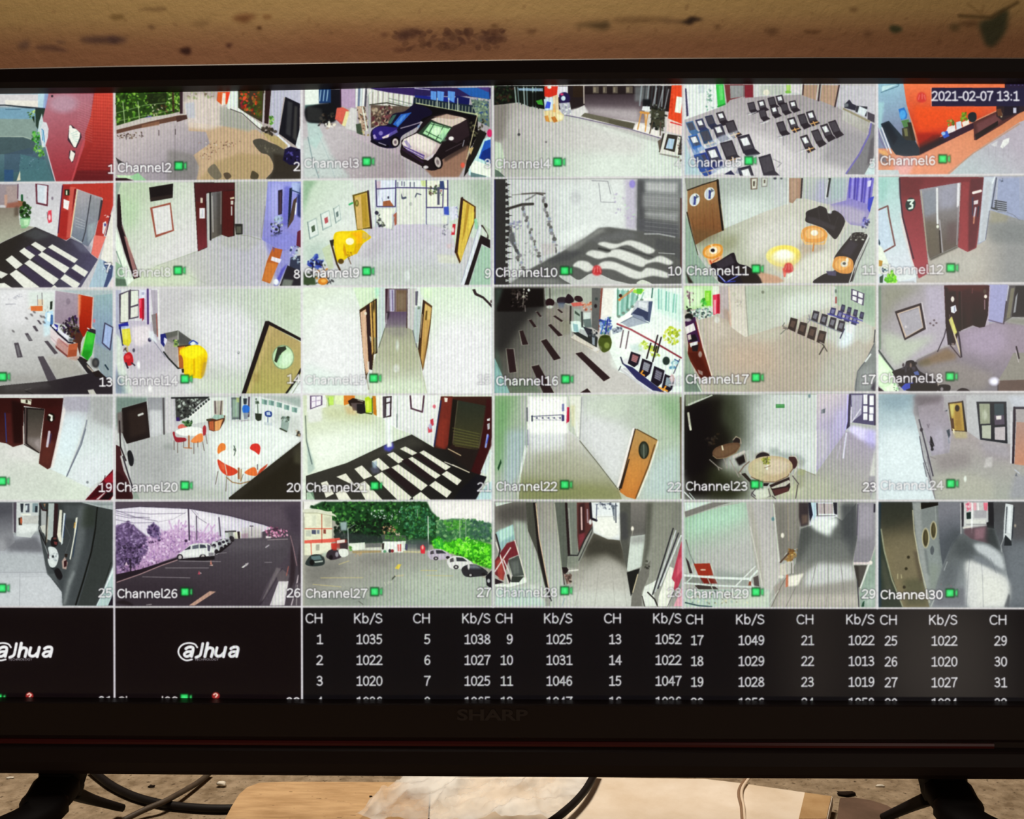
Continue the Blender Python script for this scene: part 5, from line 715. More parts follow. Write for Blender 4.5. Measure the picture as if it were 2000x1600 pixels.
def feed15():
    V(3,3,580,550,.195)
    F(0xd8dcde)
    G(0xd0dcd0,0xdcdae4,150,100,450,700,[60,60,640,60,640,300,720,1130,60,1130]);P(0xe0e0e8,[200,300,600,320,640,800,660,1000,200,1000],b=60,a=.8);P(0xc8d0c4,[60,60,560,60,300,140,60,300],b=30,a=.6);P(0xccdcd8,[60,800,300,900,700,1130,60,1130],b=40,a=.7)
    P(0xcce0c4,[560,60,860,60,820,640,790,200,640,280],b=3);P(0xa8e0c8,[780,60,820,60,830,120,790,180],b=10,a=.8);P(0xc0ccd0,[830,60,880,60,880,460,820,640,800,400],b=3)
    G(0xd0e0cc,0xe0dee6,1350,100,1600,700,[1230,60,1950,60,1950,1130,1300,1130,1250,880,1350,250,1270,180,1240,120]);P(0xe4e0ec,[1450,400,1850,400,1850,1060,1450,1060,1360,700],b=60,a=.8);P(0xd8f0c8,[1260,70,1340,70,1340,180,1270,160],b=14,a=.8);P(0xc8d8cc,[1640,60,1950,60,1950,300,1800,200],b=40,a=.6)
    G(0x9a9888,0xc4c8b8,1000,480,1000,1100,[880,460,1110,460,1170,480,1220,700,1250,900,1310,1130,710,1130,770,800,820,640]);P(0xa8a890,[800,740,960,600,1160,600,1230,860,1000,900],b=40,a=.6);P(0xd0dcc8,[720,1000,1260,980,1300,1130,720,1130],b=30,a=.8);E(0xd8dcdc,1005,640,14,50,b=8,a=.8);E(0xdcdce0,995,870,30,40,b=12,a=.6)
    P(0x6a5a64,[885,70,1130,70,1110,460,885,460]);P(0x38202c,[885,75,910,75,895,300,885,430],b=2);P(0xb0a8c8,[925,80,975,80,975,300,930,300],b=3);L(0x584c6c,8,[955,90,960,290]);P(0x6c5848,[995,85,1100,85,1095,300,1000,300],b=2);P(0x807060,[1010,120,1080,120,1080,280,1010,280],b=10,a=.7);L(0x3c2828,16,[1120,75,1100,460]);G(0x5c4c64,0x7c747c,1000,310,1000,470,[905,305,1100,305,1095,460,885,465]);P(0x302630,[900,300,930,300,920,360,895,400],b=5);L(0xc8bcc8,10,[895,420,900,320],b=2,a=.6);L(0x94806c,6,[995,90,995,300])
    P(0x8c8884,[890,450,1090,450,1110,520,1040,560,900,520],b=14,a=.7);P(0xc0bcc0,[1110,70,1200,70,1170,440,1160,490,1105,460],b=2);P(0x5c5868,[1185,100,1215,95,1205,240,1185,240],b=2);L(0x606470,8,[1160,490,1200,660]);P(0xb0bcc0,[1180,260,1250,240,1220,600,1190,620,1165,480],b=4);N([0x5c6c5c],4,18,[1215,250,1235,250,1235,270,1215,275],a=.7)
    L(0x646860,8,[880,470,820,660],b=1)
    P(0x3c2818,[625,285,720,220,795,170,795,200,800,720,770,730,755,885,720,880,690,990,660,700]);P(0xd0a890,[635,310,690,275,700,500,720,900,690,930,660,700]);P(0x2c1c20,[695,240,725,225,745,600,755,885,728,880,700,500]);P(0xc8a060,[728,220,745,210,765,700,750,740]);P(0xb89450,[755,210,785,190,795,690,775,730]);L(0x3c2c1c,12,[750,240,755,360]);E(0x38301c,770,240,10,60,b=3);E(0xe8dcc8,688,320,12,16,b=2);L(0x24181c,14,[793,180,798,710]);P(0x6c7058,[770,560,795,560,798,700,775,730],b=4,a=.7);P(0xe0d8d4,[705,800,725,800,725,880,710,890],b=2,a=.7);P(0xccd0c8,[725,540,745,560,740,620],b=2,a=.7)
    L(0x6c5c48,7,[690,900,718,1080],b=1,a=.8);L(0xbcaa88,5,[770,740,765,880],b=1,a=.6)
    P(0x4c3420,[1265,180,1355,245,1340,420,1310,640,1260,900,1235,780,1215,690,1240,440]);P(0xbc9458,[1278,215,1348,265,1330,420,1295,640,1262,860,1240,760,1260,440]);P(0xd8b878,[1280,220,1345,265,1335,380,1285,380],b=5,a=.6);L(0x54401c,16,[1298,300,1292,380],b=2);P(0x34241c,[1262,185,1285,200,1260,420,1225,690,1212,680,1240,400]);L(0xe0ccb0,8,[1255,330,1235,560],a=.7);P(0x8c6838,[1300,560,1320,560,1265,880,1250,860],b=5,a=.6)
    L(0x9c9c84,6,[1255,890,1300,1120],b=2,a=.6)
    P(0x2c2024,[1755,80,1785,75,1800,115,1870,150,1950,230,1950,262,1860,170,1780,135]);E(0x5c4c50,1945,200,10,16,b=1)
    cap('Channel15',90,1025,690,.8);num('15',15,958,749,.85)

def feed16():
    V(4,3,955,550,.195)
    F(0x9c9896)
    G(0x4a4844,0xb8b4b4,200,500,1000,800,[55,65,1130,65,1200,600,1300,900,1700,1120,55,1120]);P(0x2c2a2a,[55,65,560,65,560,260,420,340,300,480,160,700,55,700],b=30);P(0x141010,[60,70,550,70,555,250,380,260,330,300,200,300,80,300],b=6);P(0x9c9890,[560,560,860,530,1100,700,900,760,600,700],b=40,a=.5);P(0x78746c,[240,800,440,760,440,1000,260,1000],b=30,a=.6)
    N([0x2c2420,0x5c5050,0x4c4440,0x080606],50,26,[190,80,380,80,380,260,220,250],a=.7);N([0xd0d0c8,0xa09890],12,18,[340,70,420,70,360,200,330,160],a=.9);E(0xe8ece8,398,85,12,14,b=1)
    for q in ([350,90,340,240],[285,120,285,180],[360,240,365,300]): L(0xa89c98,7,q,a=.7)
    P(0x42504a,[60,70,140,70,100,200,60,300],b=12,a=.7)
    P(0xa0a49c,[555,65,1040,65,1030,250,820,240,560,180],b=2);P(0x80847c,[560,70,820,70,800,130,560,150],b=10,a=.6);L(0x34302c,8,[610,70,612,180]);L(0x4c4844,8,[550,65,555,260]);L(0x8c8c84,6,[820,70,822,160])
    S(0x241418,[570,230,575,185,610,170,650,190,650,230,610,250]);S(0x2c242c,[680,200,690,165,740,155,780,170,760,220,700,220]);S(0x241820,[760,200,790,125,840,160,850,200,800,220]);S(0x2c1c20,[855,180,870,145,920,150,940,190,900,205]);E(0xc8ccc8,610,255,34,16,b=3);P(0x5c6880,[690,210,760,210,750,270,700,270],b=8,a=.7)
    P(0x8c847c,[560,270,820,250,820,500,740,540,600,420],b=20,a=.6);P(0x7c7c6c,[700,380,820,380,830,520,740,540],b=14,a=.5)
    P(0xc06058,[820,215,930,205,960,240,840,250],b=2);N([0xc87050,0xd8b0a0,0x8c4838,0xa88c84],44,26,[930,200,1060,200,1050,300,940,290]);L(0x2c2824,16,[818,250,815,420]);P(0xd8ece8,[820,400,900,390,980,470,900,520,830,500]);P(0x8cb0b8,[840,420,890,430,900,510,850,500],b=3);P(0x98a49c,[850,270,920,280,920,400,850,390],b=4);P(0x3c4840,[860,290,910,330,910,350,860,320],b=2);P(0x404444,[920,300,940,300,945,460,925,460]);P(0xc8d4d4,[945,310,1020,310,1010,440,950,430],b=3);P(0x606c6c,[940,380,1020,370,1030,460,960,460],b=4)
    P(0x2a2c2c,[840,510,1000,500,1090,560,1080,660,980,620]);P(0xb0b4b8,[910,470,990,500,990,560,900,510],b=2);P(0x30303a,[940,450,1030,480,1020,560,990,540],b=4);P(0x88909c,[1030,530,1060,540,1060,640,1035,630]);N([0x44484c,0x20242a],16,24,[1000,480,1090,500,1080,560,1000,540]);L(0xa8b0b0,8,[820,400,822,550])
    P(0xe0dee0,[1120,65,1290,65,1260,420,1100,400]);P(0xe4e0dc,[1140,80,1250,80,1240,340,1140,340],b=10);P(0x7c4840,[1120,65,1142,65,1110,460,1090,520]);P(0x5c5c5c,[1030,65,1120,65,1095,500,1030,460]);P(0x3c4444,[1060,160,1090,160,1090,190,1060,185]);E(0x241c20,1068,245,14,20);L(0x54545c,14,[1275,80,1262,390])
    P(0xe4eeee,[1260,65,1940,65,1940,1120,1800,1120,1300,900,1210,700,1220,420],b=4);P(0xc8e8e0,[1700,60,1940,140,1940,420,1680,300,1640,120],b=14,a=.8);P(0xf0f0f4,[1260,560,1600,480,1900,480,1700,700,1320,760],b=30,a=.8);P(0xdce8e4,[1210,620,1320,700,1330,900,1230,860],b=20,a=.6)
    P(0x84b0a8,[1280,80,1440,100,1500,160,1380,330,1290,360],b=2)
    for i in range(11): L((0x44705c,0xd8f0e8,0x6c9c90,0xa8c8c0)[i % 4],12,[1290+i*26,70+i*4,1285+i*24,340 - i*16],a=.75)
    for i in range(8): L((0x5ca094,0x8cc0b4,0xc8ece4)[i % 3],14,[1700+26*i,80+8*i,1700+24*i,270+6*i],a=.75)
    P(0xc08440,[1440,70,1470,60,1340,150,1310,200,1290,180]);E(0x34201c,1318,142,16,18);P(0x9cd048,[1450,80,1560,80,1520,130,1440,110],b=4);P(0x60b040,[1480,70,1540,70,1530,120,1480,120],b=3);L(0xd86848,7,[1300,190,1440,90]);L(0x2c5c50,12,[1640,70,1630,160])
    P(0xf0f4f4,[1540,180,1600,160,1640,190,1400,400,1290,420,1290,390]);
    for i in range(6): E(0x708078,1300+i*46,350 - i*33,18,14,b=2)
    P(0xb8bcc8,[1480,190,1640,195,1610,400,1420,330]);P(0x363c58,[1490,260,1600,310,1600,400,1420,330],b=1);P(0x8088a0,[1430,320,1540,350,1580,400,1440,350],b=2);P(0x48506c,[1600,200,1640,200,1610,410,1590,390],b=1);P(0xd8dce8,[1500,200,1590,220,1580,270,1500,250],b=3);P(0x9ca4b4,[1320,410,1440,350,1600,410,1400,460]);L(0x5c6478,7,[1320,415,1440,352,1600,415])
    N([0x3c50a0,0x24347c,0x8098d0,0xd0e0f4,0x3c6c5c],60,34,[1110,380,1230,360,1230,520,1120,530]);L(0x1c2c84,12,[1190,380,1170,520]);L(0x3c5cb0,12,[1160,400,1120,520])
    P(0xa0a8b8,[1230,470,1340,450,1330,500,1240,530],b=3);N([0x3c4454],10,22,[1240,450,1330,450,1320,510,1240,510],a=.8)
    S(0x444e1e,[1095,600,1120,550,1165,535,1210,550,1230,610,1210,680,1150,710,1110,670]);E(0x84904c,1180,640,26,30,b=8,a=.8);E(0x28300c,1160,552,44,14,b=4,a=.7);E(0x8c8c80,1110,670,20,24,b=6,a=.5)
    P(0xc8c0b8,[820,560,860,530,1110,680,1090,720],b=2);L(0x8c8078,7,[820,570,1090,700],a=.7);E(0xd8d4d4,1070,680,26,20,b=4)
    N([0xc0d040,0xa8b828,0xd8e068,0x8c9c30],60,34,[1750,520,1800,450,1910,470,1900,600,1820,640,1750,580]);N([0xb8d050,0x98b038,0xdcec90],36,28,[1500,640,1560,590,1600,620,1580,680,1510,690]);N([0xc8d048,0xa4b440,0x78984c],44,28,[1600,640,1700,660,1720,740,1660,760,1600,700]);P(0xb8d0d0,[1400,640,1500,620,1560,700,1440,710],b=14,a=.8)
    L(0x7c2c38,17,[1285,425,1420,480,1660,610,1925,765]);L(0xc07078,6,[1290,420,1660,602],a=.7)
    for x,y in ((1345,490),(1400,500)): L(0x605058,13,[x,y,x - 30,y+170])
    for x,y in ((1690,540),(1725,560),(1620,620),(1680,650)): L(0x241c20,15,[x,y,x - 40,y+150])
    L(0x4c4858,10,[1910,780,1850,920]);E(0x24302c,1775,795,36,42,b=3);N([0x4c7ca0,0xa8d0e0,0x7ca8b8],20,26,[1830,780,1900,790,1880,900,1810,880],a=.8);L(0x3c4c7c,10,[1860,780,1900,800])
    P(0xd8d8e0,[1320,790,1400,760,1420,820,1340,830],b=4);L(0x2c2c40,14,[1320,760,1340,820,1600,1040,1760,1120]);P(0xc0c0c8,[1300,880,1360,860,1700,1110,1620,1120],b=4);L(0x484850,10,[1320,850,1300,890]);L(0xe4e4ec,8,[1330,870,1640,1100])
    for x,y,w,h,c,o in ((1390,700,130,160,0x8c5458,0),(1500,770,140,190,0x7c7c88,1),(1620,845,140,210,0x605c6c,0),(1730,925,130,190,0x80909c,1)):
        P(0x1c1622,[x+w*.25,y,x+w,y+h*.22,x+w*.82,y+h*.8,x+w*.5,y+h,x,y+h*.75]);P(c,[x+w*.38,y+h*.16,x+w*.84,y+h*.32,x+w*.66,y+h*.72,x+w*.26,y+h*.58])
        for k in range(4): L(0xb8b8c8,5,[x+w*.36 - k*4,y+h*(.25+.1*k),x+w*.78 - k*4,y+h*(.4+.1*k)],a=.5)
        L(0xc8c8dc,10,[x+w*1.02,y+h*.3,x+w*.8,y+h*.9],a=.9)
        if o: L(0xe89838,16,[x - 28,y+h*.72,x+56,y+h*.9]);L(0xe89838,16,[x+40,y+h*.66,x+2,y+h*.98])
    P(0x2c2c58,[1340,820,1440,860,1640,1020,1760,1110,1640,1090,1480,980],b=3);E(0xd8b4b8,1835,970,22,40,b=4)
    for q in ([865,720,930,705,1215,965,1150,1000],[520,595,575,575,720,770,650,790],[425,850,500,835,655,1120,545,1120],[590,435,620,425,740,540,695,550],[640,345,665,340,745,395,725,405],[305,495,340,490,395,630,335,635],[395,385,425,380,480,455,450,460],[175,675,245,675,275,905,205,915],[680,280,700,275,745,310,725,315],[910,1115,985,1070,1025,1115],[470,305,490,300,530,350,510,355]):
        P(0xccc4bc,[v+(-9 if i % 2 ==0 else -5)*(1 if v<(sum(q[i % 2::2])/(len(q)/2)) else -1) for i,v in enumerate(q)],b=2,a=.35);P(0x2a1c1e,q)
    P(0x5c6c58,[190,1000,420,980,540,1120,210,1120],b=20,a=.7);P(0x84a8a8,[55,760,110,880,210,1120,55,1120],b=3);P(0x405c50,[60,640,110,780,140,940,80,860],b=12,a=.5)
    cap('Channel16',80,1035,690,0,1);num('16',16,1331,752,.85)

def feed17():
    V(5,3,1325,550,.1975)
    F(0xb4aca4)
    G(0xb0b8ac,0xc0bcb8,700,100,1300,400,[660,45,1550,45,1540,240,1340,300,1060,420,690,540]);P(0xd4dcd8,[1100,100,1540,100,1540,240,1300,300,1000,420,1000,300],b=60,a=.8);P(0xa4ac9c,[670,50,1500,50,1100,120,700,200],b=30,a=.6)
    G(0x9cac9c,0xa8b8a8,1700,60,1900,380,[1550,45,1945,45,1945,460,1830,400,1560,220]);P(0x7c9484,[1760,50,1945,50,1945,400,1880,380],b=40,a=.7)
    G(0xb0a49a,0xa89c92,800,560,900,1080,[240,370,430,350,520,450,680,540,1060,430,1700,640,1940,440,1940,1095,320,1095]);P(0xbcbcb0,[700,540,1060,440,1020,560,800,600],b=30,a=.6);P(0xc4b8b0,[240,380,420,370,500,520,320,620],b=30,a=.7);P(0xb8a090,[420,640,900,600,1000,900,500,900],b=60,a=.6);P(0x9c948a,[980,540,1400,700,1500,760,1200,760],b=40,a=.6);P(0xa0a494,[330,900,700,1000,700,1095,330,1095],b=30,a=.6);P(0xb0b4b0,[1500,700,1900,560,1820,860,1760,1090,1300,1090],b=60,a=.6)
    G(0xc4bcb4,0xd0c8c0,580,60,580,500,[495,45,660,45,690,540,660,550,520,450]);L(0x8c8c84,8,[660,50,690,540]);L(0xd8b8a8,14,[500,60,520,440],a=.8);N([0x9c9484,0x8c8c88],12,18,[560,180,620,180,620,260,570,260],a=.5);E(0xb0b0a0,550,125,20,20,b=3,a=.7);E(0x74786c,835,105,14,16,b=2)
    P(0xb4d8a0,[60,45,340,45,340,260,60,280],b=2);P(0xd4ecc8,[60,60,240,60,220,240,80,260],b=14,a=.8);N([0xd8c8d0,0xb090a8,0x6c4c5c],20,26,[70,100,160,80,160,200,80,210],a=.8);L(0x644c54,9,[110,110,115,240]);R(0x78c838,262,90,325,240,b=2);R(0xb0e068,275,110,300,190,b=4,a=.8);N([0x388c2c,0x4cb048,0x1c5c20],20,26,[220,180,260,170,270,240,230,240]);R(0xe0e8dc,340,45,400,130,b=3)
    P(0xd83858,[340,135,410,120,410,310,345,330]);P(0xa01c30,[385,130,410,125,408,320,380,310],b=2);P(0xf0a8b8,[348,180,372,180,370,320,350,320],b=4,a=.8);P(0xb0a4a8,[405,50,490,50,500,380,420,360],b=3);P(0x988478,[440,260,500,280,505,420,450,360],b=12,a=.7);L(0xb89080,10,[490,300,510,430],b=2,a=.7)
    P(0xd0d4d0,[90,300,340,250,345,340,200,380,180,330],b=3);N([0x3c4c4c,0x789c90,0x2c3434,0xe0ece8,0x80a0a0],60,26,[90,280,330,250,340,340,200,370]);N([0x1c1c1c],8,26,[80,250,120,260,120,300,80,300]);E(0xd8d8d8,380,380,26,30,b=8,a=.7)
    P(0x3a1c40,[65,400,100,360,165,350,190,460,220,620,100,640]);P(0x5c2418,[100,600,220,600,330,940,220,960,90,740],b=2);P(0x44140c,[90,700,200,700,320,940,230,950],b=8,a=.7);L(0xe0ccc4,12,[180,380,240,620,330,930],b=1);L(0x6c1c20,10,[170,400,230,640]);P(0xe4dce0,[65,450,150,410,170,480,80,520]);P(0xdcdce0,[110,610,190,590,190,640,120,650]);P(0x18141c,[90,540,165,520,190,580,120,600],b=2);P(0x20181c,[130,640,200,620,190,690,140,690],b=2);P(0xc8b8b4,[90,530,120,520,130,570,100,580],b=2);E(0xb8b0b0,215,720,18,30,b=3,a=.7);E(0x181818,105,350,40,36,b=5);E(0xa8a0a8,95,380,30,16,b=4);P(0xa89c9c,[190,870,240,890,240,930,200,910],b=4,a=.7)
    P(0x8c9c8c,[60,600,80,680,150,880,240,1095,60,1095],b=3);P(0x5c6c64,[60,900,180,960,230,1095,60,1095],b=10,a=.7);L(0xc8d4c8,10,[170,980,230,1095],b=2)
    P(0x443c58,[1710,70,1840,120,1830,240,1705,180])
    for q in ([1725,85,1765,98,1765,140,1722,130],[1780,105,1825,122,1822,165,1778,150],[1722,142,1762,155,1760,195,1720,180],[1778,165,1822,180,1815,228,1775,212]): P(0xe8e8f0,q)
    P(0x8c3038,[1545,150,1565,150,1565,215,1540,220],b=1);L(0xdce4e0,10,[1548,60,1545,240]);E(0x5c6864,1557,95,10,20,b=2)
    P(0xc4cccc,[1480,330,1800,420,1900,420,1760,560,1600,660,1400,560],b=30,a=.6);P(0xd8e4f4,[1640,440,1740,430,1720,600,1640,660,1580,640],b=24,a=.9);P(0xdcdce4,[1660,430,1740,420,1720,520,1660,500],b=4);P(0xb8c0bc,[1820,400,1940,470,1930,560,1840,620,1760,560],b=20,a=.7)
    def srow(x0,y0,dx,dy,w,h,n,c,c2):
        for i in range(n):
            x=x0+dx*i;y=y0+dy*i
            P(c,[x+w*.3,y,x+w,y+h*.12,x+w*.75,y+h,x,y+h*.8]);P(c2,[x+w*.4,y+h*.2,x+w*.82,y+h*.28,x+w*.6,y+h*.72,x+w*.2,y+h*.6],b=1,a=.8)
    srow(1600,225,62,24,52,80,4,0x242440,0x4c4c70);srow(1490,255,72,30,70,90,4,0x2c2c58,0x7c7ca8);L(0x3c3c90,12,[1480,320,1780,410],b=1);L(0x4c48a0,10,[1630,320,1820,390],b=1)
    srow(1310,285,85,32,85,125,4,0x24202c,0x80808c);L(0x787c88,10,[1280,370,1600,500],b=1);L(0x34344c,12,[1640,470,1600,560]);L(0x6c6c7c,8,[1290,330,1300,380,1280,410])
    srow(1080,355,95,42,100,145,4,0x2a1e1c,0x5c4840);L(0xa89c98,10,[1060,460,1380,620],b=1);L(0x5c4c48,10,[1040,460,1080,470]);L(0x70706c,9,[1050,410,1030,440,1075,460,1010,520]);L(0x34302c,12,[1420,610,1440,640,1395,720]);L(0x403c38,10,[1440,640,1470,690]);L(0xa09894,9,[1400,600,1440,620])
    S(0x74787a,[1945,560,1920,660,1840,790,1780,880,1750,1095,1945,1095],b=3);L(0x30343c,10,[1945,480,1935,600],b=2);L(0x50545c,8,[1935,620,1850,790,1770,890,1752,1090],b=1);L(0xe0e4e8,14,[1900,720,1850,790],b=4);P(0x94989c,[1800,880,1920,820,1920,1060,1780,1080],b=20,a=.6);P(0x343040,[1900,1060,1945,980,1945,1090],b=6)
    cap('Channel17',80,1005,690,0,1);num('17',17,1709,749)

def feed18():
    V(6,3,1700,550,.15)
    F(0x9c98a0)
    G(0x8e8a8e,0xa49cac,300,200,800,500,[100,50,960,50,980,600,1010,820,600,1000,300,1160,130,900]);P(0x848478,[140,50,700,50,300,300,140,600],b=50,a=.8);P(0xacb4a8,[160,640,500,760,860,700,500,1000,320,1140,160,880],b=40,a=.9);P(0x6c7c70,[100,60,140,60,140,880,110,900],b=6);P(0xa8a0b8,[720,60,950,60,970,560,880,500,740,480],b=30,a=.7)
    G(0x8c8090,0x6c6870,1500,800,1300,1400,[600,1020,860,900,1060,830,1150,660,1350,590,1720,520,2700,700,2700,1440,560,1440]);P(0x9a8ca4,[1200,640,1700,560,1800,800,1600,1000,1200,900],b=60,a=.8);P(0x786450,[640,1040,1000,860,1130,960,1100,1020,700,1100],b=24,a=.9);P(0x5c5440,[600,1050,760,1000,800,1080,640,1110],b=20,a=.7);P(0x8c8480,[640,1120,1100,1030,1600,1200,1500,1420,900,1440,800,1240],b=40,a=.6)
    P(0x9494c0,[1540,40,1790,40,1760,380,1720,540,1520,520],b=3);P(0xb0a4b8,[1520,60,1560,60,1540,560,1490,580],b=6,a=.8);P(0x504c50,[1800,50,2700,40,2700,500,1850,460,1730,540,1770,200]);P(0x706c60,[1830,90,1880,80,1820,470,1770,480],b=6);P(0x28262a,[1890,60,2700,50,2700,440,1840,460,1860,300],b=4);P(0x8c8c94,[1890,200,1920,140,1890,400,1860,410],b=5);L(0xb8b8d0,12,[1800,60,1770,260],b=1);L(0x3c3440,14,[1770,260,1735,550],b=2);P(0x747468,[1770,480,2700,470,2700,640,1760,540],b=20,a=.6);L(0x584c60,12,[1540,500,1720,550],b=4)
    G(0x3c161c,0x1c0e10,1250,60,1250,500,[960,50,1550,50,1530,440,1490,590,1420,600,1330,570,1150,650,1100,830,1010,820,980,560]);P(0x200e14,[965,70,1110,130,1130,640,1080,830,1010,810],b=6);P(0x4c2020,[1000,60,1500,55,1450,130,1250,110,1020,130],b=14,a=.8);L(0x504040,8,[1185,130,1195,620],b=2,a=.8);L(0x181010,20,[1160,140,1165,640],b=2);P(0x34181c,[1230,100,1320,90,1330,560,1240,590],b=20,a=.6);L(0x684044,10,[1330,90,1325,150],b=4)
    E(0xe0d8d4,1070,230,22,36,b=3);P(0xd8dcec,[1045,330,1110,305,1125,380,1090,415,1050,400]);L(0x8488a8,12,[1095,330,1095,390],b=2);E(0xe8e0d8,1500,195,20,24,b=3);L(0x907880,12,[1488,240,1488,360],b=1);E(0x4c3c34,1490,130,20,30,b=5)
    P(0x241a1e,[318,390,660,280,722,620,445,765]);P(0xb8a498,[345,415,640,315,690,600,455,735]);P(0x9c98a4,[365,425,625,335,680,595,470,715],b=2);L(0x7c7884,6,[400,420,620,350]);L(0xd4ccd4,10,[670,270,735,630],a=.6);E(0xc8c0c8,460,590,12,16,b=3)
    for x,y in ((830,505),(780,545),(820,570),(860,540)): E(0x5c5058,x,y,14,12,b=2)
    P(0xb8b464,[1020,500,1060,450,1130,660,1090,710]);P(0xd0cc7c,[1040,500,1060,470,1115,650,1090,680],b=6,a=.7);L(0xc8b898,18,[1090,680,1180,960],b=1);L(0x28202c,20,[1140,650,1160,760,1185,980]);L(0xb0a4a8,8,[1030,430,1060,600,1160,940],a=.6);L(0x28202c,12,[985,620,960,720,875,910]);L(0x34282c,12,[1040,830,1170,990]);P(0x1c1420,[1000,640,1050,640,1070,820,1010,820],b=7);P(0xa89c98,[1050,800,1090,800,1110,860,1070,850],b=3,a=.6);L(0xb4a8bc,8,[975,700,1000,800],b=1)
    P(0xc8e8c0,[100,930,300,1180,270,1430,190,1430,100,1350]);P(0xe0f4dc,[110,1000,240,1180,220,1340,110,1300],b=16,a=.8);L(0x303c38,20,[110,900,210,1040,310,1170],b=2)
    S(0x161218,[290,1170,440,1110,470,1040,560,1030,600,1110,660,1180,820,1260,880,1340,840,1430,560,1440,400,1380,310,1220]);E(0x2c242c,470,1090,16,30,b=3);N([0x3c3844,0x0c080c,0x241c24],40,40,[420,1060,600,1060,640,1200,420,1180],a=.8);E(0x8c7870,525,1090,14,30,b=3,a=.8);P(0x3444a8,[400,1380,450,1330,560,1310,540,1380,440,1420],b=4);P(0x4c5c94,[560,1180,620,1160,640,1220,580,1220],b=4);P(0xdcf0d4,[180,1380,330,1310,370,1430,240,1440],b=3);N([0x2c3c34,0x90c890],14,24,[300,1330,370,1330,380,1430,310,1430]);P(0x1c1014,[100,1370,180,1430,100,1440],b=4)
    S(0x141014,[880,1360,960,1340,1040,1360,1020,1430,890,1430],b=2);S(0x1c1418,[1120,1440,1180,1390,1260,1400,1290,1440],b=2);P(0x100c0e,[520,1330,880,1340,870,1440,520,1440],b=4);E(0xa8a0a8,930,1400,20,24,b=4,a=.7);P(0xa89c94,[860,1310,900,1330,880,1370],b=3,a=.7)
    P(0x84807c,[1860,930,2700,900,2700,1260,1660,1290,1780,1100],b=6);P(0x5c4c48,[1660,1290,2700,1260,2700,1440,1650,1440],b=2);L(0x241c24,18,[1900,850,1935,1000]);L(0xd0c4d0,8,[1895,900,1930,1050],a=.7);L(0x3c3840,10,[1660,1290,1660,1430],b=2);E(0xd8d4f0,1610,1300,60,50,b=24);E(0xf4f0ff,1615,1305,26,24,b=8)
    cap('Channel18',140,1310,935,.25)

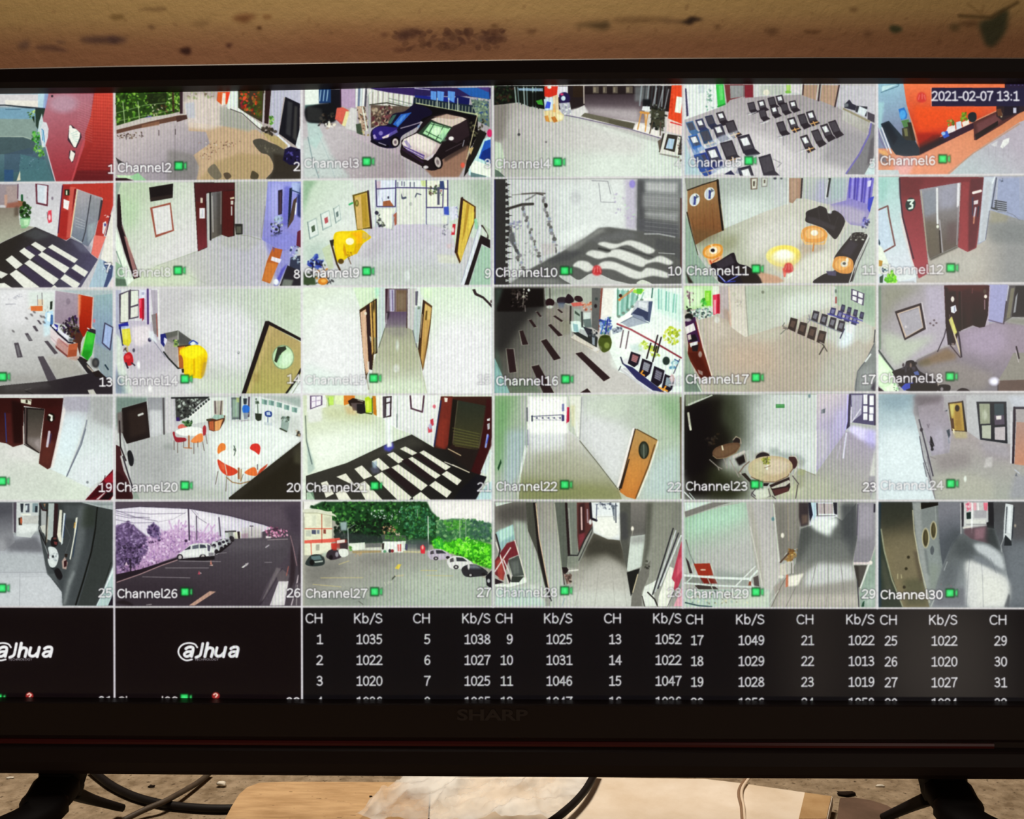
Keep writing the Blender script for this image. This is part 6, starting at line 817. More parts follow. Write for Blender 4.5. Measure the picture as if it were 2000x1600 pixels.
def feed19():
    V(1,4,0,765,.1406)
    F(0xc4c6c8)
    G(0xc4c4c4,0xc8d0c8,300,800,700,1450,[-1100,720,90,720,180,770,320,740,540,860,680,1080,900,1160,1260,1340,1170,1510,-1100,1510]);P(0xb4b8b4,[60,1000,500,1000,900,1300,900,1500,60,1500],b=60,a=.5);P(0xd0ccd0,[100,780,320,750,540,880,500,1000,100,900],b=30,a=.6)
    G(0xa8a4b0,0xccd8e0,1050,100,1000,700,[880,70,1260,70,1200,380,920,1180,690,1070,780,740]);P(0x9c98a8,[900,80,1250,80,1220,290,1080,270,890,270],b=14,a=.8);P(0xccdcec,[880,330,1180,340,1000,900,780,900],b=50,a=.7);P(0xe4d8d8,[880,200,910,260,800,800,740,1060,700,1060],b=8,a=.8)
    G(0xa8a8ac,0xccd4dc,1400,120,1350,800,[1260,70,1570,70,1570,1100,1250,1340,930,1190,1220,380]);P(0x98989c,[1280,80,1570,80,1570,500,1450,480,1270,400],b=30,a=.8);P(0xd0d4e0,[1150,900,1500,850,1540,1080,1250,1320,1000,1200],b=40,a=.7)
    L(0x7c808c,20,[1205,400,1190,480,1120,720,930,1170],b=3);L(0x5c6070,12,[1190,520,1130,740,925,1180],b=1);P(0x8c8c98,[1215,180,1260,120,1250,260,1215,420],b=10,a=.7);E(0x787c84,1215,1260,18,20,b=3);L(0xb0b4b0,6,[540,1120,720,1140],a=.6);L(0xb0b4b4,5,[940,1190,1150,1270],a=.6)
    G(0x30100f,0x4a2420,700,120,650,900,[-1100,90,880,90,860,260,820,520,700,1060,660,1080,540,1000,620,240,330,200,320,730,180,770,90,720,-1100,500]);P(0x3c1414,[620,240,850,200,810,520,690,1050,570,980],b=20,a=.7);P(0x5c3028,[600,640,760,700,690,1040,560,980],b=20,a=.7);P(0x1c0808,[160,120,320,160,310,720,190,720],b=14,a=.8);P(0x502020,[80,300,150,300,170,740,100,700],b=8,a=.6);L(0x2c3c80,14,[70,300,90,700],b=3)
    P(0x1c1616,[330,215,620,240,560,640,550,860,340,720]);G(0x3c3834,0x6c605c,500,280,480,780,[385,240,610,260,560,640,550,850,380,720]);P(0x787070,[380,640,560,640,550,840,400,720],b=20,a=.8);L(0x584848,18,[355,230,350,720],b=2);L(0xb8a8a4,12,[322,480,325,730],b=1);L(0xc0a8a0,6,[620,250,560,820],b=1,a=.7);L(0x1c1210,12,[340,735,540,850]);P(0xa89ca0,[470,700,560,650,550,830],b=10,a=.5)
    P(0xc8c8b8,[285,105,440,110,430,185,290,155]);R(0x342c24,355,115,385,160,b=2);L(0x342c24,10,[400,120,430,130]);E(0x18100c,710,360,56,64,b=4);L(0xe4e8e0,26,[685,325,720,340,715,400],b=2);E(0xf0f0ec,715,390,18,18,b=3);L(0xb8b0c0,34,[685,560,655,760]);L(0x383058,14,[710,590,690,720],b=2);E(0x301c18,640,390,16,20,b=4)
    P(0x500c16,[1570,1080,1180,1510,1570,1510]);P(0x8c1c2c,[1565,1120,1570,1260,1480,1290,1440,1220],b=6);P(0x34080e,[1370,1310,1480,1310,1380,1440,1220,1500],b=6,a=.8);P(0xb8a8ac,[1450,1400,1470,1400,1370,1500,1330,1500],b=2);P(0x1c0a0e,[1490,1400,1570,1400,1570,1440,1500,1500,1390,1500],b=4);P(0xd8d4d4,[1570,1450,1530,1510,1570,1510],b=2);L(0x2c1018,10,[1460,1170,1450,1220])
    icon(-3,940);num('19',1,218,960)

def feed20():
    V(2,4,215,765,.1925)
    F(0xbcbcc0)
    G(0xa8a8ac,0xd8dce0,500,800,1500,400,[180,520,420,460,560,430,690,380,1150,260,1560,300,1940,480,1200,1090,230,1090]);P(0xe4eaec,[1100,360,1500,310,1920,480,1500,860,1100,860,1000,500],b=50,a=.9);P(0x9a9a9e,[230,560,640,520,760,700,560,900,260,900],b=60,a=.6);P(0x888c8c,[540,540,620,520,640,580,560,590],b=10,a=.6);P(0xa8aca4,[240,980,800,960,1200,1000,1180,1090,240,1090],b=30,a=.6)
    P(0x70807c,[60,55,380,60,370,110,130,170,60,400],b=10);G(0x8c8c94,0xb4b4bc,450,80,480,440,[380,60,560,60,560,430,410,460,390,300]);P(0xc0c0c8,[400,190,520,190,530,420,420,440],b=10);L(0x4c484c,18,[540,70,548,430],b=2);P(0xc0bcc4,[560,60,680,60,690,380,600,420,560,420],b=2);P(0xa8a4b0,[640,80,680,80,690,360,660,360],b=8,a=.6)
    P(0x201818,[120,170,370,100,405,465,170,530,110,400]);P(0x382c28,[180,200,360,150,380,420,200,470],b=20,a=.6);L(0xc8c8c8,22,[290,240,330,225],b=1);L(0x8c8080,10,[90,260,110,440],b=2);P(0x6c6464,[70,220,120,200,130,420,80,420],b=5)
    P(0x3c1c20,[60,540,100,560,130,700,240,1090,60,1090],b=4);L(0x9c9ca0,18,[120,430,150,560,165,640],b=2);L(0xb8b4b8,24,[115,660,150,800,240,980],b=2);L(0x28242c,14,[130,660,190,860,260,1060],b=1);S(0x1c1c20,[175,620,210,600,240,680,230,750,195,740],b=2);P(0x8c9890,[240,960,300,1090,230,1090],b=4);L(0x241c20,14,[95,300,105,560,160,700]);P(0x2c1014,[60,800,140,860,220,1090,60,1090],b=8,a=.8)
    P(0x3c3c3c,[660,60,1010,55,900,130,780,260,700,300,670,290]);N([0x242424,0x8c9490,0x505450,0xc0c8c4,0x18181c],90,30,[680,70,940,65,800,240,700,280]);L(0x1c1c20,16,[625,65,1000,60]);P(0xd8dcdc,[1000,60,1190,60,1190,250,1000,300,840,330,780,270,900,150],b=2)
    for i in range(9): E(0x303434,1000 - 26*i,80+22*i,12,14,b=2)
    L(0xece8e8,10,[1010,95,800,270]);P(0xb0a8a0,[1050,95,1150,90,1145,250,1055,240],b=3);L(0x54484c,14,[1065,100,1070,220],b=2);L(0x5c4c4c,14,[1130,100,1120,240],b=2);P(0x34205c,[672,260,700,260,710,300,672,300],b=3)
    P(0x4c2c20,[990,285,1170,240,1165,290,1110,390,1050,405,1005,390]);P(0xa85838,[1005,305,1050,300,1055,400,1008,385],b=1);P(0xd89460,[1060,305,1145,280,1110,390,1060,400],b=1);P(0x98b4ac,[1030,270,1060,235,1150,235,1160,265,1080,285],b=3);P(0x403c30,[975,280,1030,270,1020,300,980,300],b=2);P(0xc8d4cc,[1170,210,1220,200,1220,300,1160,330],b=6,a=.6)
    P(0xc8ccd0,[1190,50,1460,50,1450,300,1180,300],b=2);P(0x5c6468,[1230,60,1320,60,1320,280,1235,285]);P(0x90a498,[1245,80,1305,80,1305,260,1245,260],b=6);P(0xc8d078,[1280,60,1310,60,1310,110,1285,110],b=4,a=.6);L(0x24242c,14,[1322,55,1318,280]);L(0x4c4050,18,[1410,60,1405,250],b=1);S(0x2c68c8,[1345,150,1380,135,1415,160,1405,210,1350,215],b=2);P(0x8890a0,[1350,215,1410,215,1390,280,1360,280],b=4);P(0x2c343c,[1350,70,1390,70,1385,130,1355,130],b=4);L(0xb8a8b0,6,[1260,300,1420,290],a=.8);L(0x9c94a0,8,[1330,300,1400,290])
    P(0xd8dce0,[1460,50,1520,50,1940,160,1940,460,1700,380,1560,310,1460,290],b=2);P(0x8c9c98,[1520,45,1940,60,1940,170,1750,80],b=12,a=.8);P(0xa8aca8,[1640,200,1940,260,1940,460,1760,400],b=30,a=.5)
    for x,y in ((1540,75),(1610,85),(1690,105),(1765,130),(1845,155)): P(0x80a098,[x,y,x+56,y+12,x+52,y+62,x,y+50],b=1);P(0x485c64,[x+24,y+10,x+50,y+16,x+48,y+56,x+26,y+50],b=4,a=.5)
    P(0x2c3028,[1470,220,1540,225,1535,290,1500,300,1475,280],b=2);L(0x4c5c4c,8,[1495,110,1500,220]);N([0x304030],8,22,[1480,60,1510,60,1510,120,1480,120],a=.7);S(0x24387c,[1570,210,1600,195,1640,210,1635,255,1580,250],b=1);P(0xb0c0e0,[1585,210,1620,205,1630,240,1590,240],b=3);L(0x6c7c94,10,[1600,255,1600,310]);P(0xc0c8d0,[1560,310,1640,315,1650,345,1570,340],b=3)
    P(0x8c9c98,[1745,250,1830,255,1800,405,1730,380],b=2);N([0x30382c,0x505c58,0xa8b8b4],24,24,[1745,250,1820,255,1815,310,1745,300]);L(0x34382c,14,[1725,375,1790,405]);N([0x2c2824,0x98846c],16,28,[1890,390,1935,410,1935,460,1900,450])
    # orange chairs round the far table
    def chair(c,q,legs):
        S(c,q)
        for l_ in legs: L(0x4c3c34,7,l_,a=.85)
    chair(0x8c2430,[635,420,655,410,670,460,760,470,770,500,700,515,660,500],([650,500,650,590],[685,520,685,620],[745,500,745,570]));S(0xc86058,[690,350,730,330,775,350,770,370,700,380],b=1);N([0x2c5028,0x48703c,0x18301c,0x6c8c60],36,28,[730,300,830,290,830,350,760,345]);S(0xe8eaec,[665,410,700,380,800,360,900,365,945,390,930,430,840,450,730,445]);S(0x9c2c38,[940,370,960,340,975,370,970,430,945,445]);L(0xa0643c,16,[800,450,800,570]);L(0x9c5c34,8,[755,570,830,575]);chair(0xe08048,[820,500,880,440,930,425,945,470,930,510,850,520],([850,520,850,630],[940,510,955,600],[890,510,890,560]));L(0x4c3c38,6,[970,430,985,530])
    # near table
    S(0xe07838,[1095,560,1130,522,1170,540,1165,600,1110,630,1090,620]);S(0xc83028,[1420,580,1440,535,1500,530,1525,570,1510,640,1470,610]);S(0xeceef0,[1095,670,1130,610,1230,580,1360,580,1480,620,1525,680,1500,740,1400,775,1260,775,1150,730]);L(0xc8ccd0,5,[1150,735,1260,780,1400,778,1500,745],a=.8);N([0x3c4840,0x708478],10,16,[1245,550,1280,560,1280,640,1250,640]);L(0x404c44,7,[1255,550,1275,590,1258,650])
    chair(0xc84028,[1090,690,1160,730,1280,790,1285,830,1200,855,1120,800],([1095,810,1070,940],[1185,850,1175,1010]));P(0xe07050,[1110,710,1160,740,1170,800,1130,790],b=6,a=.6);L(0xd8d0cc,8,[1165,735,1185,840]);chair(0xe06c38,[1365,820,1440,770,1480,780,1490,850,1420,850],([1350,840,1330,900],));P(0xb84830,[1490,850,1520,790,1600,730,1590,760,1510,850]);L(0x8c5c3c,20,[1305,780,1305,880]);L(0xa07848,10,[1330,790,1325,910]);L(0x8c6844,10,[1180,870,1240,920,1320,935,1420,910],b=1);L(0x44383c,8,[1495,740,1495,790])
    P(0x28241c,[1940,500,1205,1075,1205,1095,1940,1095]);P(0x4c4a3c,[1860,590,1935,540,1935,740,1870,720],b=12,a=.7);P(0x34302a,[1240,1050,1940,520,1940,600,1300,1080],b=20,a=.5)
    cap('Channel20',75,1010,680,0,1);num('20',20,586,960)

def feed21():
    V(3,4,580,760,.195)
    F(0xd4dcd2)
    G(0xc4ccb4,0xd8e0d4,400,200,500,700,[60,60,860,60,860,280,1000,380,1150,450,900,540,170,840,90,860]);P(0xe4ece4,[100,480,700,420,880,520,200,800],b=50,a=.8);P(0xb8bc98,[240,160,760,240,760,330,300,300],b=30,a=.7);P(0xd8d8dc,[100,220,250,180,250,320,110,340],b=10,a=.8);P(0xc4d0c0,[100,640,180,700,190,820,110,860],b=14,a=.7)
    P(0xdcdcde,[100,62,300,62,290,180,100,230],b=2);P(0x5c4c68,[130,65,255,65,255,160,130,205]);P(0xe4dcec,[145,75,240,72,240,155,145,190]);L(0x8c80a0,8,[190,70,190,175]);L(0x9c88a8,7,[140,130,245,110]);P(0xb0c088,[280,62,380,62,370,160,320,165],b=4);R(0xb0d860,318,75,365,160,b=3);L(0x709048,8,[315,90,320,170]);P(0xd4e0b0,[380,62,470,62,470,160,380,150],b=4)
    P(0xc8742c,[468,65,580,65,580,130,470,165]);P(0x241a18,[510,120,560,90,680,120,680,180,620,200,530,170]);P(0x54484a,[540,140,660,140,640,220,560,215],b=3);P(0x201c20,[600,150,680,150,690,240,640,250,600,240],b=2);L(0xd0c8c0,8,[610,110,660,125],a=.7);P(0xb0d028,[680,90,715,75,755,110,750,230,690,240]);P(0xd4e860,[690,120,730,110,730,210,695,210],b=6,a=.8);L(0x3c4c14,12,[690,240,750,250]);P(0xb87020,[755,70,790,70,800,270,765,250]);L(0x3c5820,10,[752,90,755,240]);P(0xe8e4dc,[790,62,860,62,860,280,800,280],b=2);P(0xc89c68,[470,165,540,170,620,260,500,250],b=14,a=.5)
    P(0xe4e4e8,[850,62,1130,62,1150,450,1000,400,860,300],b=3);P(0x34282c,[858,75,950,70,945,275,862,292]);P(0x484048,[862,80,885,78,885,280,865,285],b=3);P(0xdcd8e4,[895,90,935,85,932,125,895,135]);P(0xe0dce8,[895,150,932,140,930,262,892,275]);L(0xa8b0b4,10,[1012,70,1005,380],b=1);L(0x70787c,6,[1000,250,1000,385])
    G(0xe4e4e8,0xd8d8dc,1300,80,1300,540,[1015,62,1450,62,1380,570,1150,455,1010,390]);L(0x4c3440,17,[1135,70,1145,195,1255,230,1272,70]);P(0xece8f0,[1152,66,1260,66,1248,215,1155,185]);E(0xd86c7c,1375,175,16,20,b=2);P(0xb83848,[1335,310,1365,295,1370,360,1340,380],b=1);P(0xc04858,[1310,380,1350,380,1355,430,1315,440],b=2);E(0xb0a8c8,1335,375,18,28,b=4)
    P(0xf0f4fc,[890,300,945,300,950,540,900,540],b=12)
    G(0x3c2018,0x241818,1500,100,1700,600,[1440,75,1950,75,1950,500,1830,870,1730,830,1480,620,1370,600]);P(0x6c2c24,[1450,80,1560,80,1520,560,1480,610,1390,560],b=10);P(0x803428,[1440,300,1510,300,1470,600,1385,580],b=12,a=.7);L(0x24284c,14,[1442,120,1375,570],b=2);P(0xe0d8d0,[1475,85,1510,90,1505,130,1480,130],b=4)
    G(0x2c3028,0x403c28,1750,130,1700,560,[1600,110,1905,170,1830,600,1560,560]);P(0x1c1814,[1560,100,1610,110,1550,560,1510,600],b=4);L(0x605848,8,[1610,120,1560,540],a=.7);L(0x5c5848,8,[1905,180,1820,590],a=.8)
    for i in range(7): L(0x6c6c3c,7,[1560+i*4,390+i*30,1830 - i*4,450+i*26],b=2,a=.7)
    P(0x381214,[1900,100,1950,100,1950,560,1830,860,1740,830,1840,560],b=6);P(0xd8d8dc,[1905,300,1935,290,1930,320,1905,320],b=2);P(0xb8b8c0,[1905,350,1930,340,1930,400,1910,410],b=2);L(0x8c98d8,20,[1910,460,1890,580],b=3);L(0x3c4cb8,10,[1920,470,1900,540],b=2)
    G(0x34322e,0x1a1818,700,700,1600,950,[90,870,500,740,880,560,1150,455,1380,590,1510,610,1740,830,1830,860,1900,880,1790,1115,90,1115]);P(0x44423c,[560,740,900,580,1150,470,1300,560,900,660],b=24,a=.6);P(0x241e1c,[1500,600,1820,600,1740,820,1640,780],b=6,a=.7);P(0x4c4cb0,[870,570,960,530,970,590,930,630,875,610],b=10,a=.9);P(0xf4f4ff,[900,530,945,520,950,575,905,585],b=6);L(0xc8b090,9,[1515,600,1640,665]);L(0xd8ccb8,10,[1560,760,1725,835]);L(0xe4dcd4,8,[1480,730,1600,780],b=1)
    W=0xe0dcd0
    for q in ([1030,600,1085,575,1205,640,1155,665],[1225,635,1270,615,1540,780,1490,815],[900,655,965,630,1080,715,1015,745],[1090,705,1155,680,1440,865,1390,900],[1450,855,1500,820,1650,915,1605,965],[750,725,820,690,930,790,850,820],[945,785,1015,755,1310,965,1245,1020],[1325,965,1385,920,1550,1030,1500,1090],[575,800,650,765,755,870,670,905],[770,875,850,830,1150,1085,1120,1115,1010,1115],[395,880,490,845,580,960,620,1000,560,960],[600,960,680,920,860,1115,690,1115],[1160,1085,1240,1030,1345,1115,1165,1115],[240,940,300,920,370,1050,290,1090],[385,1045,470,1000,545,1115,420,1115],[95,1040,130,1030,180,1115,95,1115]): P(W,q)
    for q in ([1045,720,1105,690,1370,890,1320,930],[880,815,950,790,1225,1020,1160,1070],[1165,660,1215,645,1480,815,1440,850]): P(0x241a1c,q)
    P(0x9cb0c8,[750,730,800,720,800,800,760,790],b=8,a=.8);P(0x60607c,[730,790,820,780,830,840,760,850],b=10,a=.6);P(0x7ca088,[100,1000,160,1020,180,1115,95,1115],b=4,a=.7)
    P(0x90a4a4,[95,480,160,700,180,800,110,860],b=8,a=.6);L(0x283438,10,[85,270,95,520,150,750],b=4,a=.7);P(0xccd8dc,[1935,600,1950,640,1900,860,1840,830],b=2);P(0xb4d0d8,[1900,960,1950,920,1950,1115,1780,1115],b=3);P(0x14141c,[1640,1000,1800,860,1900,880,1790,1115,1560,1115],b=8,a=.7)
    cap('Channel21',100,1025,700,.2,1);num('21',21,958,959,.3)

def feed22():
    V(4,4,955,760,.195)
    F(0xb4bab0)
    G(0xb8b8bc,0xa4b4a0,900,400,1900,200,[790,70,1930,70,1930,1105,1400,1105,1290,990,920,530]);P(0xd0d0d8,[930,200,1200,300,1450,420,1380,800,1290,980,1000,600,920,500],b=60,a=.8);P(0x7c9c78,[1640,80,1930,80,1930,480,1800,300],b=60,a=.8);P(0xb0c0c4,[1600,720,1930,560,1930,1100,1500,1100],b=60,a=.8);P(0xc0ccbc,[960,80,1400,80,1300,300,960,260],b=40,a=.5)
    G(0x84a07c,0xa8aca8,100,300,380,400,[60,70,380,70,380,560,330,800,290,1105,60,1105]);P(0x6c9468,[65,100,200,100,160,600,140,800,65,820],b=40,a=.8);P(0xa0b0b8,[180,420,370,400,370,560,310,860,200,1000,150,900],b=30,a=.8);P(0xd4d8d8,[360,560,385,600,330,820,290,1100,280,1000,320,760],b=3);P(0x1c3c24,[120,700,125,740,95,820,85,790],b=3);P(0xb8b4b8,[300,70,400,70,380,300,330,340],b=20,a=.6)
    G(0xc8c8ce,0x848468,700,520,700,1000,[385,590,390,400,780,400,900,500,1300,1010,1330,1105,300,1105,320,860]);P(0xd8d8e0,[400,400,760,400,760,620,440,640],b=24,a=.9);P(0x9c9a88,[400,640,900,560,1160,880,500,900],b=60,a=.6);P(0x7c8058,[320,900,1000,960,1320,1040,1330,1105,300,1105],b=40,a=.7);P(0xb8b4ac,[760,420,880,480,940,600,780,600],b=20,a=.6)
    P(0xf0eeee,[395,75,780,75,790,440,390,400],b=6);P(0xfcf8fc,[410,100,720,100,720,250,410,250],b=14);P(0xfcfafc,[400,330,770,330,770,440,400,440],b=20)
    N([0xc8b8c8,0xe0c8d8],20,16,[440,80,700,80,700,130,440,120],a=.6);L(0x50506c,8,[425,275,740,258]);L(0x8c88a0,6,[430,310,730,312],a=.7);L(0x34344c,14,[432,270,432,320])
    for i in range(5): E(0x505068,480+58*i,290,10,9,b=1);L(0x8c88a8,5,[455+58*i,280,505+58*i,310],a=.8)
    P(0x7c7ca8,[730,150,755,145,755,220,730,225],b=2);P(0x44406c,[725,260,755,260,755,320,730,325],b=3);P(0xc82c50,[782,180,805,180,805,320,775,345],b=1);P(0x901c34,[795,190,806,190,800,330,788,330],b=2);L(0x5c5c68,14,[382,190,384,320],b=2);L(0x6c6c84,8,[388,410,390,560],b=1)
    P(0xd8d8d0,[800,70,920,70,910,490,870,450,830,300],b=3);P(0xc8c498,[815,160,860,160,855,380,830,370],b=10,a=.7);L(0xe8e8ec,14,[880,330,885,470],b=2);L(0x8c8c94,8,[930,80,910,500],b=1)
    L(0x5c5c50,9,[910,520,1080,730,1290,1000],b=1);L(0x98988c,6,[905,530,1285,1010],b=1,a=.6)
    P(0xe8e0e4,[1440,390,1462,390,1310,970,1280,990]);P(0x3c2c20,[1460,395,1480,405,1330,1030,1300,1010]);G(0xa88454,0xb06c34,1560,460,1400,1060,[1470,405,1690,515,1600,790,1470,1105,1380,1080,1310,1030]);P(0xc88848,[1420,700,1560,720,1440,1080,1340,1020],b=40,a=.6);L(0x50381c,10,[1485,405,1680,510],b=1);L(0x604428,12,[1660,560,1600,760,1470,1090],b=1);P(0xd8d8d0,[1690,515,1700,530,1620,790,1500,1080,1480,1090,1600,790],b=2);P(0x141010,[1300,990,1310,960,1400,700,1410,700,1330,1000],b=3,a=.8)
    E(0x20241c,1551,612,52,88);E(0x3c443c,1551,612,36,70,b=6);L(0x6c746c,9,[1550,560,1552,690])
    P(0x34160c,[1910,80,1930,80,1930,1100,1918,1100],b=3,a=.6)
    cap('Channel22',80,1015,680,0,1);num('22',22,1330,959,.2)

def feed23():
    V(5,4,1325,760,.1975)
    F(0xa8aaa8)
    G(0x50544a,0xc8ccd0,480,300,900,400,[60,60,1370,60,1360,850,1200,790,700,600,60,800]);P(0xc0c4c4,[760,100,1340,80,1350,500,760,500],b=60,a=.7);P(0xd4d8dc,[800,420,1340,420,1350,820,1200,780,1180,640,900,580,760,560],b=30,a=.8)
    P(0x15120f,[60,120,330,60,460,70,440,300,560,480,400,800,640,1000,560,1090,60,1090],b=40);P(0x100c0e,[60,200,300,120,340,400,300,800,60,900],b=30);P(0x2c3020,[420,80,560,70,640,300,660,560,480,500],b=60,a=.7);P(0x303420,[300,760,640,820,720,1090,300,1090],b=40,a=.7)
    P(0x7c8474,[70,60,300,60,90,170,70,170],b=2);P(0xb8beb4,[90,150,330,55,340,65,100,168],b=2);L(0xb8b8a8,22,[98,240,120,400],b=3);L(0xe0dcd0,16,[112,360,122,400],b=3)
    G(0xc4b8c4,0xa8a0c0,1450,100,1600,300,[1370,45,1690,45,1650,430,1360,830]);P(0xb8b0e0,[1560,200,1660,200,1640,430,1540,520],b=30,a=.7);P(0xc8c4c8,[1370,400,1480,400,1480,650,1365,800],b=30,a=.6);L(0xdcdcdc,14,[1362,420,1355,830],b=2)
    P(0x94909a,[1660,420,1760,440,1945,540,1945,900,1900,1090,1300,1090,1360,840],b=3);G(0x9c94a8,0xa4a498,1750,480,1500,1050,[1660,420,1945,500,1945,620,1880,900,1900,1090,700,1090,1200,800,1355,850]);P(0xb0b0a0,[1000,940,1500,860,1500,1090,900,1090],b=40,a=.6);P(0xd4ccff,[1670,400,1720,360,1945,420,1945,540,1800,500],b=14);P(0xa098e0,[1860,400,1945,400,1945,600,1840,520],b=24,a=.6);L(0xd8d4f0,14,[1660,440,1630,680],b=4);L(0xb8b0c4,14,[1600,560,1570,680],b=6,a=.6);P(0xc4c4a8,[1000,980,1200,940,1200,1060,1000,1060],b=20,a=.6)
    P(0x484464,[1690,45,1945,45,1945,360,1720,330]);P(0xa09cb4,[1710,60,1820,60,1810,250,1720,320],b=4);L(0xd8d4e8,10,[1720,320,1800,200],b=2);P(0x24203c,[1688,50,1705,50,1695,370,1660,400]);L(0xb8b0f8,12,[1675,60,1668,320,1650,400],b=2);L(0xe0d8f0,10,[1712,180,1708,330],b=2)
    for x,y in ((1830,55),(1890,65),(1828,165),(1888,178),(1828,240),(1885,250)): R(0xeae8f4,x,y,x+42,y+(95 if y<100 else 65),b=2)
    R(0x302840,1936,50,1950,360,b=4);R(0x3c3450,1870,60,1882,320,b=2)
    R(0x3c8048,962,150,1050,188,b=2);L(0x68a870,6,[975,165,1040,165]);P(0x787c88,[1415,205,1455,190,1450,235,1412,245],b=1);L(0x404450,8,[1440,200,1440,235]);E(0x6c8088,1295,68,12,20,b=2)
    P(0x98a0a0,[900,590,980,580,1000,620,1200,650,1260,700,1240,780,1180,740,900,640],b=14,a=.8);L(0x8c8878,8,[1200,790,1350,850],b=2);P(0x94986c,[1180,790,1260,800,1240,860,1180,850],b=8,a=.6);P(0x8c8c74,[1180,860,1250,820,1240,960,1140,1000],b=14,a=.5)
    # far round table
    S(0x241c1c,[540,510,580,480,610,500,600,540,560,550],b=1);L(0xa89888,8,[540,505,570,470,610,490,620,540],b=1);S(0x5c4434,[335,640,370,580,480,540,590,530,610,570,570,630,470,680,380,690]);S(0x6c5440,[350,640,390,590,500,555,580,550,590,580,500,640,400,670],b=6,a=.7);L(0x8c7c64,6,[340,660,380,690,470,680,570,630,610,570]);L(0xd8d0bc,14,[432,565,440,600],b=1);N([0x241c1c,0x34281c,0x3c342c],20,30,[260,480,400,440,360,540,280,560],a=.7)
    L(0xbcb4b0,24,[550,670,650,620],b=2);P(0x1c1616,[560,690,660,640,670,720,600,760],b=6);L(0x9c948c,14,[650,640,670,720],b=2)
    for q in ([310,700,390,770,430,790],[450,690,480,780],[510,700,560,800,600,870],[390,770,400,800]): L(0x8c8480,10,q,b=1)
    L(0x6c5c54,12,[600,830,650,760,700,720],b=2);L(0xa8a09c,12,[610,830,690,900,750,950],b=2);P(0x2a2420,[620,840,660,830,720,900,700,920],b=4)
    # near round table and chairs
    S(0x241c20,[765,700,775,655,830,625,890,640,900,670,860,690,800,700],b=1);L(0x948c84,7,[760,700,765,650,830,615,900,640],b=1);S(0x3c2424,[1090,680,1120,660,1170,690,1175,750,1140,790,1110,740]);L(0xc0b8b0,10,[1100,665,1160,665,1185,720,1170,790,1130,860],b=1)
    P(0x98948c,[1180,700,1240,700,1230,800,1180,780],b=10,a=.4);S(0xb8a488,[690,800,710,730,790,680,920,660,1050,680,1120,730,1125,800,1070,870,960,915,830,915,730,870]);S(0xd0c0b0,[760,740,900,690,1050,710,1100,770,1000,840,820,830],b=14,a=.7);S(0xb4b090,[700,790,730,730,850,700,850,880,760,870],b=20,a=.6);L(0x6c5444,9,[720,870,830,920,960,920,1080,865,1130,790],b=1);N([0xa0a040,0xc8c860,0x586028,0x808440],26,24,[825,690,910,680,890,740,840,740]);L(0x484430,8,[880,670,870,730]);P(0xe4e0d8,[860,760,890,745,885,800,868,800]);L(0x6c5c4c,6,[850,780,910,760],b=1)
    P(0x2c2020,[900,950,1000,910,1100,870,1110,960,1090,1010,950,1060]);P(0x4c2c2c,[930,1000,1090,970,1090,1010,960,1055],b=4);P(0xb8b4ac,[915,975,1090,900,1110,920,1060,960,930,985],b=2);L(0xb8b0a8,10,[1100,830,1110,960],b=1);P(0x1c1418,[840,930,900,930,880,960,840,960],b=3);P(0x241c1c,[700,900,740,930,720,990],b=8,a=.8)
    for q in ([730,1020,720,1050,770,1090],[890,990,910,1060,880,1070],[1130,860,1190,940],[1180,950,1160,1080],[930,1060,960,1085]): L(0x50484c,10,q,b=1)
    P(0xd0d4c8,[740,1000,880,980,900,1070,770,1090],b=10,a=.8);L(0x484048,9,[760,1060,730,1030,760,990],b=1);L(0xd8dce0,12,[60,1020,130,1090],b=2);L(0xc4ccd0,8,[110,1030,160,1090],b=2);P(0xdcdcd8,[1940,590,1945,860,1890,860],b=8,a=.7)
    cap('Channel23',80,1000,680,.15,1);num('23',23,1711,959)

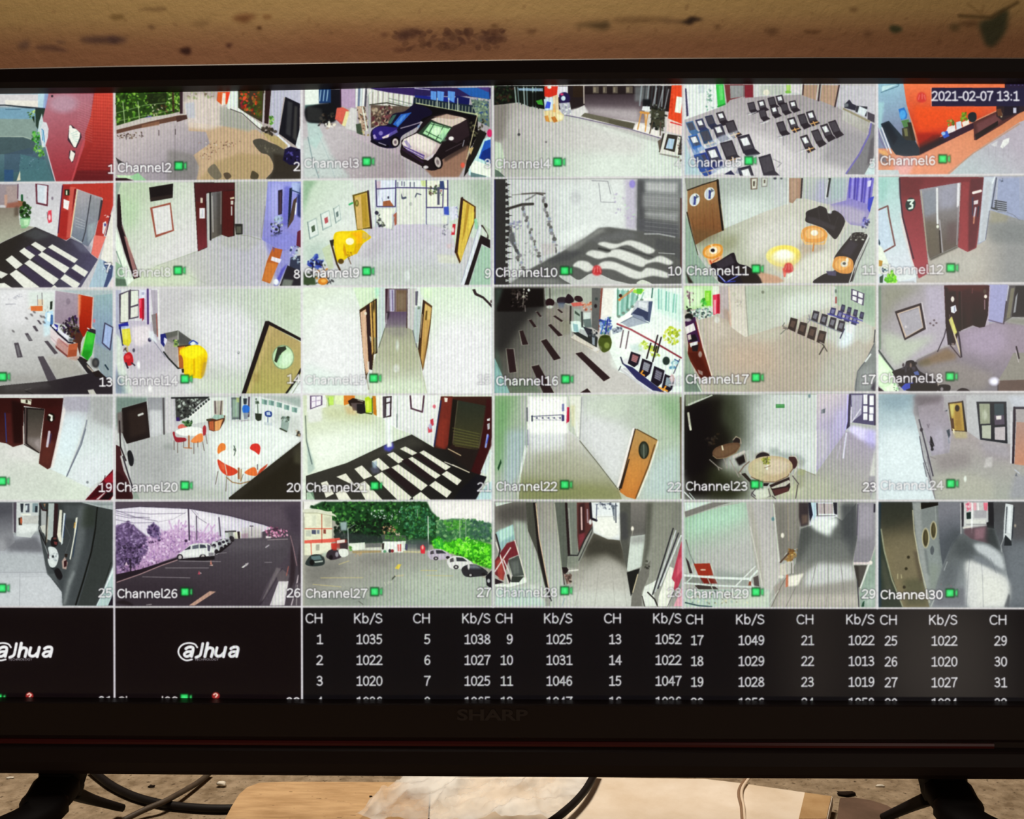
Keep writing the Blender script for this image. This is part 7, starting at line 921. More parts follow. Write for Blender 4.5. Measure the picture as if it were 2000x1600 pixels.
def feed24():
    V(6,4,1700,760,.15)
    F(0x9c9aa0)
    G(0x8ca0ac,0xccd8e4,350,120,400,800,[100,70,600,70,560,300,640,620,720,1080,840,1440,100,1440]);P(0xd0dce8,[150,560,560,560,650,900,720,1200,300,1200,150,900],b=60,a=.8);P(0x788c9c,[140,80,560,80,480,260,180,260],b=50,a=.7)
    P(0x7c7880,[560,80,950,80,950,200,640,380,560,320],b=24);G(0x8c8490,0x9a94a4,800,250,850,700,[620,220,950,100,1060,540,1030,830,800,870,720,620,640,380]);P(0x645c64,[570,90,940,90,900,180,620,220],b=24,a=.8);P(0xa49eb0,[840,500,1000,540,1010,800,860,840],b=30,a=.8);P(0x8a8690,[940,500,1020,480,1020,840,960,840],b=8,a=.5)
    G(0x989094,0x9a9c98,1200,650,1200,1400,[1060,560,1400,560,1850,720,1850,960,2700,1150,2700,1440,840,1440,780,880,1030,830]);P(0x827a7e,[840,880,1060,830,1300,800,1300,1000,900,1090],b=40,a=.7);P(0xa8a69c,[840,1130,1300,1090,1600,1200,1600,1440,860,1440],b=40,a=.6);P(0xa89c78,[1080,550,1250,545,1260,640,1100,640],b=14,a=.8);P(0x908894,[1400,700,1850,740,1850,950,1500,900],b=40,a=.6)
    P(0xa8a8b0,[950,80,2700,70,2700,950,1850,970,1830,720,1420,660,1260,550,1250,160,1010,180],b=3);P(0x98949c,[960,90,1250,80,1250,160,1010,190,1010,280,950,280],b=6,a=.8);P(0xb0b0b8,[1250,90,1390,90,1420,640,1270,540],b=8,a=.7);P(0xbcc0d4,[1790,90,2700,90,2700,300,1850,230],b=20,a=.6);P(0x9c98a4,[1400,660,1780,720,1830,900,1500,800],b=24,a=.5)
    P(0x3c2c20,[1010,180,1200,155,1250,555,1060,545]);P(0xa88c48,[1030,195,1190,175,1225,545,1080,535],b=1);P(0x8c6c34,[1090,240,1170,230,1200,540,1110,530],b=10,a=.8);P(0xc8c078,[1030,200,1100,195,1080,330,1050,380],b=10,a=.8);E(0x281c10,1130,250,28,42);P(0x4c3424,[1040,390,1080,380,1095,520,1065,520],b=5);P(0xe8d8b0,[1065,510,1095,530,1090,600],b=4);L(0x1c1814,16,[1200,160,1250,550])
    P(0x1c2028,[1380,165,1770,165,1785,710,1430,660]);P(0x8c9080,[1415,190,1555,190,1560,450,1430,455],b=2);P(0xa8aca0,[1450,475,1570,470,1570,650,1455,640],b=2);P(0x34424a,[1610,190,1735,190,1740,340,1615,350],b=4);P(0x504858,[1610,340,1740,340,1750,460,1620,470],b=3);P(0xb0a8b0,[1615,500,1755,490,1755,670,1620,660],b=4);P(0xd8d0d4,[1635,350,1705,345,1705,395,1640,400],b=2);E(0xb8bcb0,1490,340,30,60,b=14,a=.8);L(0x788468,6,[1470,210,1475,440],a=.6)
    P(0x34303c,[1860,230,2700,230,2700,300,1900,260,1870,970,1845,970]);P(0x9a9498,[1890,260,2700,280,2700,460,1900,440],b=4);G(0xa08078,0xb4806c,1950,500,1950,980,[1900,430,2700,450,2700,1080,1875,980]);L(0xd0ccd8,14,[1835,300,1830,960],b=2);L(0x241c28,22,[1875,240,1858,960])
    L(0x3c3844,16,[635,400,680,580,745,840,815,1130]);L(0x3c3844,10,[640,620,690,900,790,1200],b=1);E(0x2c2830,665,530,18,26,b=3);L(0x505058,10,[690,960,730,1140],b=1);L(0x6c6870,10,[740,880,800,1240,840,1420],b=2);N([0x74747c,0x9ca0a8],14,22,[690,960,760,960,790,1100,720,1100],a=.5)
    L(0x6c6470,12,[740,460,755,500,765,460],b=2);P(0x1c1c20,[780,610,800,630,830,730,800,790,775,720],b=3);E(0x24242a,805,785,18,20,b=3);L(0x403c44,10,[770,690,830,740],b=2);P(0x3c4450,[990,540,1030,520,1040,600,1020,640],b=4);L(0x6c7888,14,[1015,640,1025,700],b=6,a=.6);P(0x484c58,[960,290,1000,270,1000,290],b=2);L(0x70686c,10,[780,880,850,910],b=3,a=.6)
    P(0xb8b4b8,[1500,900,1590,880,1580,1020,1480,1020],b=8,a=.8);E(0xe8f0ec,1235,1170,16,34,b=8);L(0xb0b4c4,14,[1880,1050,1940,1100]);N([0x484c58],6,24,[1870,1100,1910,1090,1910,1140,1880,1140],a=.8);P(0x8c8c9c,[1870,1120,2700,1150,2700,1440,1800,1440],b=30,a=.6)
    cap('Channel24',140,1305,945,.7)

def feed25():
    V(1,5,0,970,.1437)
    F(0x8a8e94)
    G(0x989aa4,0xb4b6c0,300,650,450,1400,[-1100,500,220,520,560,520,600,900,680,1060,770,1180,850,1300,850,1490,-1100,1490]);P(0x606068,[120,600,500,540,620,760,500,760,120,740],b=24,a=.9);P(0xa4a8b0,[-1100,780,540,780,620,1010,-1100,1010],b=20,a=.7);P(0xb8bac4,[-1100,1060,740,1060,840,1300,820,1480,-1100,1480],b=24,a=.7)
    for q in ([-1100,1030,640,1030],[270,1030,265,1480]): L(0x84868e,5,q,b=1,a=.8)
    L(0x989aa4,5,[60,1090,700,1090],b=1,a=.6)
    G(0x4c4c54,0x8c8c94,100,200,150,620,[-1100,80,200,80,180,520,200,620,60,740,-1100,740]);P(0x6c6c74,[60,560,180,540,200,660,100,740],b=24,a=.8);P(0x48404c,[190,80,225,80,215,500,190,480]);L(0xc8c0c8,8,[175,90,180,500],a=.6)
    P(0xb8bcc0,[225,80,540,80,530,400,420,560,220,540],b=2);P(0xd0d4d8,[240,380,520,380,510,470,260,500],b=14);P(0xb0b0b0,[320,260,520,260,520,370,320,370],b=4);P(0x282c34,[275,95,320,95,310,215,285,215],b=2);P(0x484c58,[340,100,400,95,400,215,350,215],b=2);P(0xb8c0c8,[345,120,375,120,370,190,345,190],b=4);P(0x74848c,[440,90,520,90,510,215,440,215],b=3);P(0x242830,[480,130,510,130,510,215,475,215],b=3);P(0xe0e0d8,[270,235,420,235,420,255,320,260],b=3);P(0x2c2a24,[250,290,300,280,300,390,255,390],b=5);E(0xb85838,288,330,14,46,b=4)
    G(0x34383a,0x42464a,900,200,1000,900,[535,80,1140,80,1530,180,1530,940,1320,1480,850,1480,840,1300,640,1040,520,420]);P(0x5c6064,[1060,120,1180,110,1150,600,1060,900,900,1480,840,1480,880,1200,980,900],b=24,a=.9);P(0x585c60,[860,100,1060,120,1020,300,880,300],b=20,a=.5);P(0x30362e,[1130,120,1310,130,1300,420,1100,420],b=30,a=.6)
    L(0xc8ccd0,8,[522,380,600,640,650,780],a=.6);L(0x1c1a1e,16,[535,460,620,660]);P(0x9a9ca0,[560,160,640,180,640,480,620,560,560,400],b=4);P(0xb8b8b4,[545,400,620,380,620,520,570,480],b=5);L(0x2c1c20,24,[540,100,580,180,640,190],b=2);L(0x1c1814,12,[640,100,630,440,620,640]);P(0xa0785c,[590,100,620,95,610,150],b=4,a=.8)
    P(0xa0a8aa,[660,90,740,90,720,540,690,600,640,580],b=3);L(0xb8a490,8,[655,280,635,620],a=.8);P(0x2c1a1e,[740,90,790,100,780,560,720,560]);P(0xd0ccc0,[810,180,845,185,830,480,840,640,800,600,775,520]);P(0xccd4dc,[865,220,890,230,850,640,830,660],b=1);L(0x2c3c68,8,[890,250,860,560],b=2);P(0xd8d8d0,[1030,290,1055,280,1040,420,960,860,945,850,1000,560]);P(0xb08848,[1010,360,1030,340,1020,430,1000,430],b=3);L(0x24344c,10,[1060,350,990,820],b=2);L(0x6c6c70,7,[880,380,960,560,890,760],b=3,a=.5)
    S(0x1a1618,[690,600,710,550,760,550,790,620,760,680,700,670],b=2);E(0x5c3434,745,570,24,16,b=4);P(0x7c3c3c,[730,610,780,620,770,660,740,650],b=4,a=.8);S(0xc8ced4,[655,700,690,680,760,710,795,800,780,900,740,960,680,950,650,860,670,800],b=1);P(0x3c2c34,[650,720,670,860,650,830],b=2);N([0x5c6470,0x98a0a8],16,24,[690,760,780,780,770,880,690,860],a=.6);E(0x202428,720,815,14,18,b=3);P(0x2c3034,[680,970,780,960,840,1120,780,1110,720,1000],b=5);S(0x18161a,[740,1000,800,980,850,1080,810,1140,760,1080],b=3);P(0xa08c88,[840,880,880,820,920,900,900,990,850,980],b=4);P(0x34181c,[870,880,910,860,905,950,870,960],b=4);P(0x241c18,[880,780,920,780,910,830,880,820],b=4)
    P(0x54585c,[600,880,640,1000,660,1050,740,1050,850,1300,800,1200,640,1060],b=6,a=.7);P(0x3c4044,[760,1120,860,1140,860,1280,800,1190],b=10,a=.7)
    L(0x121412,22,[1325,150,1300,420,1240,760,1130,1150,1030,1470]);P(0x363a3a,[1330,160,1530,190,1530,920,1420,1180,1300,1480,1060,1480,1200,1000,1290,600],b=4);P(0x84888c,[860,1480,930,1140,1000,1000,1020,1040,940,1240,880,1480],b=10,a=.7)
    P(0x9aa0a4,[1100,80,1530,80,1530,180,1330,140],b=3);P(0x70787c,[1200,90,1530,90,1530,120,1330,120],b=5,a=.6)
    P(0xa8bcc0,[1540,960,1540,1350,1470,1480,1310,1490,1400,1330]);P(0xd8e4ec,[1535,960,1535,1040,1400,1320,1320,1480,1310,1480,1400,1290],b=3);P(0x1c1420,[1535,1330,1535,1480,1470,1480],b=4);L(0x202420,10,[1510,900,1420,1180],b=2)
    icon(-3,1149);num('25',1,218,1166,.2)

def feed26():
    V(2,5,215,970,.1925)
    F(0x4a424c)
    P(0xd4cce0,[55,100,820,100,1560,280,1660,320,1300,440,700,480,55,560]);P(0xe4dcec,[300,120,760,130,1300,240,1100,320,500,280],b=30,a=.8)
    P(0x4e4450,[55,58,1940,58,1940,420,1830,350,1560,285,1200,190,800,120,300,100,55,125]);P(0x5c525c,[900,80,1900,80,1880,320,1560,260,1000,130],b=30,a=.6);P(0x3c3440,[1750,100,1940,60,1940,420,1830,340],b=30,a=.7);L(0x3a3240,8,[55,125,300,102,800,122,1200,192,1560,285,1640,315],b=2)
    for y0,x1,y1 in ((140,480,250),(165,400,215),(190,340,210),(235,420,265),(150,760,170)): L(0x5c5468,6,[60,y0,(60+x1)/2,(y0+y1)/2+18,x1,y1],a=.8)
    L(0x787080,5,[480,260,640,230,770,160],a=.6);L(0x605868,6,[830,140,900,220,980,270],a=.8);L(0x6c6474,6,[860,150,890,180],a=.6)
    P(0xb090b8,[320,430,600,340,700,330,1120,390,1120,450,680,610,300,740],b=8);P(0x5c4a6c,[55,300,180,255,270,320,370,400,380,560,320,640,200,800,60,790],b=6);P(0x705880,[370,340,440,270,500,310,510,430,420,420],b=6);P(0x9c7ca4,[70,700,330,690,660,600,200,800,70,820],b=6)
    N([0xc0a0c8,0xa884b4,0xd4b8dc,0x8c6c9c,0xb894bc,0xe0c8e8],300,30,[330,420,600,330,700,260,1120,380,1120,450,900,470,800,500,680,600,400,700,300,720]);N([0x5c4468,0x74587c],90,16,[330,480,620,400,800,470,660,600,300,720],a=.55)
    for a_,b_,c_,d_ in ((640,400,600,250),(660,380,700,240),(700,400,770,250),(900,400,1000,280),(960,400,1060,290),(720,420,650,300),(1040,400,1020,300),(560,420,520,340)): L(0xb894c0,16,[a_,b_,(a_+c_)/2+6,(b_+d_)/2+10,c_,d_],b=2,a=.85);L(0xdcc4e4,6,[a_,b_,c_+6,d_+10],a=.6)
    N([0x6c5880,0x584868,0x847098,0x443454,0x9c88b0],330,32,[60,300,180,250,270,320,370,400,380,560,320,640,200,800,70,760]);N([0x30243c,0x241c2c],120,22,[80,480,340,480,320,640,200,780,80,720],a=.7);N([0x54446c,0x342848,0x7c6c94],70,26,[360,340,440,260,500,300,520,440,420,400]);N([0x342440],14,22,[380,460,420,480,540,410,520,450],a=.8)
    N([0xb898b8,0x8c6c94,0x503c58],60,22,[80,700,330,680,620,620,200,800,80,810],a=.8);L(0x28202c,14,[205,640,210,780]);P(0xc8b0c4,[150,700,165,660,180,700],b=2)
    L(0x403848,16,[795,125,805,440]);L(0x4c4454,12,[876,200,880,440]);L(0x4c4454,14,[1105,215,1120,400]);E(0x3c2c44,770,450,16,14,b=2)
    P(0xb8bcbc,[1160,355,1240,340,1260,420,1180,420],b=2);P(0x383438,[1165,350,1280,345,1280,362,1165,365]);P(0xd8d4c4,[1255,360,1330,360,1330,430,1260,440]);P(0x241c20,[1290,355,1315,355,1320,430,1300,430]);P(0x8c8c8c,[1200,360,1250,360,1250,420,1210,420],b=3);P(0xb8b0b4,[1340,340,1460,310,1540,330,1540,420,1350,430],b=5);P(0xc8c0c8,[1310,320,1560,290,1560,330,1330,350],b=6,a=.8);P(0x9c7c90,[1330,380,1400,370,1400,420,1340,430],b=6,a=.7);L(0x403840,10,[1420,300,1450,300]);L(0x706878,6,[1435,300,1437,400])
    N([0xd890b4,0xb86c94,0xe8b0cc,0x6c4458],80,22,[1560,330,1640,300,1800,350,1800,400,1600,420]);N([0x402c3c],12,24,[1650,320,1700,320,1700,350,1660,350]);P(0xe0d4dc,[1580,400,1640,410,1620,430,1580,425],b=3)
    G(0x4c464e,0x383038,1000,500,900,1050,[1130,430,1810,420,1830,480,1800,600,1600,860,1500,1105,60,1105,60,870,300,790,680,640]);P(0x5c565e,[1200,440,1800,440,1700,520,1200,560],b=30,a=.7);P(0x302830,[80,900,700,860,1000,1000,800,1105,80,1105],b=50,a=.5);L(0xb8a8ac,7,[1600,440,1800,432],a=.7)
    P(0x241c24,[60,790,300,740,680,620,680,640,310,790,60,880],b=2);L(0x9c8084,10,[70,870,300,790,520,700,680,645],b=1)
    for q in ([330,815,810,825],[560,725,1000,725],[700,655,1120,660],[1090,575,1180,570],[1570,668,1640,668]): L(0x9c949c,6,q,b=1,a=.8)
    P(0xd4d4d8,[678,620,684,590,750,545,812,492,850,478,985,472,1015,485,1040,530,1062,560,1058,605,1000,628,720,636],b=3);P(0x30303c,[750,545,815,500,815,535]);P(0x585c68,[835,500,900,485,900,525,835,535]);P(0x383c48,[910,485,960,490,980,520,910,525]);P(0x4c485c,[985,485,1020,500,1010,560,990,550],b=2);L(0x8c8890,6,[700,620,900,622]);E(0x28242a,708,615,32,32);E(0xb0a8ac,710,618,18,22);E(0x28242a,940,615,34,34);E(0xb8b0b0,942,618,20,24);P(0x1c181c,[690,635,1060,600,1060,640,960,650,720,645],b=3);P(0xe4e4e8,[770,560,960,545,980,590,760,600],b=8,a=.7);P(0x807c84,[1000,570,1055,570,1050,600,1000,610],b=3)
    for i,(x,y,w,h) in enumerate(((1030,455,70,130),(1090,440,60,110),(1130,430,56,90),(1170,425,46,70),(1210,400,44,60))): S((0xc0c0c8,0x9c9ca4,0xd0d0d8,0x8c8c94,0x302c30)[i],[x,y+h*.3,x+w*.3,y,x+w,y+h*.2,x+w*1.1,y+h*.8,x+w*.6,y+h]);E(0x24202a,x+w*.35,y+h*.35,w*.3,h*.16,b=1);E(0x201c20,x+w*.7,y+h*.8,w*.3,h*.18,b=1)
    P(0x1c181c,[1060,580,1180,500,1240,460,1230,480,1120,570],b=4);P(0xd8d8dc,[1015,510,1060,500,1060,560,1040,560],b=3,a=.6)
    P(0xc07c6c,[1015,690,1022,640,1035,690]);P(0xd8b8b0,[1005,700,1045,690,1040,705]);P(0xb04c60,[890,790,903,750,915,790],b=1);P(0xd0c8c8,[910,770,930,775,920,785],b=2);P(0xc8c4c8,[1330,720,1400,670,1400,690,1350,725],b=3);P(0xa8a0a8,[1370,680,1410,675,1380,710],b=3);L(0xb0a8b4,12,[1580,515,1610,495],b=2)
    P(0xb08c80,[1010,960,1075,965,860,1105,800,1105])
    P(0x38303a,[1700,720,1750,730,1640,930,1530,1105,1500,1105],b=2);P(0x8c8488,[1690,720,1740,730,1560,1040,1530,1070],b=8,a=.6);P(0x5c545a,[1750,740,1820,800,1800,860,1700,860,1690,800],b=4);P(0xc4bcc4,[1710,860,1810,860,1770,1105,1620,1105]);P(0xd8d4d8,[1725,880,1800,880,1740,1100,1650,1100],b=12,a=.7);P(0x443c44,[1830,350,1890,640,1900,780,1830,1105,1780,1105,1820,800],b=3);P(0x2c2228,[1840,480,1880,700,1870,860,1820,960,1830,700],b=8,a=.8);L(0x8c7078,8,[1830,400,1860,520,1895,700],b=2);L(0xb4a8b0,12,[1910,800,1880,960,1840,1100],b=2);P(0x30282e,[1940,420,1900,640,1920,900,1940,1000],b=10,a=.8);L(0xa05c54,8,[1810,710,1790,800],b=2);P(0x504850,[1890,880,1940,880,1940,1105,1850,1105],b=4);L(0xa8a0a4,10,[1900,900,1890,1100],b=3,a=.7)
    S(0x241c20,[60,1080,140,1050,240,1105],b=6);L(0x8c8488,8,[370,1100,420,1095],b=2)
    cap('Channel26',80,1025,680,0,1);num('26',26,586,1166)

def feed27():
    V(3,5,580,970,.195)
    F(0x98968e)
    P(0xe0dcdc,[70,45,1950,45,1950,300,70,200]);P(0xece4e8,[1320,60,1950,60,1950,260,1500,240],b=30)
    P(0x1e4024,[130,110,250,50,1300,50,1350,150,1420,220,1400,480,1200,480,860,460,560,470,380,240],b=5);P(0x3c6448,[1390,250,1560,220,1720,230,1950,270,1950,460,1390,470],b=6);P(0x3c9424,[1350,450,1500,440,1700,410,1950,480,1950,730,1860,700,1560,570,1370,520],b=5)
    N([0x1c4420,0x2c5c2c,0x143018,0x3c7434,0x0e2412,0x244a2a,0x4c8440],620,36,[130,110,250,60,1300,55,1340,150,1420,220,1400,400,1200,480,860,460,560,470,380,240])
    N([0x101c14,0x18281c,0x0c1410],220,40,[380,260,900,230,1000,420,840,440,560,460,380,420],a=.8);N([0x2c5c40,0x3c7850,0x1c4430,0x58946c],240,26,[1020,100,1280,90,1390,240,1380,400,1100,420],a=.8)
    N([0xd0d0dc,0xb8b4cc,0xe0e0e4],26,18,[660,130,1040,140,1030,220,880,230,700,180],a=.9);N([0xd8d8dc],16,13,[600,110,860,300,900,100,1100,60,1190,360],a=.8);N([0x88a070,0x5c8c4c],40,18,[360,220,500,220,700,330,560,360],a=.7)
    N([0x3c6c44,0x548454,0x2c5038,0x7ca074],280,30,[1400,240,1720,220,1950,270,1950,450,1700,440,1400,460]);N([0x5c9c44,0x3c8030],60,34,[1480,250,1680,240,1700,330,1500,340],a=.8);N([0x4c6460,0x34504c],90,28,[1740,220,1950,270,1950,440,1740,420],a=.7)
    for x in (1630,1690): L(0xb8c0b8,9,[x,240,x+4,580],a=.6)
    L(0xd8d8d8,10,[1313,200,1317,560]);L(0xc8ccc8,7,[1205,130,1208,200],a=.6)
    P(0x303838,[380,350,860,400,860,470,520,480,380,440],b=10,a=.8);P(0x50585c,[1080,430,1330,430,1330,520,1080,520],b=12,a=.8);P(0x484c50,[1200,470,1320,460,1320,540,1200,530],b=6,a=.7)
    P(0x8c9ca0,[430,260,500,250,500,340,440,340],b=5);L(0xb0b8b8,8,[510,320,515,480]);L(0x9ca4a4,6,[505,330,580,280],a=.7)
    P(0xd4d4bc,[75,140,350,150,350,420,330,560,75,590]);S(0xc8c8b8,[70,130,200,125,360,170,395,205,350,190,200,160,70,160]);L(0x90907c,6,[75,165,200,165,350,195]);P(0xe0e0cc,[90,180,200,180,200,300,90,300],b=8,a=.7);P(0xb8bcac,[150,190,190,190,190,300,150,300],b=5,a=.6);P(0xa8a898,[270,200,340,210,340,310,280,300],b=6,a=.6)
    L(0xc85040,9,[80,322,350,322]);P(0xd05c50,[75,440,430,415,435,440,350,460,75,470]);L(0x9c3c30,8,[248,180,250,570]);P(0x484c64,[148,335,192,335,192,380,148,375]);P(0x6c7484,[200,335,225,335,225,375,200,375],b=1);P(0x7c4038,[265,330,290,330,290,375,265,370],b=1);P(0xb0b4a8,[90,340,140,340,140,400,90,400],b=3);P(0xd8d8c4,[95,475,340,465,340,560,100,590],b=2);L(0xc05040,8,[140,465,145,580]);P(0x9c9c90,[190,480,225,480,225,540,190,540],b=3);P(0xb84038,[340,470,400,465,395,550,350,560],b=2);P(0x8c2824,[380,430,430,430,500,430,500,520,400,520],b=5,a=.7);P(0xe0d0cc,[400,440,480,430,480,460,400,470],b=3);P(0x3c3034,[430,470,510,460,510,530,430,520],b=4)
    P(0xdce0d8,[520,470,680,460,680,530,530,545]);P(0xd8dcd8,[860,450,1090,445,1085,560,850,560]);P(0xe8e8e8,[880,460,1040,455,1040,550,890,550],b=4);P(0x6c6c6c,[690,470,840,465,840,505,690,510],b=3);P(0xc8c8c0,[680,515,860,510,860,540,680,535]);P(0x9c8868,[550,545,840,540,840,560,560,570],b=2);P(0x48504c,[840,380,1090,390,1100,445,860,450],b=4);N([0x386030,0x4c7c40],40,26,[880,390,1070,395,1080,440,880,440],a=.8);N([0xb88868,0xd8a888,0x8c5c44],24,22,[850,300,1000,290,980,370,850,380],a=.8);N([0xc8b0a4],6,20,[980,360,1030,360,1030,385,980,385],a=.9)
    P(0x3c3434,[850,470,875,465,870,530,850,530],b=3);P(0xc86060,[1005,480,1045,475,1045,550,1010,550],b=3);L(0xe8e0e0,8,[1025,480,1027,560]);P(0x484860,[1085,470,1110,480,1105,540,1080,530],b=4);E(0x2c2c34,930,545,14,18,b=2);E(0x7c2c30,955,545,16,16,b=2);E(0x5c8c6c,880,550,16,14,b=2);P(0xb8b090,[1060,545,1240,550,1240,565,1060,560],b=3);P(0xd83040,[1235,500,1262,480,1285,510,1280,600,1255,600,1240,560],b=2);E(0xe8a8a0,1258,510,10,20,b=3);N([0x4c7c3c,0x6c9c54],12,24,[520,500,550,500,550,550,530,550])
    G(0x8c8a86,0xa4aca4,900,600,1100,1080,[85,700,560,570,1000,570,1320,570,1660,720,1950,850,1950,1095,80,1095]);P(0x6c6a68,[85,680,420,620,500,700,300,860,85,900],b=40,a=.7);P(0x7c7a78,[620,600,1000,600,900,700,640,680],b=24,a=.6);P(0xb0b8ac,[1000,760,1500,760,1700,900,1300,1000,1000,900],b=50,a=.5);P(0x707874,[80,960,700,1000,740,1095,80,1095],b=40,a=.6)
    N([0x6c6a66,0xb8bcb0,0x848280],90,18,[500,640,1600,720,1500,1050,600,1050],a=.28)
    for q in ([420,680,520,645],[240,815,660,812],[160,880,440,905],[1240,740,1400,742],[1300,790,1560,795]): L(0xc0b078,7,q,b=1,a=.7)
    P(0xd8bc50,[980,720,1010,680,1045,680,1020,730],b=2);P(0x50544c,[950,820,980,790,990,800,950,840],b=3);P(0xc0b090,[980,790,1080,780,1060,800,990,800],b=4,a=.6);N([0xd0d0c0],8,16,[840,860,940,840,960,860,860,900],a=.6);L(0x5c5c58,8,[620,1050,660,1080],b=3);N([0xb4b8b0],8,14,[1100,1000,1180,990,1180,1060,1110,1060],a=.5)
    N([0x58c428,0x74e034,0x3c9c24,0x88ec48,0x2c7c1c],330,36,[1350,440,1420,410,1500,480,1620,420,1700,400,1780,480,1900,470,1945,560,1940,730,1860,700,1700,620,1560,570,1380,520]);N([0x245c18,0x1c4414],60,20,[1560,560,1900,640,1900,700,1600,590],a=.6);N([0x2c8c30,0x46ac40],40,30,[1370,430,1460,430,1470,520,1380,510],a=.8);N([0xc8f4a0],26,16,[1600,440,1720,420,1900,500,1880,600,1640,520],a=.7)
    def car(c,x,y,w,h):
        S(c,[x,y+h*.55,x+w*.05,y+h*.2,x+w*.3,y,x+w*.62,y+h*.08,x+w*.95,y+h*.5,x+w,y+h*.72,x+w*.9,y+h*.9,x+w*.2,y+h]);P(0x34343c,[x+w*.34,y+h*.1,x+w*.6,y+h*.14,x+w*.78,y+h*.42,x+w*.36,y+h*.42]);P(0x2c282c,[x+w*.1,y+h*.25,x+w*.24,y+h*.12,x+w*.26,y+h*.44,x+w*.1,y+h*.5],a=.8);E(0x201c20,x+w*.34,y+h*.86,w*.1,h*.16);E(0xa8a4a8,x+w*.34,y+h*.86,w*.05,h*.09);E(0x201c20,x+w*.84,y+h*.78,w*.08,h*.13)
    car(0xb4a8bc,1310,525,240,110);car(0xd8d4d8,1505,595,260,130);car(0x2c2a30,1650,680,260,125);P(0x8c90a0,[1700,690,1790,680,1850,720,1720,720],b=5,a=.6);E(0xd8d0d4,1720,700,10,30,b=2);P(0x1c1a20,[1890,800,1950,740,1950,920,1900,890],b=3);E(0xb0b0b4,1920,845,14,20,b=2)
    S(0x2c3434,[85,680,110,620,150,585,220,580,270,610,270,680,170,700],b=1);P(0x586c70,[140,600,230,590,250,630,150,640],b=3);P(0x9ca4a0,[170,650,260,640,260,655,180,665],b=2);E(0x141414,150,660,24,30,b=2);S(0x342c34,[290,600,320,540,390,530,440,570,440,610,350,635],b=1);E(0x8c8894,400,580,16,26,b=2);E(0x181418,340,610,20,24,b=2);P(0xa8342c,[355,480,400,470,400,540,360,540],b=4,a=.7);S(0xd8dcd8,[415,550,440,525,500,530,515,580,480,605,440,600],b=1);P(0xa8b8ac,[250,570,300,550,290,600,250,600],b=5,a=.7)
    N([0xc89860],8,12,[550,570,660,560,660,590,560,600],a=.8)
    cap('Channel27',95,1010,700,.3);num('27',27,958,1165)

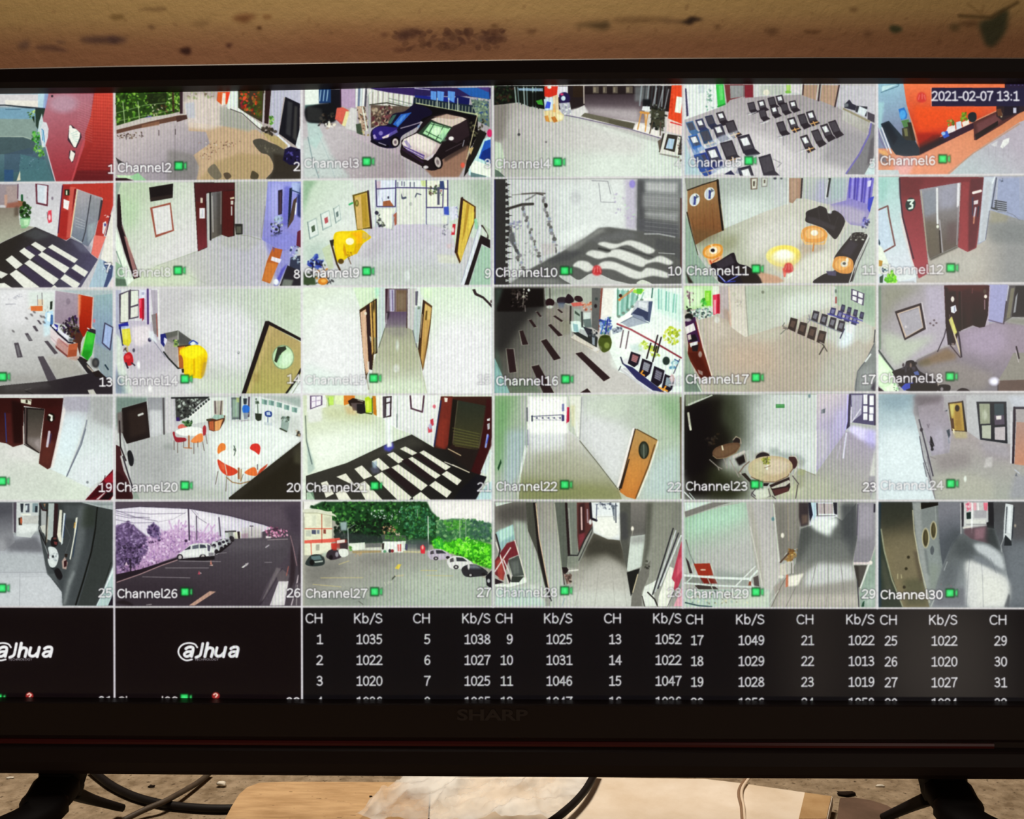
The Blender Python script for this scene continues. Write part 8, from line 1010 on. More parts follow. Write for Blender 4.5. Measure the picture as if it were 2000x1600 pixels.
def feed28():
    V(4,5,955,970,.195)
    F(0x90908c)
    G(0x74706c,0xb8bab6,200,150,500,900,[60,60,400,60,560,900,560,1100,60,1100]);P(0x4a4644,[70,120,250,60,400,60,400,280,100,260],b=30,a=.8);P(0xc4ccc8,[60,60,240,55,70,100],b=4)
    P(0xa8b0a8,[240,240,370,260,540,880,380,860],b=20,a=.8);P(0x8cacb0,[70,360,240,280,260,430,180,460,130,540,90,480]);P(0xb8dcd4,[90,340,240,285,250,380,110,460],b=10,a=.8);P(0x6c2830,[60,640,180,470,270,440,300,580,200,620,140,840,60,780]);P(0xa04840,[70,650,150,600,150,840,100,830],b=8,a=.8);P(0x484c4a,[190,640,300,590,350,790,240,800]);P(0x686c6a,[220,660,290,640,310,770,240,780],b=10,a=.7)
    for q in ([60,750,215,515],[70,460,140,680,200,880],[150,640,230,820]): L(0xd4c8c8,13,q)
    L(0x241c20,14,[70,380,110,530,100,600],b=1);L(0x20181c,22,[190,790,220,880],b=2);P(0x241820,[60,820,150,860,60,880],b=3);P(0xe0e4e0,[60,880,200,880,230,830,370,810,380,860,200,910,60,900],b=2);L(0xd8d0c8,12,[260,440,375,840],b=1);P(0x343834,[230,800,350,800,300,860,220,860],b=3)
    P(0x484842,[370,60,470,60,500,420,590,860,620,1040,560,900,480,560,390,340],b=3);P(0x1e1a1a,[440,60,475,60,500,380,560,720,625,1045,590,1000,490,560],b=2);L(0xd8b8a0,10,[470,70,505,420,600,920],b=1)
    G(0x8c8884,0xb0b4b0,600,100,650,900,[475,60,660,60,690,340,750,900,740,1100,610,1100,620,1000,510,420]);P(0x9c9890,[540,80,650,80,680,340,580,360],b=20,a=.6);L(0xa8a89c,9,[655,80,690,380,745,860],b=1,a=.7);P(0x585c56,[660,60,770,60,790,590,780,720,730,720,700,400],b=4);P(0x241a1c,[760,60,785,60,815,590,790,600],b=2);P(0x70746e,[785,60,880,60,890,580,820,590],b=3);L(0x949890,9,[800,120,825,570],b=2);P(0x54302e,[880,60,1010,60,1040,280,900,570,885,400]);P(0x301c1e,[900,80,960,60,960,420,900,520],b=8,a=.8);L(0xc8a8a8,16,[925,110,930,330],b=2);L(0x98808a,14,[985,130,990,260],b=2);P(0x8c3c48,[900,380,960,360,960,420,900,520],b=6,a=.7)
    P(0x787c74,[790,600,900,600,940,480,960,560,890,720,790,710],b=2);L(0x28282a,12,[800,590,890,590,960,430,1045,290]);P(0x8c8c88,[900,590,1045,300,1050,360,930,640,900,720],b=6,a=.6);L(0x3c3c3c,10,[1045,280,1030,360,900,640],b=1)
    P(0xd8dce4,[1010,60,1310,60,1310,440,1180,420,1050,360],b=4);P(0xe4e4e0,[1050,200,1300,200,1310,380,1200,430,1050,340],b=14);N([0x343848,0x505464,0xa8acb8],30,26,[1060,65,1280,65,1270,130,1080,120],a=.85);L(0x1c1820,24,[1015,70,1025,220,1075,240],b=2);L(0x40445c,8,[1080,80,1075,240],b=1);L(0x484c58,12,[1270,70,1272,260],b=2);P(0x3c4450,[1225,80,1260,90,1260,240,1250,240],b=4,a=.7);E(0xd8d8dc,1015,255,14,26,b=3);L(0xb0b0b0,6,[1060,205,1250,200])
    G(0x545048,0xb8bab8,1150,500,1150,1000,[1050,370,1190,430,1310,440,1400,780,1430,1100,640,1100,840,800]);P(0x3c3a34,[1050,400,1180,440,1320,450,1380,720,1280,640,1180,570,960,600,980,500],b=24,a=.9);P(0xb0aca8,[900,780,1150,620,1300,660,1400,800,1400,1100,740,1100],b=40,a=.7);P(0xc0c4c0,[760,960,1300,940,1410,1000,1410,1100,740,1100],b=30,a=.6);P(0x9a9690,[780,740,960,640,940,860,800,920],b=30,a=.6)
    for q in ([1110,640,1060,1100],[1230,640,1260,1100],[960,720,860,1100],[1330,700,1380,1100]): L(0x8c8a86,5,q,b=1,a=.6)
    P(0x50504c,[1310,60,1440,60,1440,420,1380,740,1320,440],b=4);P(0x3c3c40,[1310,160,1380,160,1400,420,1330,440],b=14,a=.7);G(0x706c6a,0x5c5a58,1480,100,1500,380,[1420,60,1600,60,1570,400,1420,400]);P(0xc0c8c4,[1420,400,1565,380,1530,700,1400,750,1380,740]);P(0x8c8c8c,[1420,400,1565,380,1560,470,1410,480],b=20,a=.8);E(0xe8e0d8,1437,322,14,22,b=4);L(0x9c9890,5,[1440,340,1430,400])
    G(0x74746e,0x8c8c86,1600,100,1600,800,[1590,60,1930,60,1930,440,1830,380,1600,1000,1510,1000,1530,700,1570,380]);P(0x44443e,[1580,60,1640,60,1610,500,1540,800,1490,1000,1560,480],b=12,a=.7);P(0x84847c,[1650,80,1860,80,1780,500,1660,900,1620,900],b=20,a=.6)
    P(0x1c1c1c,[1380,760,1510,720,1480,880,1420,1000]);P(0x6c6a66,[1500,760,1620,640,1600,800,1530,960,1530,1100,1420,1100,1440,940],b=3);L(0xd8c8a8,8,[1490,780,1440,960],b=1);N([0x484840,0x2c2c28],10,22,[1560,640,1610,640,1600,740,1560,720])
    P(0xd8dcd8,[1640,860,1700,820,1650,960,1660,1040,1690,1100,1560,1100,1530,1010,1560,900],b=3);L(0x201c1c,14,[1590,960,1660,1030,1690,1100],b=1);L(0x34302e,10,[1535,1000,1560,1100],b=1)
    for k,c in enumerate((0x2c2c30,0xb8bcc0,0x34343c,0xd0d4d8)): L(c,14,[1845+26*k,320+24*k,1640+26*k,980 - k*30],b=1)
    P(0xe0e0d8,[1810,700,1850,720,1840,840,1870,860,1800,1100,1690,1100,1700,1000],b=2);P(0xa83c50,[1930,440,1935,800,1880,950,1850,930,1860,860,1830,820]);P(0xd06878,[1900,640,1930,600,1930,740,1870,820],b=8,a=.7);P(0xd898a8,[1935,900,1935,1100,1850,1100],b=4);L(0x48444c,7,[1850,960,1790,1100],b=1)
    P(0x20181a,[730,710,780,710,800,740,760,780,740,760],b=3);P(0x6c5650,[750,780,830,780,820,860,780,880],b=4);N([0x2c2420,0xa89088,0x483c38],20,24,[750,760,830,770,820,870,760,860],a=.8);L(0x2c2426,8,[740,740,755,880],b=1);L(0xd8d4d0,14,[800,745,890,735],b=4)
    P(0xc8ccc8,[400,880,560,900,590,1000,500,1040,420,960],b=10,a=.8);P(0xb8ccc8,[60,920,400,920,560,1060,560,1100,60,1100],b=12,a=.8);L(0x34343a,10,[600,960,625,1045],b=2);L(0x8ca0a8,7,[760,1020,730,1100],b=1)
    cap('Channel28',75,1000,680,.5);num('28',28,1330,1165,.6)

def feed29():
    V(5,5,1325,970,.1975)
    F(0xa4a4a2)
    G(0x94b09c,0xb0b0b0,200,150,500,600,[60,200,600,60,670,60,700,300,760,680,560,800,60,800]);P(0xa8ccb8,[90,200,440,110,640,80,680,200,420,320,100,380],b=50,a=.8);P(0xa8a8a8,[120,500,720,480,750,680,300,780],b=50,a=.7);P(0x74706e,[60,150,340,60,520,60,400,90,70,205],b=4);P(0xc8d8d4,[60,60,320,55,70,145],b=4);L(0x9c9894,6,[70,210,400,95,600,65],b=1)
    L(0x504848,8,[75,430,110,560,200,760,240,860],b=2);P(0x8c9894,[65,420,90,480,160,640,100,700,65,620],b=8,a=.6);P(0x30282a,[70,600,100,640,140,760,110,760],b=4)
    P(0x8c3020,[150,665,310,660,345,780,200,785]);P(0x6c2018,[210,790,350,790,385,860,250,860],b=2);L(0xd8c0b0,14,[225,725,262,725],b=2);L(0xcacac4,9,[320,670,385,850],b=1,a=.8)
    P(0x848c8a,[350,720,600,760,700,790,700,890,360,850],b=20,a=.7);P(0x3c3432,[160,880,320,860,400,920,200,920],b=4);P(0x686c68,[60,760,200,800,240,860,80,860],b=8,a=.7)
    G(0xa8a4a6,0xb8b4b4,800,100,850,800,[670,60,945,60,960,300,1000,660,1000,800,900,970,820,900,740,480]);P(0x9c988e,[690,80,720,60,800,400,850,900,820,880,740,500],b=12,a=.6);L(0xd8d8d4,14,[945,80,965,330,995,640],b=2);L(0xd0ccc8,10,[710,300,780,620,830,880],b=3,a=.7);E(0x5c8088,935,222,14,20,b=3)
    G(0x84807c,0x7c7874,1080,100,1080,560,[945,60,1200,60,1200,500,1060,560,1010,650]);P(0x6c6864,[960,80,1060,80,1060,500,1010,640,980,400],b=20,a=.6);P(0x383034,[1190,60,1290,60,1290,280,1210,300,1190,200],b=6);L(0x9a8878,9,[1080,80,1090,440],b=2,a=.5);E(0xe8e0d4,1030,385,16,24,b=4);P(0x786458,[1220,180,1280,180,1280,260,1220,280],b=10,a=.6)
    N([0xa8844c,0x8c6430,0xc8a468,0x5c3c20,0x6c4c2c],60,28,[1090,520,1190,510,1190,580,1100,640,1060,620]);P(0x8c6c44,[1060,600,1150,570,1110,640,1040,630],b=4,a=.7);L(0x4c3c34,16,[1010,650,1090,560],b=3)
    P(0xd0d0e0,[1290,60,1570,60,1570,200,1500,300,1300,300],b=4);P(0xb8d0e4,[1310,60,1370,60,1380,180,1330,240],b=3);P(0x202030,[1285,60,1310,60,1330,180,1300,260],b=3);P(0xb0a4a8,[1380,70,1530,70,1530,180,1390,190],b=3);L(0x50484e,8,[1440,70,1445,170]);L(0x50484c,12,[1370,190,1545,185],b=2);P(0x24242c,[1530,60,1570,60,1570,180,1540,170],b=4);L(0xe4e8f0,14,[1370,180,1540,178],b=3);L(0x382c34,14,[1370,70,1375,180],b=2)
    G(0x5c5e5e,0x989490,1450,420,1450,900,[1210,320,1300,290,1560,200,1620,240,1760,60,1770,400,1720,660,1780,940,1790,1095,920,1095,1070,800,1160,660]);P(0xe4e8ec,[1290,270,1360,220,1560,200,1580,260,1480,380,1380,340],b=18);P(0xd8dcdc,[1300,280,1380,320,1500,400,1520,340,1400,240],b=20,a=.7);P(0x44464a,[1600,60,1770,60,1760,420,1720,640,1620,420],b=24,a=.9);P(0x4a4c4c,[1210,320,1300,300,1320,480,1200,640,1160,640],b=20,a=.9);P(0x6c6e6e,[1300,420,1700,440,1720,640,1180,680],b=40,a=.7);P(0xc8c8cc,[1260,760,1380,660,1720,680,1760,820,1500,860,1240,900],b=24,a=.9);P(0x8c8886,[1120,900,1500,880,1770,830,1780,960,1100,980],b=24,a=.6);P(0xb8b0ac,[1000,980,1780,960,1780,1095,960,1095],b=24,a=.7)
    for q in ([1370,640,1320,860,1270,1095],[1480,640,1480,860,1460,1095],[1600,640,1630,860,1650,1095],[1230,760,1060,1095]): L(0x6c6866,6,q,b=1,a=.7)
    L(0x8c8886,4,[1090,960,1780,960],b=1,a=.5)
    P(0xc4bcb4,[1000,680,1060,660,1060,720,1080,770,1000,780],b=3);P(0xb4b0ac,[1060,650,1140,640,1140,760,1070,765],b=2);L(0x585450,9,[1120,660,1120,760]);P(0xe8e0d8,[1085,790,1240,760,1180,880,1085,890],b=8);P(0xb86c54,[1065,775,1085,770,1085,890,1060,900],b=2);P(0x98908c,[940,900,1040,810,1060,900,960,1000],b=8);E(0xd8d4cc,1015,795,26,16,b=3);L(0x706a64,8,[920,1090,1010,900,1060,810],b=1);L(0xc8c8c4,8,[880,1090,990,930],b=1,a=.7)
    P(0x84808a,[1770,60,1945,60,1945,480,1890,660,1730,650,1770,400],b=3);P(0x9c96a4,[1780,80,1930,80,1920,400,1780,420],b=24,a=.7);L(0x504c58,10,[1775,80,1765,380],b=2);L(0x24202c,16,[1940,80,1938,150],b=3);P(0xd4c4c8,[1730,650,1890,650,1880,670,1730,672]);P(0x4c4846,[1735,680,1865,680,1800,900,1780,900],b=1);P(0x2c2826,[1740,680,1780,690,1790,880,1780,940],b=6,a=.7);L(0xd8dcd8,14,[1890,660,1800,900],b=1);P(0x889890,[1900,660,1945,520,1945,1095,1800,1095,1790,960],b=3);P(0xb0bcb8,[1840,960,1940,860,1940,1090,1850,1090],b=20,a=.7);E(0xe8dcd8,1900,655,18,20,b=4);P(0x1c4030,[1820,1050,1840,1030,1835,1090,1810,1090],b=3);L(0x34343c,10,[1770,840,1785,1090],b=2)
    R(0xb0c0b8,60,920,900,1095,b=4);P(0xc0c4b8,[420,960,900,940,880,1090,400,1090],b=20,a=.7);N([0x405050,0xd8c090,0x90a8a8,0x5c4c3c,0xe8e0c8],60,24,[80,940,480,930,700,1050,120,1080],a=.55);L(0x283c44,12,[70,1050,200,1080,330,1090],b=3)
    L(0xd8e0e0,22,[60,780,400,805,710,815],b=1);L(0xccd4d4,16,[60,855,340,880,720,895],b=1);L(0xd0d8d8,16,[700,815,740,895],b=1);L(0xd4dcdc,18,[710,810,780,735],b=1);L(0xd4d8d8,13,[560,890,760,690],b=1);L(0xb8c4c0,12,[80,850,130,800],b=1);P(0x504848,[740,800,790,780,800,890,750,880],b=3);P(0x7c4838,[700,840,720,840,720,880,690,880],b=3);L(0xa8b0a8,9,[290,810,340,920],b=1)
    cap('Channel29',80,1000,690,.35);num('29',29,1709,1168,.15)

def feed30():
    V(6,5,1700,970,.15)
    F(0x70747a)
    G(0x2a2c28,0x746a54,350,150,350,720,[110,75,545,75,570,300,600,700,700,1150,770,1440,110,1440]);P(0x6e6654,[230,560,560,480,620,900,640,1100,320,1100,240,800],b=50,a=.8);P(0x34362e,[120,90,540,90,540,260,300,380,140,420],b=40,a=.7);P(0x50503f,[420,1080,680,1060,760,1430,460,1430],b=30,a=.8);P(0x484038,[560,700,610,720,690,1120,640,1120],b=16,a=.7)
    P(0x303830,[105,400,140,460,220,860,340,1200,430,1440,110,1440],b=4);P(0x4a4c42,[150,760,200,880,300,1240,200,1240,150,1000],b=16,a=.8);L(0x8c8c78,18,[140,430,180,700,280,1080,420,1430],b=3);P(0x14304c,[105,80,135,80,130,560,140,1440,105,1440],b=8,a=.6)
    for x,y in ((495,790),(465,940),(440,1180)): E(0x2c281c,x,y,18,20,b=4)
    L(0xa0987c,12,[355,1010,355,1070],b=4);L(0xa0987c,12,[400,1020,405,1060],b=4)
    G(0x74787a,0x808688,750,200,800,900,[545,75,880,75,900,600,940,900,850,1180,800,1440,770,1440,690,1120,600,620]);P(0x96989a,[550,90,650,90,680,500,720,880,780,1180,720,1160,620,640],b=10,a=.6);L(0xb0ac98,12,[550,180,570,460,640,860,770,1380],b=2);P(0x14120f,[655,80,885,75,880,115,660,165],b=4);L(0x9c9a92,9,[650,90,655,170],b=2);P(0x686c70,[860,130,900,130,930,780,900,760,870,400],b=8,a=.7);L(0x989c9c,8,[845,130,855,320],b=1,a=.7)
    for x,y,r,h in ((718,540,34,112),(820,440,30,100)): E(0xb4ac90,x+2,y,r+14,h+16,b=3);E(0x3e3828,x,y,r,h,b=2);E(0x5c5438,x+6,y - 20,14,h*.6,b=8,a=.7)
    S(0x50545a,[780,680,810,640,830,700,810,760,785,740],b=4);L(0x5c6068,10,[930,640,940,780],b=2);P(0x5c6064,[700,680,730,700,780,1040,740,1000],b=8,a=.6);P(0x7c847c,[760,860,900,900,860,1180,810,1300,780,1140],b=30,a=.6)
    G(0x70707a,0x50545c,1000,200,1080,560,[880,75,1180,75,1170,480,1060,600,940,900,900,600]);P(0x4a4e54,[1040,440,1180,420,1200,640,1050,700,960,900,940,760],b=40,a=.8);L(0xb8b4b8,12,[1175,90,1180,480],b=3,a=.8);P(0x2c2830,[1185,80,1220,80,1215,380,1190,400],b=4)
    P(0xb4b4b8,[1215,75,1535,75,1530,380,1220,420],b=3);N([0xd87c90,0xe8a4b4,0xb85c74,0xd8d0d8],40,34,[1240,80,1330,80,1340,180,1250,180]);P(0xd890a0,[1340,80,1380,80,1380,180,1345,180],b=6,a=.8);P(0xd06c80,[1470,80,1530,80,1520,190,1480,180],b=6);L(0xe0d8e0,20,[1400,90,1405,180],b=4);P(0x9a98a0,[1350,180,1510,180,1510,280,1350,280],b=5);P(0x1c2a28,[1250,210,1310,200,1310,290,1255,295],b=4);P(0xc8c8c8,[1240,300,1500,300,1500,350,1240,350],b=3);L(0x6c686c,6,[1250,365,1510,365]);L(0xe4e4ec,18,[1325,90,1320,470],b=2);L(0xc0c0c4,18,[1228,100,1225,400],b=3);L(0xdcd8d4,22,[1215,410,1300,395],b=4)
    P(0x5c4850,[1220,420,1530,380,1560,620,1300,560,1220,480],b=14,a=.9);P(0x8c6c78,[1360,420,1500,400,1480,540,1360,560],b=14,a=.7);P(0x202024,[1530,75,1610,75,1610,420,1520,400,1510,340,1540,330],b=4);P(0x34383a,[1520,380,1620,400,1700,720,1500,600],b=24,a=.9)
    G(0x48484c,0x5c6068,1680,150,1850,900,[1600,75,2700,75,2700,1440,1790,1440,1800,1100,1740,760,1620,420]);P(0x6c7078,[1750,620,2700,500,2700,1400,1840,1400,1800,960],b=40,a=.7);P(0x504c50,[1860,80,2700,80,2700,500,1860,560],b=30,a=.6)
    P(0xc4c8d0,[1760,90,1860,110,1850,320,1830,580,1760,500,1730,560,1740,300]);P(0x3c4048,[1770,130,1785,130,1765,480,1755,480],b=2);P(0xd8dce8,[1800,120,1835,130,1820,480,1790,470],b=6);P(0x24282c,[1755,500,1835,580,1840,640,1740,640],b=6);L(0x282c34,12,[1870,140,1845,540],b=3);E(0x9c9088,1885,380,12,20,b=4);L(0x9c9ea4,10,[1730,560,1700,640,1710,720],b=3)
    G(0x5c6064,0x90949c,1200,700,1400,1300,[1200,480,1330,560,1560,620,1720,740,1800,1100,1780,1440,800,1440,870,1160,960,900,1080,620]);P(0x484c50,[1100,560,1260,560,1400,720,1300,800,1080,780],b=40,a=.8);P(0x54585e,[960,900,1120,860,1120,1200,860,1240],b=40,a=.7);P(0x5c5c66,[830,1240,1240,1180,1260,1440,800,1440],b=30,a=.7)
    S(0xb0b4bc,[1350,620,1480,620,1620,690,1710,780,1740,940,1640,900,1500,780,1400,720],b=16);S(0xc4c4c8,[1240,860,1380,850,1600,960,1760,1060,1810,1200,1760,1420,1560,1440,1280,1440,1250,1100],b=24);P(0xd0d0ce,[1400,980,1700,1060,1790,1220,1740,1420,1400,1420],b=50,a=.8);P(0x70747c,[1340,760,1500,820,1700,980,1740,1020,1560,920,1360,840],b=16,a=.9);P(0x484a50,[1740,1440,1800,1260,1820,1300,1800,1440],b=8,a=.8)
    for q in ([1300,720,1270,1080,1250,1440],[1440,740,1460,1080,1470,1440],[1560,800,1640,1000],[1150,840,1090,1160]): L(0x5c606a,6,q,b=2,a=.6)
    L(0xa8acb0,10,[960,960,1000,850],b=4,a=.7);L(0xa4a8a8,12,[790,1430,830,1340],b=3);N([0x9c5064,0x506850],6,14,[880,1130,1100,1120,1100,1170,900,1180],a=.5)
    cap('Channel30',140,1330,935,0,1)

def logo_tile(col,dx,nm):
    V(col,6,0,1180,.3)
    F(BK)
    # brand mark: ring with a bold leaning word beside it,small line below
    o=dx
    def k(w,*p): L(0xe2deea,w*1.25 - (2 if w<12 else 0),np.array([(o+x,y) for x,y in spline(p,5)]).ravel(),b=1)
    k(11,(1250,361),(1212,367),(1180,350),(1162,318),(1168,286),(1194,262),(1232,254),(1268,262),(1284,282))
    for d in (0,293): k(16,(1210+d,291),(1228+d,281),(1252+d,282),(1257+d,298),(1247+d,341));k(15,(1250+d,309),(1217+d,312),(1200+d,327),(1210+d,341),(1230+d,338),(1248+d,322))
    k(15,(1320,258),(1312,300),(1302,334),(1276,347));k(17,(1352,256),(1334,342));k(16,(1342,305),(1360,286),(1382,289),(1386,303),(1376,342));k(16,(1413,285),(1404,325),(1416,339),(1438,336),(1455,320));k(17,(1469,283),(1455,342))
    T('TECHNOLOGY',380+o*.3,1290.5,427+o*.3,4.5,0xb8b4c0)
    E(0x8c2828,o+1405,598,26,24,b=2);L(0xe8c0b8,9,[o+1392,590,o+1404,582,o+1416,592,o+1404,606])
    icon(357 - 3.5+o*.3,1363.5,1)
    W(nm,231+o*.3,1378,347+o*.3,16,0xd8d0d8)

def feed31():
    logo_tile(1,-1213,'Channel31');num('31',1,218,1377)

def feed32():
    logo_tile(2,0,'Channel32');num('32',32,585,1379)

def table_tile(col,xs,rows,dy):
    V(col,6,0,0,1)
    F(0x100d10)
    for j,r in enumerate(rows):
        for (x0,x1,key) in xs:
            if key in r: n=len(r[key]);W(r[key],x1 - (((32 if n ==2 else 54) if j ==0 else (10.5,22.5,0,49)[n - 1])),1216.5+dy+j*40.7,x1,17,0xcac6d0)

def stat(n):
    def run():
        c0=n - 1
        chs=[8*c0+1+i for i in range(4)],[8*c0+5+i for i in range(4)]
        kb=(([1035,1022,1020,1036],[1038,1027,1025,1065]),([1025,1031,1046,1047],[1052,1022,1047,1036]),([1049,1029,1028,1056],[1022,1013,1019,1058]),([1022,1020,1027,1024],[1018,1026,1031,1022]))[c0]
        edge=((630,746,840,957),(1001,1117,1213,1330),(1373,1492,1589,1707),(1752,1869,1966,2083))[c0]
        dy=(0,0,2,3)[c0]
        rows=[dict(a='CH',b='Kb/S',c='CH',d='Kb/S')]+[dict(a=str(chs[0][i]),b=str(kb[0][i]),c=str(chs[1][i]),d=str(kb[1][i])) for i in range(4)]
        table_tile(2+n,[(0,edge[0],'a'),(0,edge[1],'b'),(0,edge[2],'c'),(0,edge[3],'d')],rows,dy)
    return run
# ------------------------------------------------------------------ draw them all, then the grid lines and the fine stripes of the panel
CH = [feed1, feed2, feed3, feed4, feed5, feed6, feed7, feed8, feed9, feed10, feed11, feed12, feed13, feed14, feed15, feed16, feed17, feed18, feed19, feed20, feed21, feed22, feed23, feed24, feed25, feed26, feed27, feed28, feed29, feed30, feed31, feed32, stat(1), stat(2), stat(3), stat(4)]
for i, f in enumerate(CH):
    rnd.seed(100 + i); f()
SH.clip = (0, 0, CW, CHT); SH.fn = lambda p: p; SH.x0 = SH.y0 = 0; SH.s = 1
for r in range(1, 6): L(0xc8c2ca, 3.6, NODE[r].ravel(), a=.95)
for c in range(1, 6): L(0xd0cad6, 4.2, NODE[:7 if c < 3 else 6, c].ravel(), a=.95)
C = SH.C; xs = np.arange(CW, dtype=np.float32)
amp = .5 + .5 * np.sin(xs / 61 + 1.3) * np.sin(xs / 173 + .4); amp = (amp * np.clip((xs - 150) / 500, .25, 1) * np.clip((2100 - xs) / 420, .12, 1)).astype(np.float32)
lum = boxblur(C.mean(2), 2)[..., None]
for k, (ph, g) in enumerate(((0, .25), (.5, .21), (-.4, .22))):
    st = (.5 + .5 * np.cos(2 * np.pi * xs / 6.63 + ph + .8 * np.sin(xs / 97))) ** 3; C[..., k] *= 1 - g * (amp * st)[None, :] * np.clip(lum[..., 0] * 1.6 - .1, 0, 1)
for k in range(3): C[..., k] = .55 * C[..., k] + .45 * boxblur(C[..., k], 1)
q = np.clip(C, 0, 1); C[:] = q + .34 * q * (1 - q) * (2 * q - .72); C *= np.array([.995, 1.012, .968], np.float32)      # the panel's own contrast and tint
g_ = np.random.default_rng(4).normal(0, 1, (CHT, CW)).astype(np.float32); C *= 1 + (.03 * boxblur(boxblur(g_, 1), 1) * 2.2 + .010 * boxblur(g_[::-1], 4) * 6)[..., None]
glow = np.stack([boxblur(boxblur(C[..., k], 14), 14) for k in range(3)], 2); C[:] = C + .05 * glow
img = finish('screen_picture', C)

# ------------------------------------------------------------------ the television
blk = mat('black_plastic', 0x281c1c, .5, .3, bump=.02, scale=300)
tv = empty('television', (0, .02, 0), label='black flat television on two splayed feet showing a grid of security camera views', category='television')
TVP = []
def part(o, par=None): child(o, par or tv); return o
sm = bpy.data.materials.new('lit_screen'); sm.use_nodes = True; nt = sm.node_tree; b = nt.nodes['Principled BSDF']
ti = nt.nodes.new('ShaderNodeTexImage'); ti.image = img; ti.interpolation = 'Linear'; un = nt.nodes.new('ShaderNodeUVMap'); nt.links.new(un.outputs[0], ti.inputs[0])
b.inputs['Base Color'].default_value = (.006, .006, .007, 1); b.inputs['Roughness'].default_value = .15; b.inputs['Specular IOR Level'].default_value = .5
nt.links.new(ti.outputs[0], b.inputs['Emission Color']); b.inputs['Emission Strength'].default_value = 1.0
panel = part(box('screen', (-SW / 2 - .004, .0006, ZC - SHT / 2 - .004), (SW / 2 + .004, .012, ZC + SHT / 2 + .004), blk))
WHAT = ['red brick wall and grey yard', 'walled parking lane with wet patches', 'two parked cars under a shed', 'grey floor with stools and a doorway', 'waiting room with rows of black chairs', 'orange wall above a curved reception counter', 'lift lobby with striped black and white floor', 'lift and framed notice in a pale hall', 'corridor with yellow cloth covered table', 'blurred grey staircase', 'lounge with round wooden tables and black sofas', 'lift with dark red surround', 'lobby with dark floor strips and green stand', 'hall with yellow bin and round door window', 'narrow white corridor with wooden doors', 'dark lobby with floor strips and bright garden', 'beige hall with rows of chairs', 'dim hall with framed board and easel', 'dark red lift beside a white wall', 'canteen with orange chairs and white round tables', 'white and black striped lobby floor', 'corridor with a single wooden door', 'dark corner with two round tables', 'pale corridor with black glazed door', 'grey corridor with a wall bench', 'pink tinted car park with white car', 'car park with green trees and building', 'grey passage between concrete columns', 'tiled passage with white railing', 'grey corridor with curved patch of light', 'black tile with white logo at the left edge', 'black tile with white logo', 'first block of the data rate table', 'second block of the data rate table', 'third block of the data rate table', 'last block of the data rate table']
for i in range(36):
    r, c = divmod(i, 6); q = [NODE[r + 1, c], NODE[r + 1, c + 1], NODE[r, c + 1], NODE[r, c]]
    vs = [((p[0] / CW - .5) * SW, 0, ZC + (.5 - p[1] / CHT) * SHT) for p in q]
    nm = 'camera_picture' if i < 30 else ('logo_tile' if i < 32 else 'data_rate_table')
    me = bpy.data.meshes.new(nm); me.from_pydata(vs, [], [(0, 1, 2, 3)]); u_ = me.uv_layers.new(name='UVMap')
    for k in range(4): u_.data[k].uv = (q[k][0] / CW, 1 - q[k][1] / CHT)
    part(link(nm, me, sm, label='screen picture of ' + WHAT[i] if i < 30 else WHAT[i]), panel)
def curve(pts, xs_):
    p = np.array(pts, float); return [(x, float(np.interp(x, p[:, 0], p[:, 1]))) for x in xs_]
# rim round the screen: inner and outer outline, swept with one section
xs_ = list(range(-160, 2121, 60))
top_in = curve([(-170, 186), (10, 183.6), (222, 182), (590, 176), (780, 171), (960, 167.5), (1150, 165.5), (1334, 164.6), (1714, 164), (1990, 164.6), (2130, 165.5)], xs_)
top_out = curve([(-170, 145), (10, 139.5), (230, 134.5), (700, 127.5), (1000, 122.5), (1350, 119), (1600, 117.5), (1990, 119), (2130, 120)], xs_)
bot_in = curve([(-170, 1364), (10, 1361.5), (590, 1365.5), (1000, 1366), (1500, 1368), (1990, 1369.5), (2130, 1373)], xs_)
bot_out = [(x, y + 9) for x, y in bot_in]
inn = [at(x, y, 0) for x, y in top_in] + [at(x, y, 0) for x, y in bot_in[::-1]]
out = [at(x, y, 0) for x, y in top_out] + [at(x, y, 0) for x, y in bot_out[::-1]]
k = len(xs_)
for j in (0, 2 * k - 1): out[j].x -= .016
for j in (k - 1, k): out[j].x += .016
SEC = [(0, .0005), (0, -.0015), (.1, -.006), (.3, -.0085), (.86, -.0085), (1, -.005), (1, .016)]
def sweep(name, A, B, sec, m, close=True, **p):
    vs = []; fs = []; n = len(A); w = len(sec)
    for a__, b__ in zip(A, B):
        for t, y in sec: q = a__.lerp(b__, t); vs.append((q.x, y, q.z))
    for i in range(n if close else n - 1):
        for j in range(w - 1): i2 = (i + 1) % n; fs.append((i * w + j, i * w + j + 1, i2 * w + j + 1, i2 * w + j))
    if not close: fs += [tuple(range(w)), tuple(range((n - 1) * w, n * w))[::-1]]
    return mesh(name, vs, fs, m, None, False, **p)
def parallax(u, v, Y):                         # where the point seen there lies when it stands out to y = Y
    q = at(u, v, Y); return Vector((q.x, 0, q.z))
part(sweep('bezel', inn, out, SEC, blk))
lp_top = [parallax(x, y, -.008) for x, y in bot_out]
lp_bot = [parallax(x, y, -.006) for x, y in curve([(-170, 1512), (10, 1513.5), (600, 1518), (1000, 1520.5), (1500, 1523.5), (1990, 1525.5), (2130, 1526)], xs_)]
for l_ in (lp_top, lp_bot): l_[0].x = inn[0].x - .016; l_[-1].x = inn[k - 1].x + .016
part(sweep('lower_panel', lp_top, lp_bot, [(0, .016), (0, -.0078), (.02, -.0086), (.44, -.0086), (.49, -.0066), (.56, -.0066), (.62, -.0098), (.78, -.0112), (.9, -.0098), (.98, -.006), (1, -.002), (1, .016)], blk, False))
rs = mat('dark_red_strip', 0x5a161a, .3, .4)
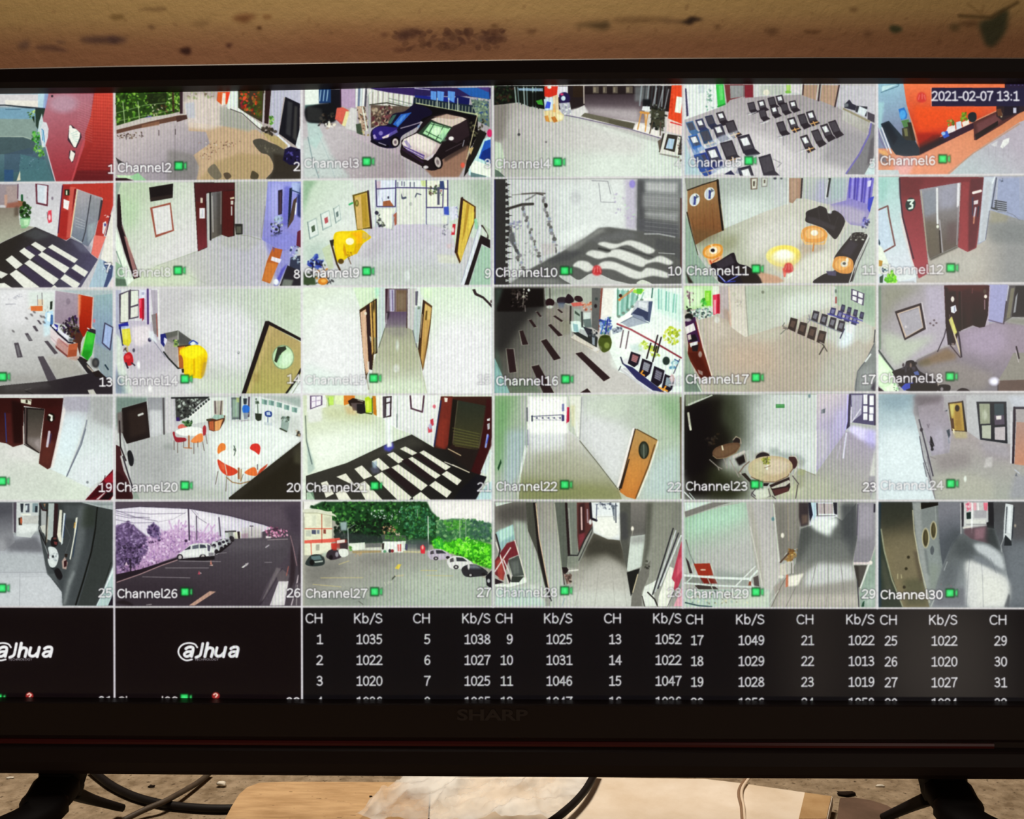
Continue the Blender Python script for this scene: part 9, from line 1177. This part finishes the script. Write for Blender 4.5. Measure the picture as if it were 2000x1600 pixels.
xr = [x for x in xs_ if 0 <= x <= 1900] + [1941]; xr = [-120, -60] + xr
A = [lp_top[0].lerp(lp_bot[0], 0)] * 0
def lp(u, t):
    i = np.interp(u, xs_, range(len(xs_))); i0 = int(min(i, len(xs_) - 2)); f = i - i0
    return lp_top[i0].lerp(lp_top[i0 + 1], f).lerp(lp_bot[i0].lerp(lp_bot[i0 + 1], f), t)
part(sweep('red_band', [lp(u, .495) for u in xr], [lp(u, .575) for u in xr], [(0, -.0062), (.1, -.0074), (.5, -.0078), (.9, -.0074), (1, -.0062)], rs, False, label='thin dark red strip along the lower panel'))  # dark red band running along the groove of the lower panel
part(box('back_shell', (inn[0].x - .012, .016, lp_bot[10].z + .004), (inn[k - 1].x + .012, .055, out[k // 2].z - .004), blk, bevel=.004))
# lettering
v, t = glyphs('SHARP', 0, .03); v = v - v.min(0); v = v / v.max(0); p0, p1 = at(893, 1407.5, -.0088), at(1031, 1385.5, -.0088)
vs = [(p0.x + a__ * (p1.x - p0.x), -.0090, p0.z + b__ * (p1.z - p0.z)) for a__, b__ in v]
part(mesh('brand_lettering', vs, [tuple(map(int, f)) for f in t], mat('grey_lettering', 0x352c2e, .4, .5), label='faint grey brand lettering in the middle of the lower panel'))
# feet: a neck under the panel, a broad front leg and a thin rear leg
ftm = mat('matt_black_plastic', 0x161010, .7, .2)
def foot(sx, u0, neck, front, rear):
    f = empty('stand_foot', (on(u0, 1590).x, .02, 0)); part(f)
    def ribbon(nm, pts, wd_, th):
        path = [Vector(q) for q in spline(pts, 6)]; vs = []; fs = []; n = len(path)
        for i, q in enumerate(path):
            d = (path[min(i + 1, n - 1)] - path[max(i - 1, 0)]).normalized(); s = Vector((d.y, -d.x, 0)); s = s.normalized() if s.length > .15 else Vector((1, 0, 0)); s = Vector((abs(s.x), s.y if s.x >= 0 else -s.y, 0))
            up = s.cross(d).normalized(); w_ = wd_(i / (n - 1)) / 2; h_ = th(i / (n - 1)) / 2
            for a__, b__ in ((-1, -.5), (-.7, -1), (.7, -1), (1, -.5), (1, .5), (.7, 1), (-.7, 1), (-1, .5)): vs.append(q + s * w_ * a__ + up * h_ * b__)
        for i in range(n - 1):
            for j in range(8): fs.append((i * 8 + j, i * 8 + (j + 1) % 8, i * 8 + 8 + (j + 1) % 8, i * 8 + 8 + j))
        fs += [tuple(range(7, -1, -1)), tuple(range(n * 8 - 8, n * 8))]
        o = mesh(nm, vs, fs, ftm, None, True); o.parent = f; o.matrix_parent_inverse = Matrix.Translation(-Vector((on(u0, 1590).x, .02, 0))); return o
    ribbon('leg', front, lambda t: .028 - .006 * t, lambda t: .015 - .006 * t)
    ribbon('leg', rear, lambda t: .009 - .002 * t, lambda t: .007 - .002 * t)
    ribbon('neck', neck, lambda t: .026, lambda t: .022)
zb = lp_bot[10].z
def V3(q, y=None, z=None): return (q.x, q.y if y is None else y, q.z if z is None else z)
foot(-1, 110, [V3(at(124, 1500, .02)), V3(at(122, 1522, .02)), V3(at(114, 1542, .018))], [V3(at(112, 1535, .012)), V3(at(88, 1568, -.004)), V3(at(30, 1614, -.03)), (-.40, -.075, .012), (-.43, -.12, .0055)], [V3(at(140, 1548, .03)), V3(at(178, 1562, .06)), V3(on(236, 1578, .007)), ])
foot(1, 1850, [V3(at(1840, 1508, .02)), V3(at(1842, 1532, .02)), V3(at(1850, 1550, .018))], [V3(at(1850, 1543, .012)), V3(at(1872, 1576, -.004)), V3(at(1925, 1622, -.03)), (.40, -.075, .012), (.43, -.12, .0055)], [V3(at(1815, 1560, .03)), V3(at(1778, 1575, .055)), V3(on(1728, 1597, .007))])

# ------------------------------------------------------------------ things lying on the table behind and under the television
def outline(px, z): return [on(u, v, z) for u, v in px]
wood = mat('pale_board', 0xc6a47a, .7, .25, noise=0xa4825a, bump=.25, scale=30, stretch=(1, 5, 1), pos=(.3, .6), specks=0x5c3c20, sscale=120, spos=(.70, .73))
slab('wooden_board', outline([(436, 1604), (452, 1574), (466, 1551), (482, 1537), (506, 1528), (560, 1526), (700, 1526.5), (800, 1527), (840, 1530), (836, 1604)], .0125), .0066, .0125, wood, bevel=.0012, label='tan wooden board with dark specks lying left of the clear plastic', category='board')
card = mat('cream_card', 0xeee2d2, .5, .35, noise=0xd8c6ae, bump=.3, scale=14)
cb = empty('cardboard_sheet', V3(on(1350, 1570, .0)), label='cream cardboard sheet with a brown tape patch at its right corner', category='cardboard')
o = slab('panel', outline([(838, 1604), (842, 1530), (858, 1519), (1000, 1517), (1200, 1518), (1380, 1521), (1440, 1528), (1530, 1541), (1627, 1555), (1622, 1576), (1616, 1604)], .0118), .004, .0118, card, bevel=.0012); child(o, cb)
o = slab('tape_patch', outline([(1572, 1548.5), (1624, 1556), (1619, 1576), (1614, 1600), (1560, 1600), (1568, 1566)], .0122), .0113, .0124, mat('brown_tape', 0xbc9c72, .45, .4, noise=0xa8865c, scale=50), label='brown tape patch'); child(o, cb)
slab('cardboard_scrap', outline([(1640, 1558), (1668, 1557), (1700, 1562), (1732, 1572), (1752, 1584), (1758, 1604), (1634, 1604)], .006), .0005, .006, mat('dark_card', 0x6c5648, .85, .15, noise=0x58463a, scale=30), bevel=.001, label='dark brown cardboard scrap between the cream sheet and the right foot', category='cardboard')
# crumpled clear plastic over the board's end and the card
pm = bpy.data.materials.new('clear_plastic'); pm.use_nodes = True; nt = pm.node_tree; b = nt.nodes['Principled BSDF']; b.inputs['Base Color'].default_value = lin(0xfaf8f2); b.inputs['Roughness'].default_value = .2; b.inputs['Specular IOR Level'].default_value = .7; b.inputs['Coat Weight'].default_value = .6
tr = nt.nodes.new('ShaderNodeBsdfTransparent'); mx = nt.nodes.new('ShaderNodeMixShader'); nz = nt.nodes.new('ShaderNodeTexNoise'); nz.inputs['Scale'].default_value = 22; nz.inputs['Detail'].default_value = 3; tc = nt.nodes.new('ShaderNodeTexCoord'); cr = nt.nodes.new('ShaderNodeValToRGB')
cr.color_ramp.elements[0].position = .38; cr.color_ramp.elements[1].position = .64; cr.color_ramp.elements[0].color = (.12,) * 3 + (1,); cr.color_ramp.elements[1].color = (.8,) * 3 + (1,)
nt.links.new(tc.outputs['Object'], nz.inputs[0]); nt.links.new(nz.outputs['Fac'], cr.inputs[0]); nt.links.new(cr.outputs[0], mx.inputs[0]); nt.links.new(tr.outputs[0], mx.inputs[1]); nt.links.new(b.outputs[0], mx.inputs[2]); nt.links.new(mx.outputs[0], nt.nodes['Material Output'].inputs[0])
rnd.seed(5); vs = []; fs = []; nu, nv = 64, 20
folds = [(rnd.uniform(0, 1), rnd.uniform(0, 1), rnd.uniform(0, math.pi), rnd.uniform(.008, .05), rnd.uniform(.0012, .0035)) for _ in range(46)]
for j in range(nv + 1):
    for i in range(nu + 1):
        s, t_ = i / nu, j / nv; vpx = 1515 + 89 * t_; left = 792 - 108 * t_ + 5 * math.sin(t_ * 9); right = 1163 - 70 * t_ + 3 * math.sin(t_ * 7)
        q = on(left + (right - left) * s, vpx, .0145); h = 0
        for fx, fy, an, wd_, am in folds:
            d = ((s - fx) * math.cos(an) + (t_ - fy) * .35 * math.sin(an)); l_ = (-(s - fx) * math.sin(an) + (t_ - fy) * .35 * math.cos(an)); h += am * max(0, 1 - abs(d) / wd_) * max(0, 1 - abs(l_) * 3)
        h += .004 * max(0, 1 - abs(s - .03) * 24) + .0012 * math.sin(s * 31 + 4 * t_) * math.sin(t_ * 11 + s * 7); vs.append((q.x, q.y, .0148 + max(h, -.001)))
for j in range(nv):
    for i in range(nu): a__ = j * (nu + 1) + i; fs.append((a__, a__ + 1, a__ + nu + 2, a__ + nu + 1))
mesh('plastic_bag', vs, fs, pm, None, True, label='crumpled clear plastic bag spread under the middle of the television', category='plastic bag')
rub = mat('black_cable', 0x120c0a, .62, .25); dr = mat('brown_cable', 0x54473a, .6, .3, noise=0x40362c, scale=80)
tube('power_cable', [V3(on(178, 1502, .004)), V3(on(196, 1518, .0035)), V3(on(222, 1537, .0032)), V3(on(265, 1557, .0032)), V3(on(320, 1571, .0032)), V3(on(380, 1578, .0032)), V3(on(440, 1580, .0032)), V3(on(520, 1576, .0032))], .0030, rub, label='thick black cable curving beside the left television foot', category='cable')
tube('thin_cable', [V3(on(412, 1508, .004)), V3(on(386, 1529, .0045)), V3(on(345, 1553, .0075)), V3(on(318, 1567, .0085)), V3(on(280, 1583, .006)), V3(on(240, 1603, .003))], .0021, dr, label='thin brown cable crossing over the thick black cable', category='cable')
tube('video_cable', [V3(on(1166, 1500, .0197)), V3(on(1156, 1522, .0197)), V3(on(1142, 1545, .0197)), V3(on(1120, 1570, .0197)), V3(on(1092, 1594, .0197)), V3(on(1070, 1610, .0197))], .0027, rub, label='black cable arching over the plastic right of the middle', category='cable')
fc = empty('flat_cable', V3(on(1452, 1570, .01)), label='pale two-strand cable lying across the cream cardboard', category='cable')
beige = mat('beige_cord', 0xe0ccb4, .5, .3); dk = mat('brown_cord', 0x8c7058, .5, .3)
for dx, m_, nm in ((0, beige, 'pale_strand'), (-5.5, dk, 'brown_strand')):
    o = tube(nm, [V3(on(1476 + dx, 1504, .0136)), V3(on(1461 + dx, 1523, .0136)), V3(on(1450 + dx, 1540, .0136)), V3(on(1448.5 + dx, 1556, .0136)), V3(on(1452 + dx * .8, 1574, .0136)), V3(on(1455 + dx, 1604, .0112))], .0011, m_, None, 8); child(o, fc)
def lump(name, u, v, r, m, z=0.0, sq=(1, 1, .6), seed=1, **p):
    bm = bmesh.new(); bmesh.ops.create_icosphere(bm, subdivisions=2, radius=r); g = random.Random(seed)
    q = on(u, v, z)
    for w in bm.verts: w.co = Vector((w.co.x * sq[0], w.co.y * sq[1], w.co.z * sq[2])) * g.uniform(.55, 1.35)
    lo = min(w.co.z for w in bm.verts)
    for w in bm.verts: w.co += Vector((q.x, q.y, z - lo - .0002))
    for f in bm.faces: f.smooth = True
    me = bpy.data.meshes.new(name); bm.to_mesh(me); bm.free(); return link(name, me, m, **p)
dkm = mat('dark_crumb', 0x241a14, .9, .1); ltm = mat('pale_crumb', 0xd8d0c0, .6, .3)
lump('paper_scrap', 432, 1537, .0026, ltm, sq=(1.5, .8, .7), seed=2, label='small crumpled white paper scrap left of the wooden board', category='paper')
lump('dirt_crumb', 296, 1538, .0019, dkm, sq=(1.3, .8, .5), seed=3, label='dark dirt crumb above the thick black cable', category='dirt')
lump('dirt_clump', 1651, 1553, .0036, dkm, sq=(1.9, 1, .38), seed=4, label='black dirt clump behind the dark cardboard scrap', category='dirt')
lump('nail_head', 724, 1557, .0012, dkm, .0123, sq=(1, 1, .4), seed=5, label='small round dark nail head in the wooden board', category='nail')
lump('plaster_crumb', 1718, 1537, .0021, ltm, sq=(1.7, .7, .4), seed=6, label='flat pale plaster crumb left of the right television foot', category='plaster')
lump('plaster_chip', 20, 1521, .0022, ltm, sq=(1.6, .8, .4), seed=7, label='pale plaster chip left of the left television foot', category='plaster')
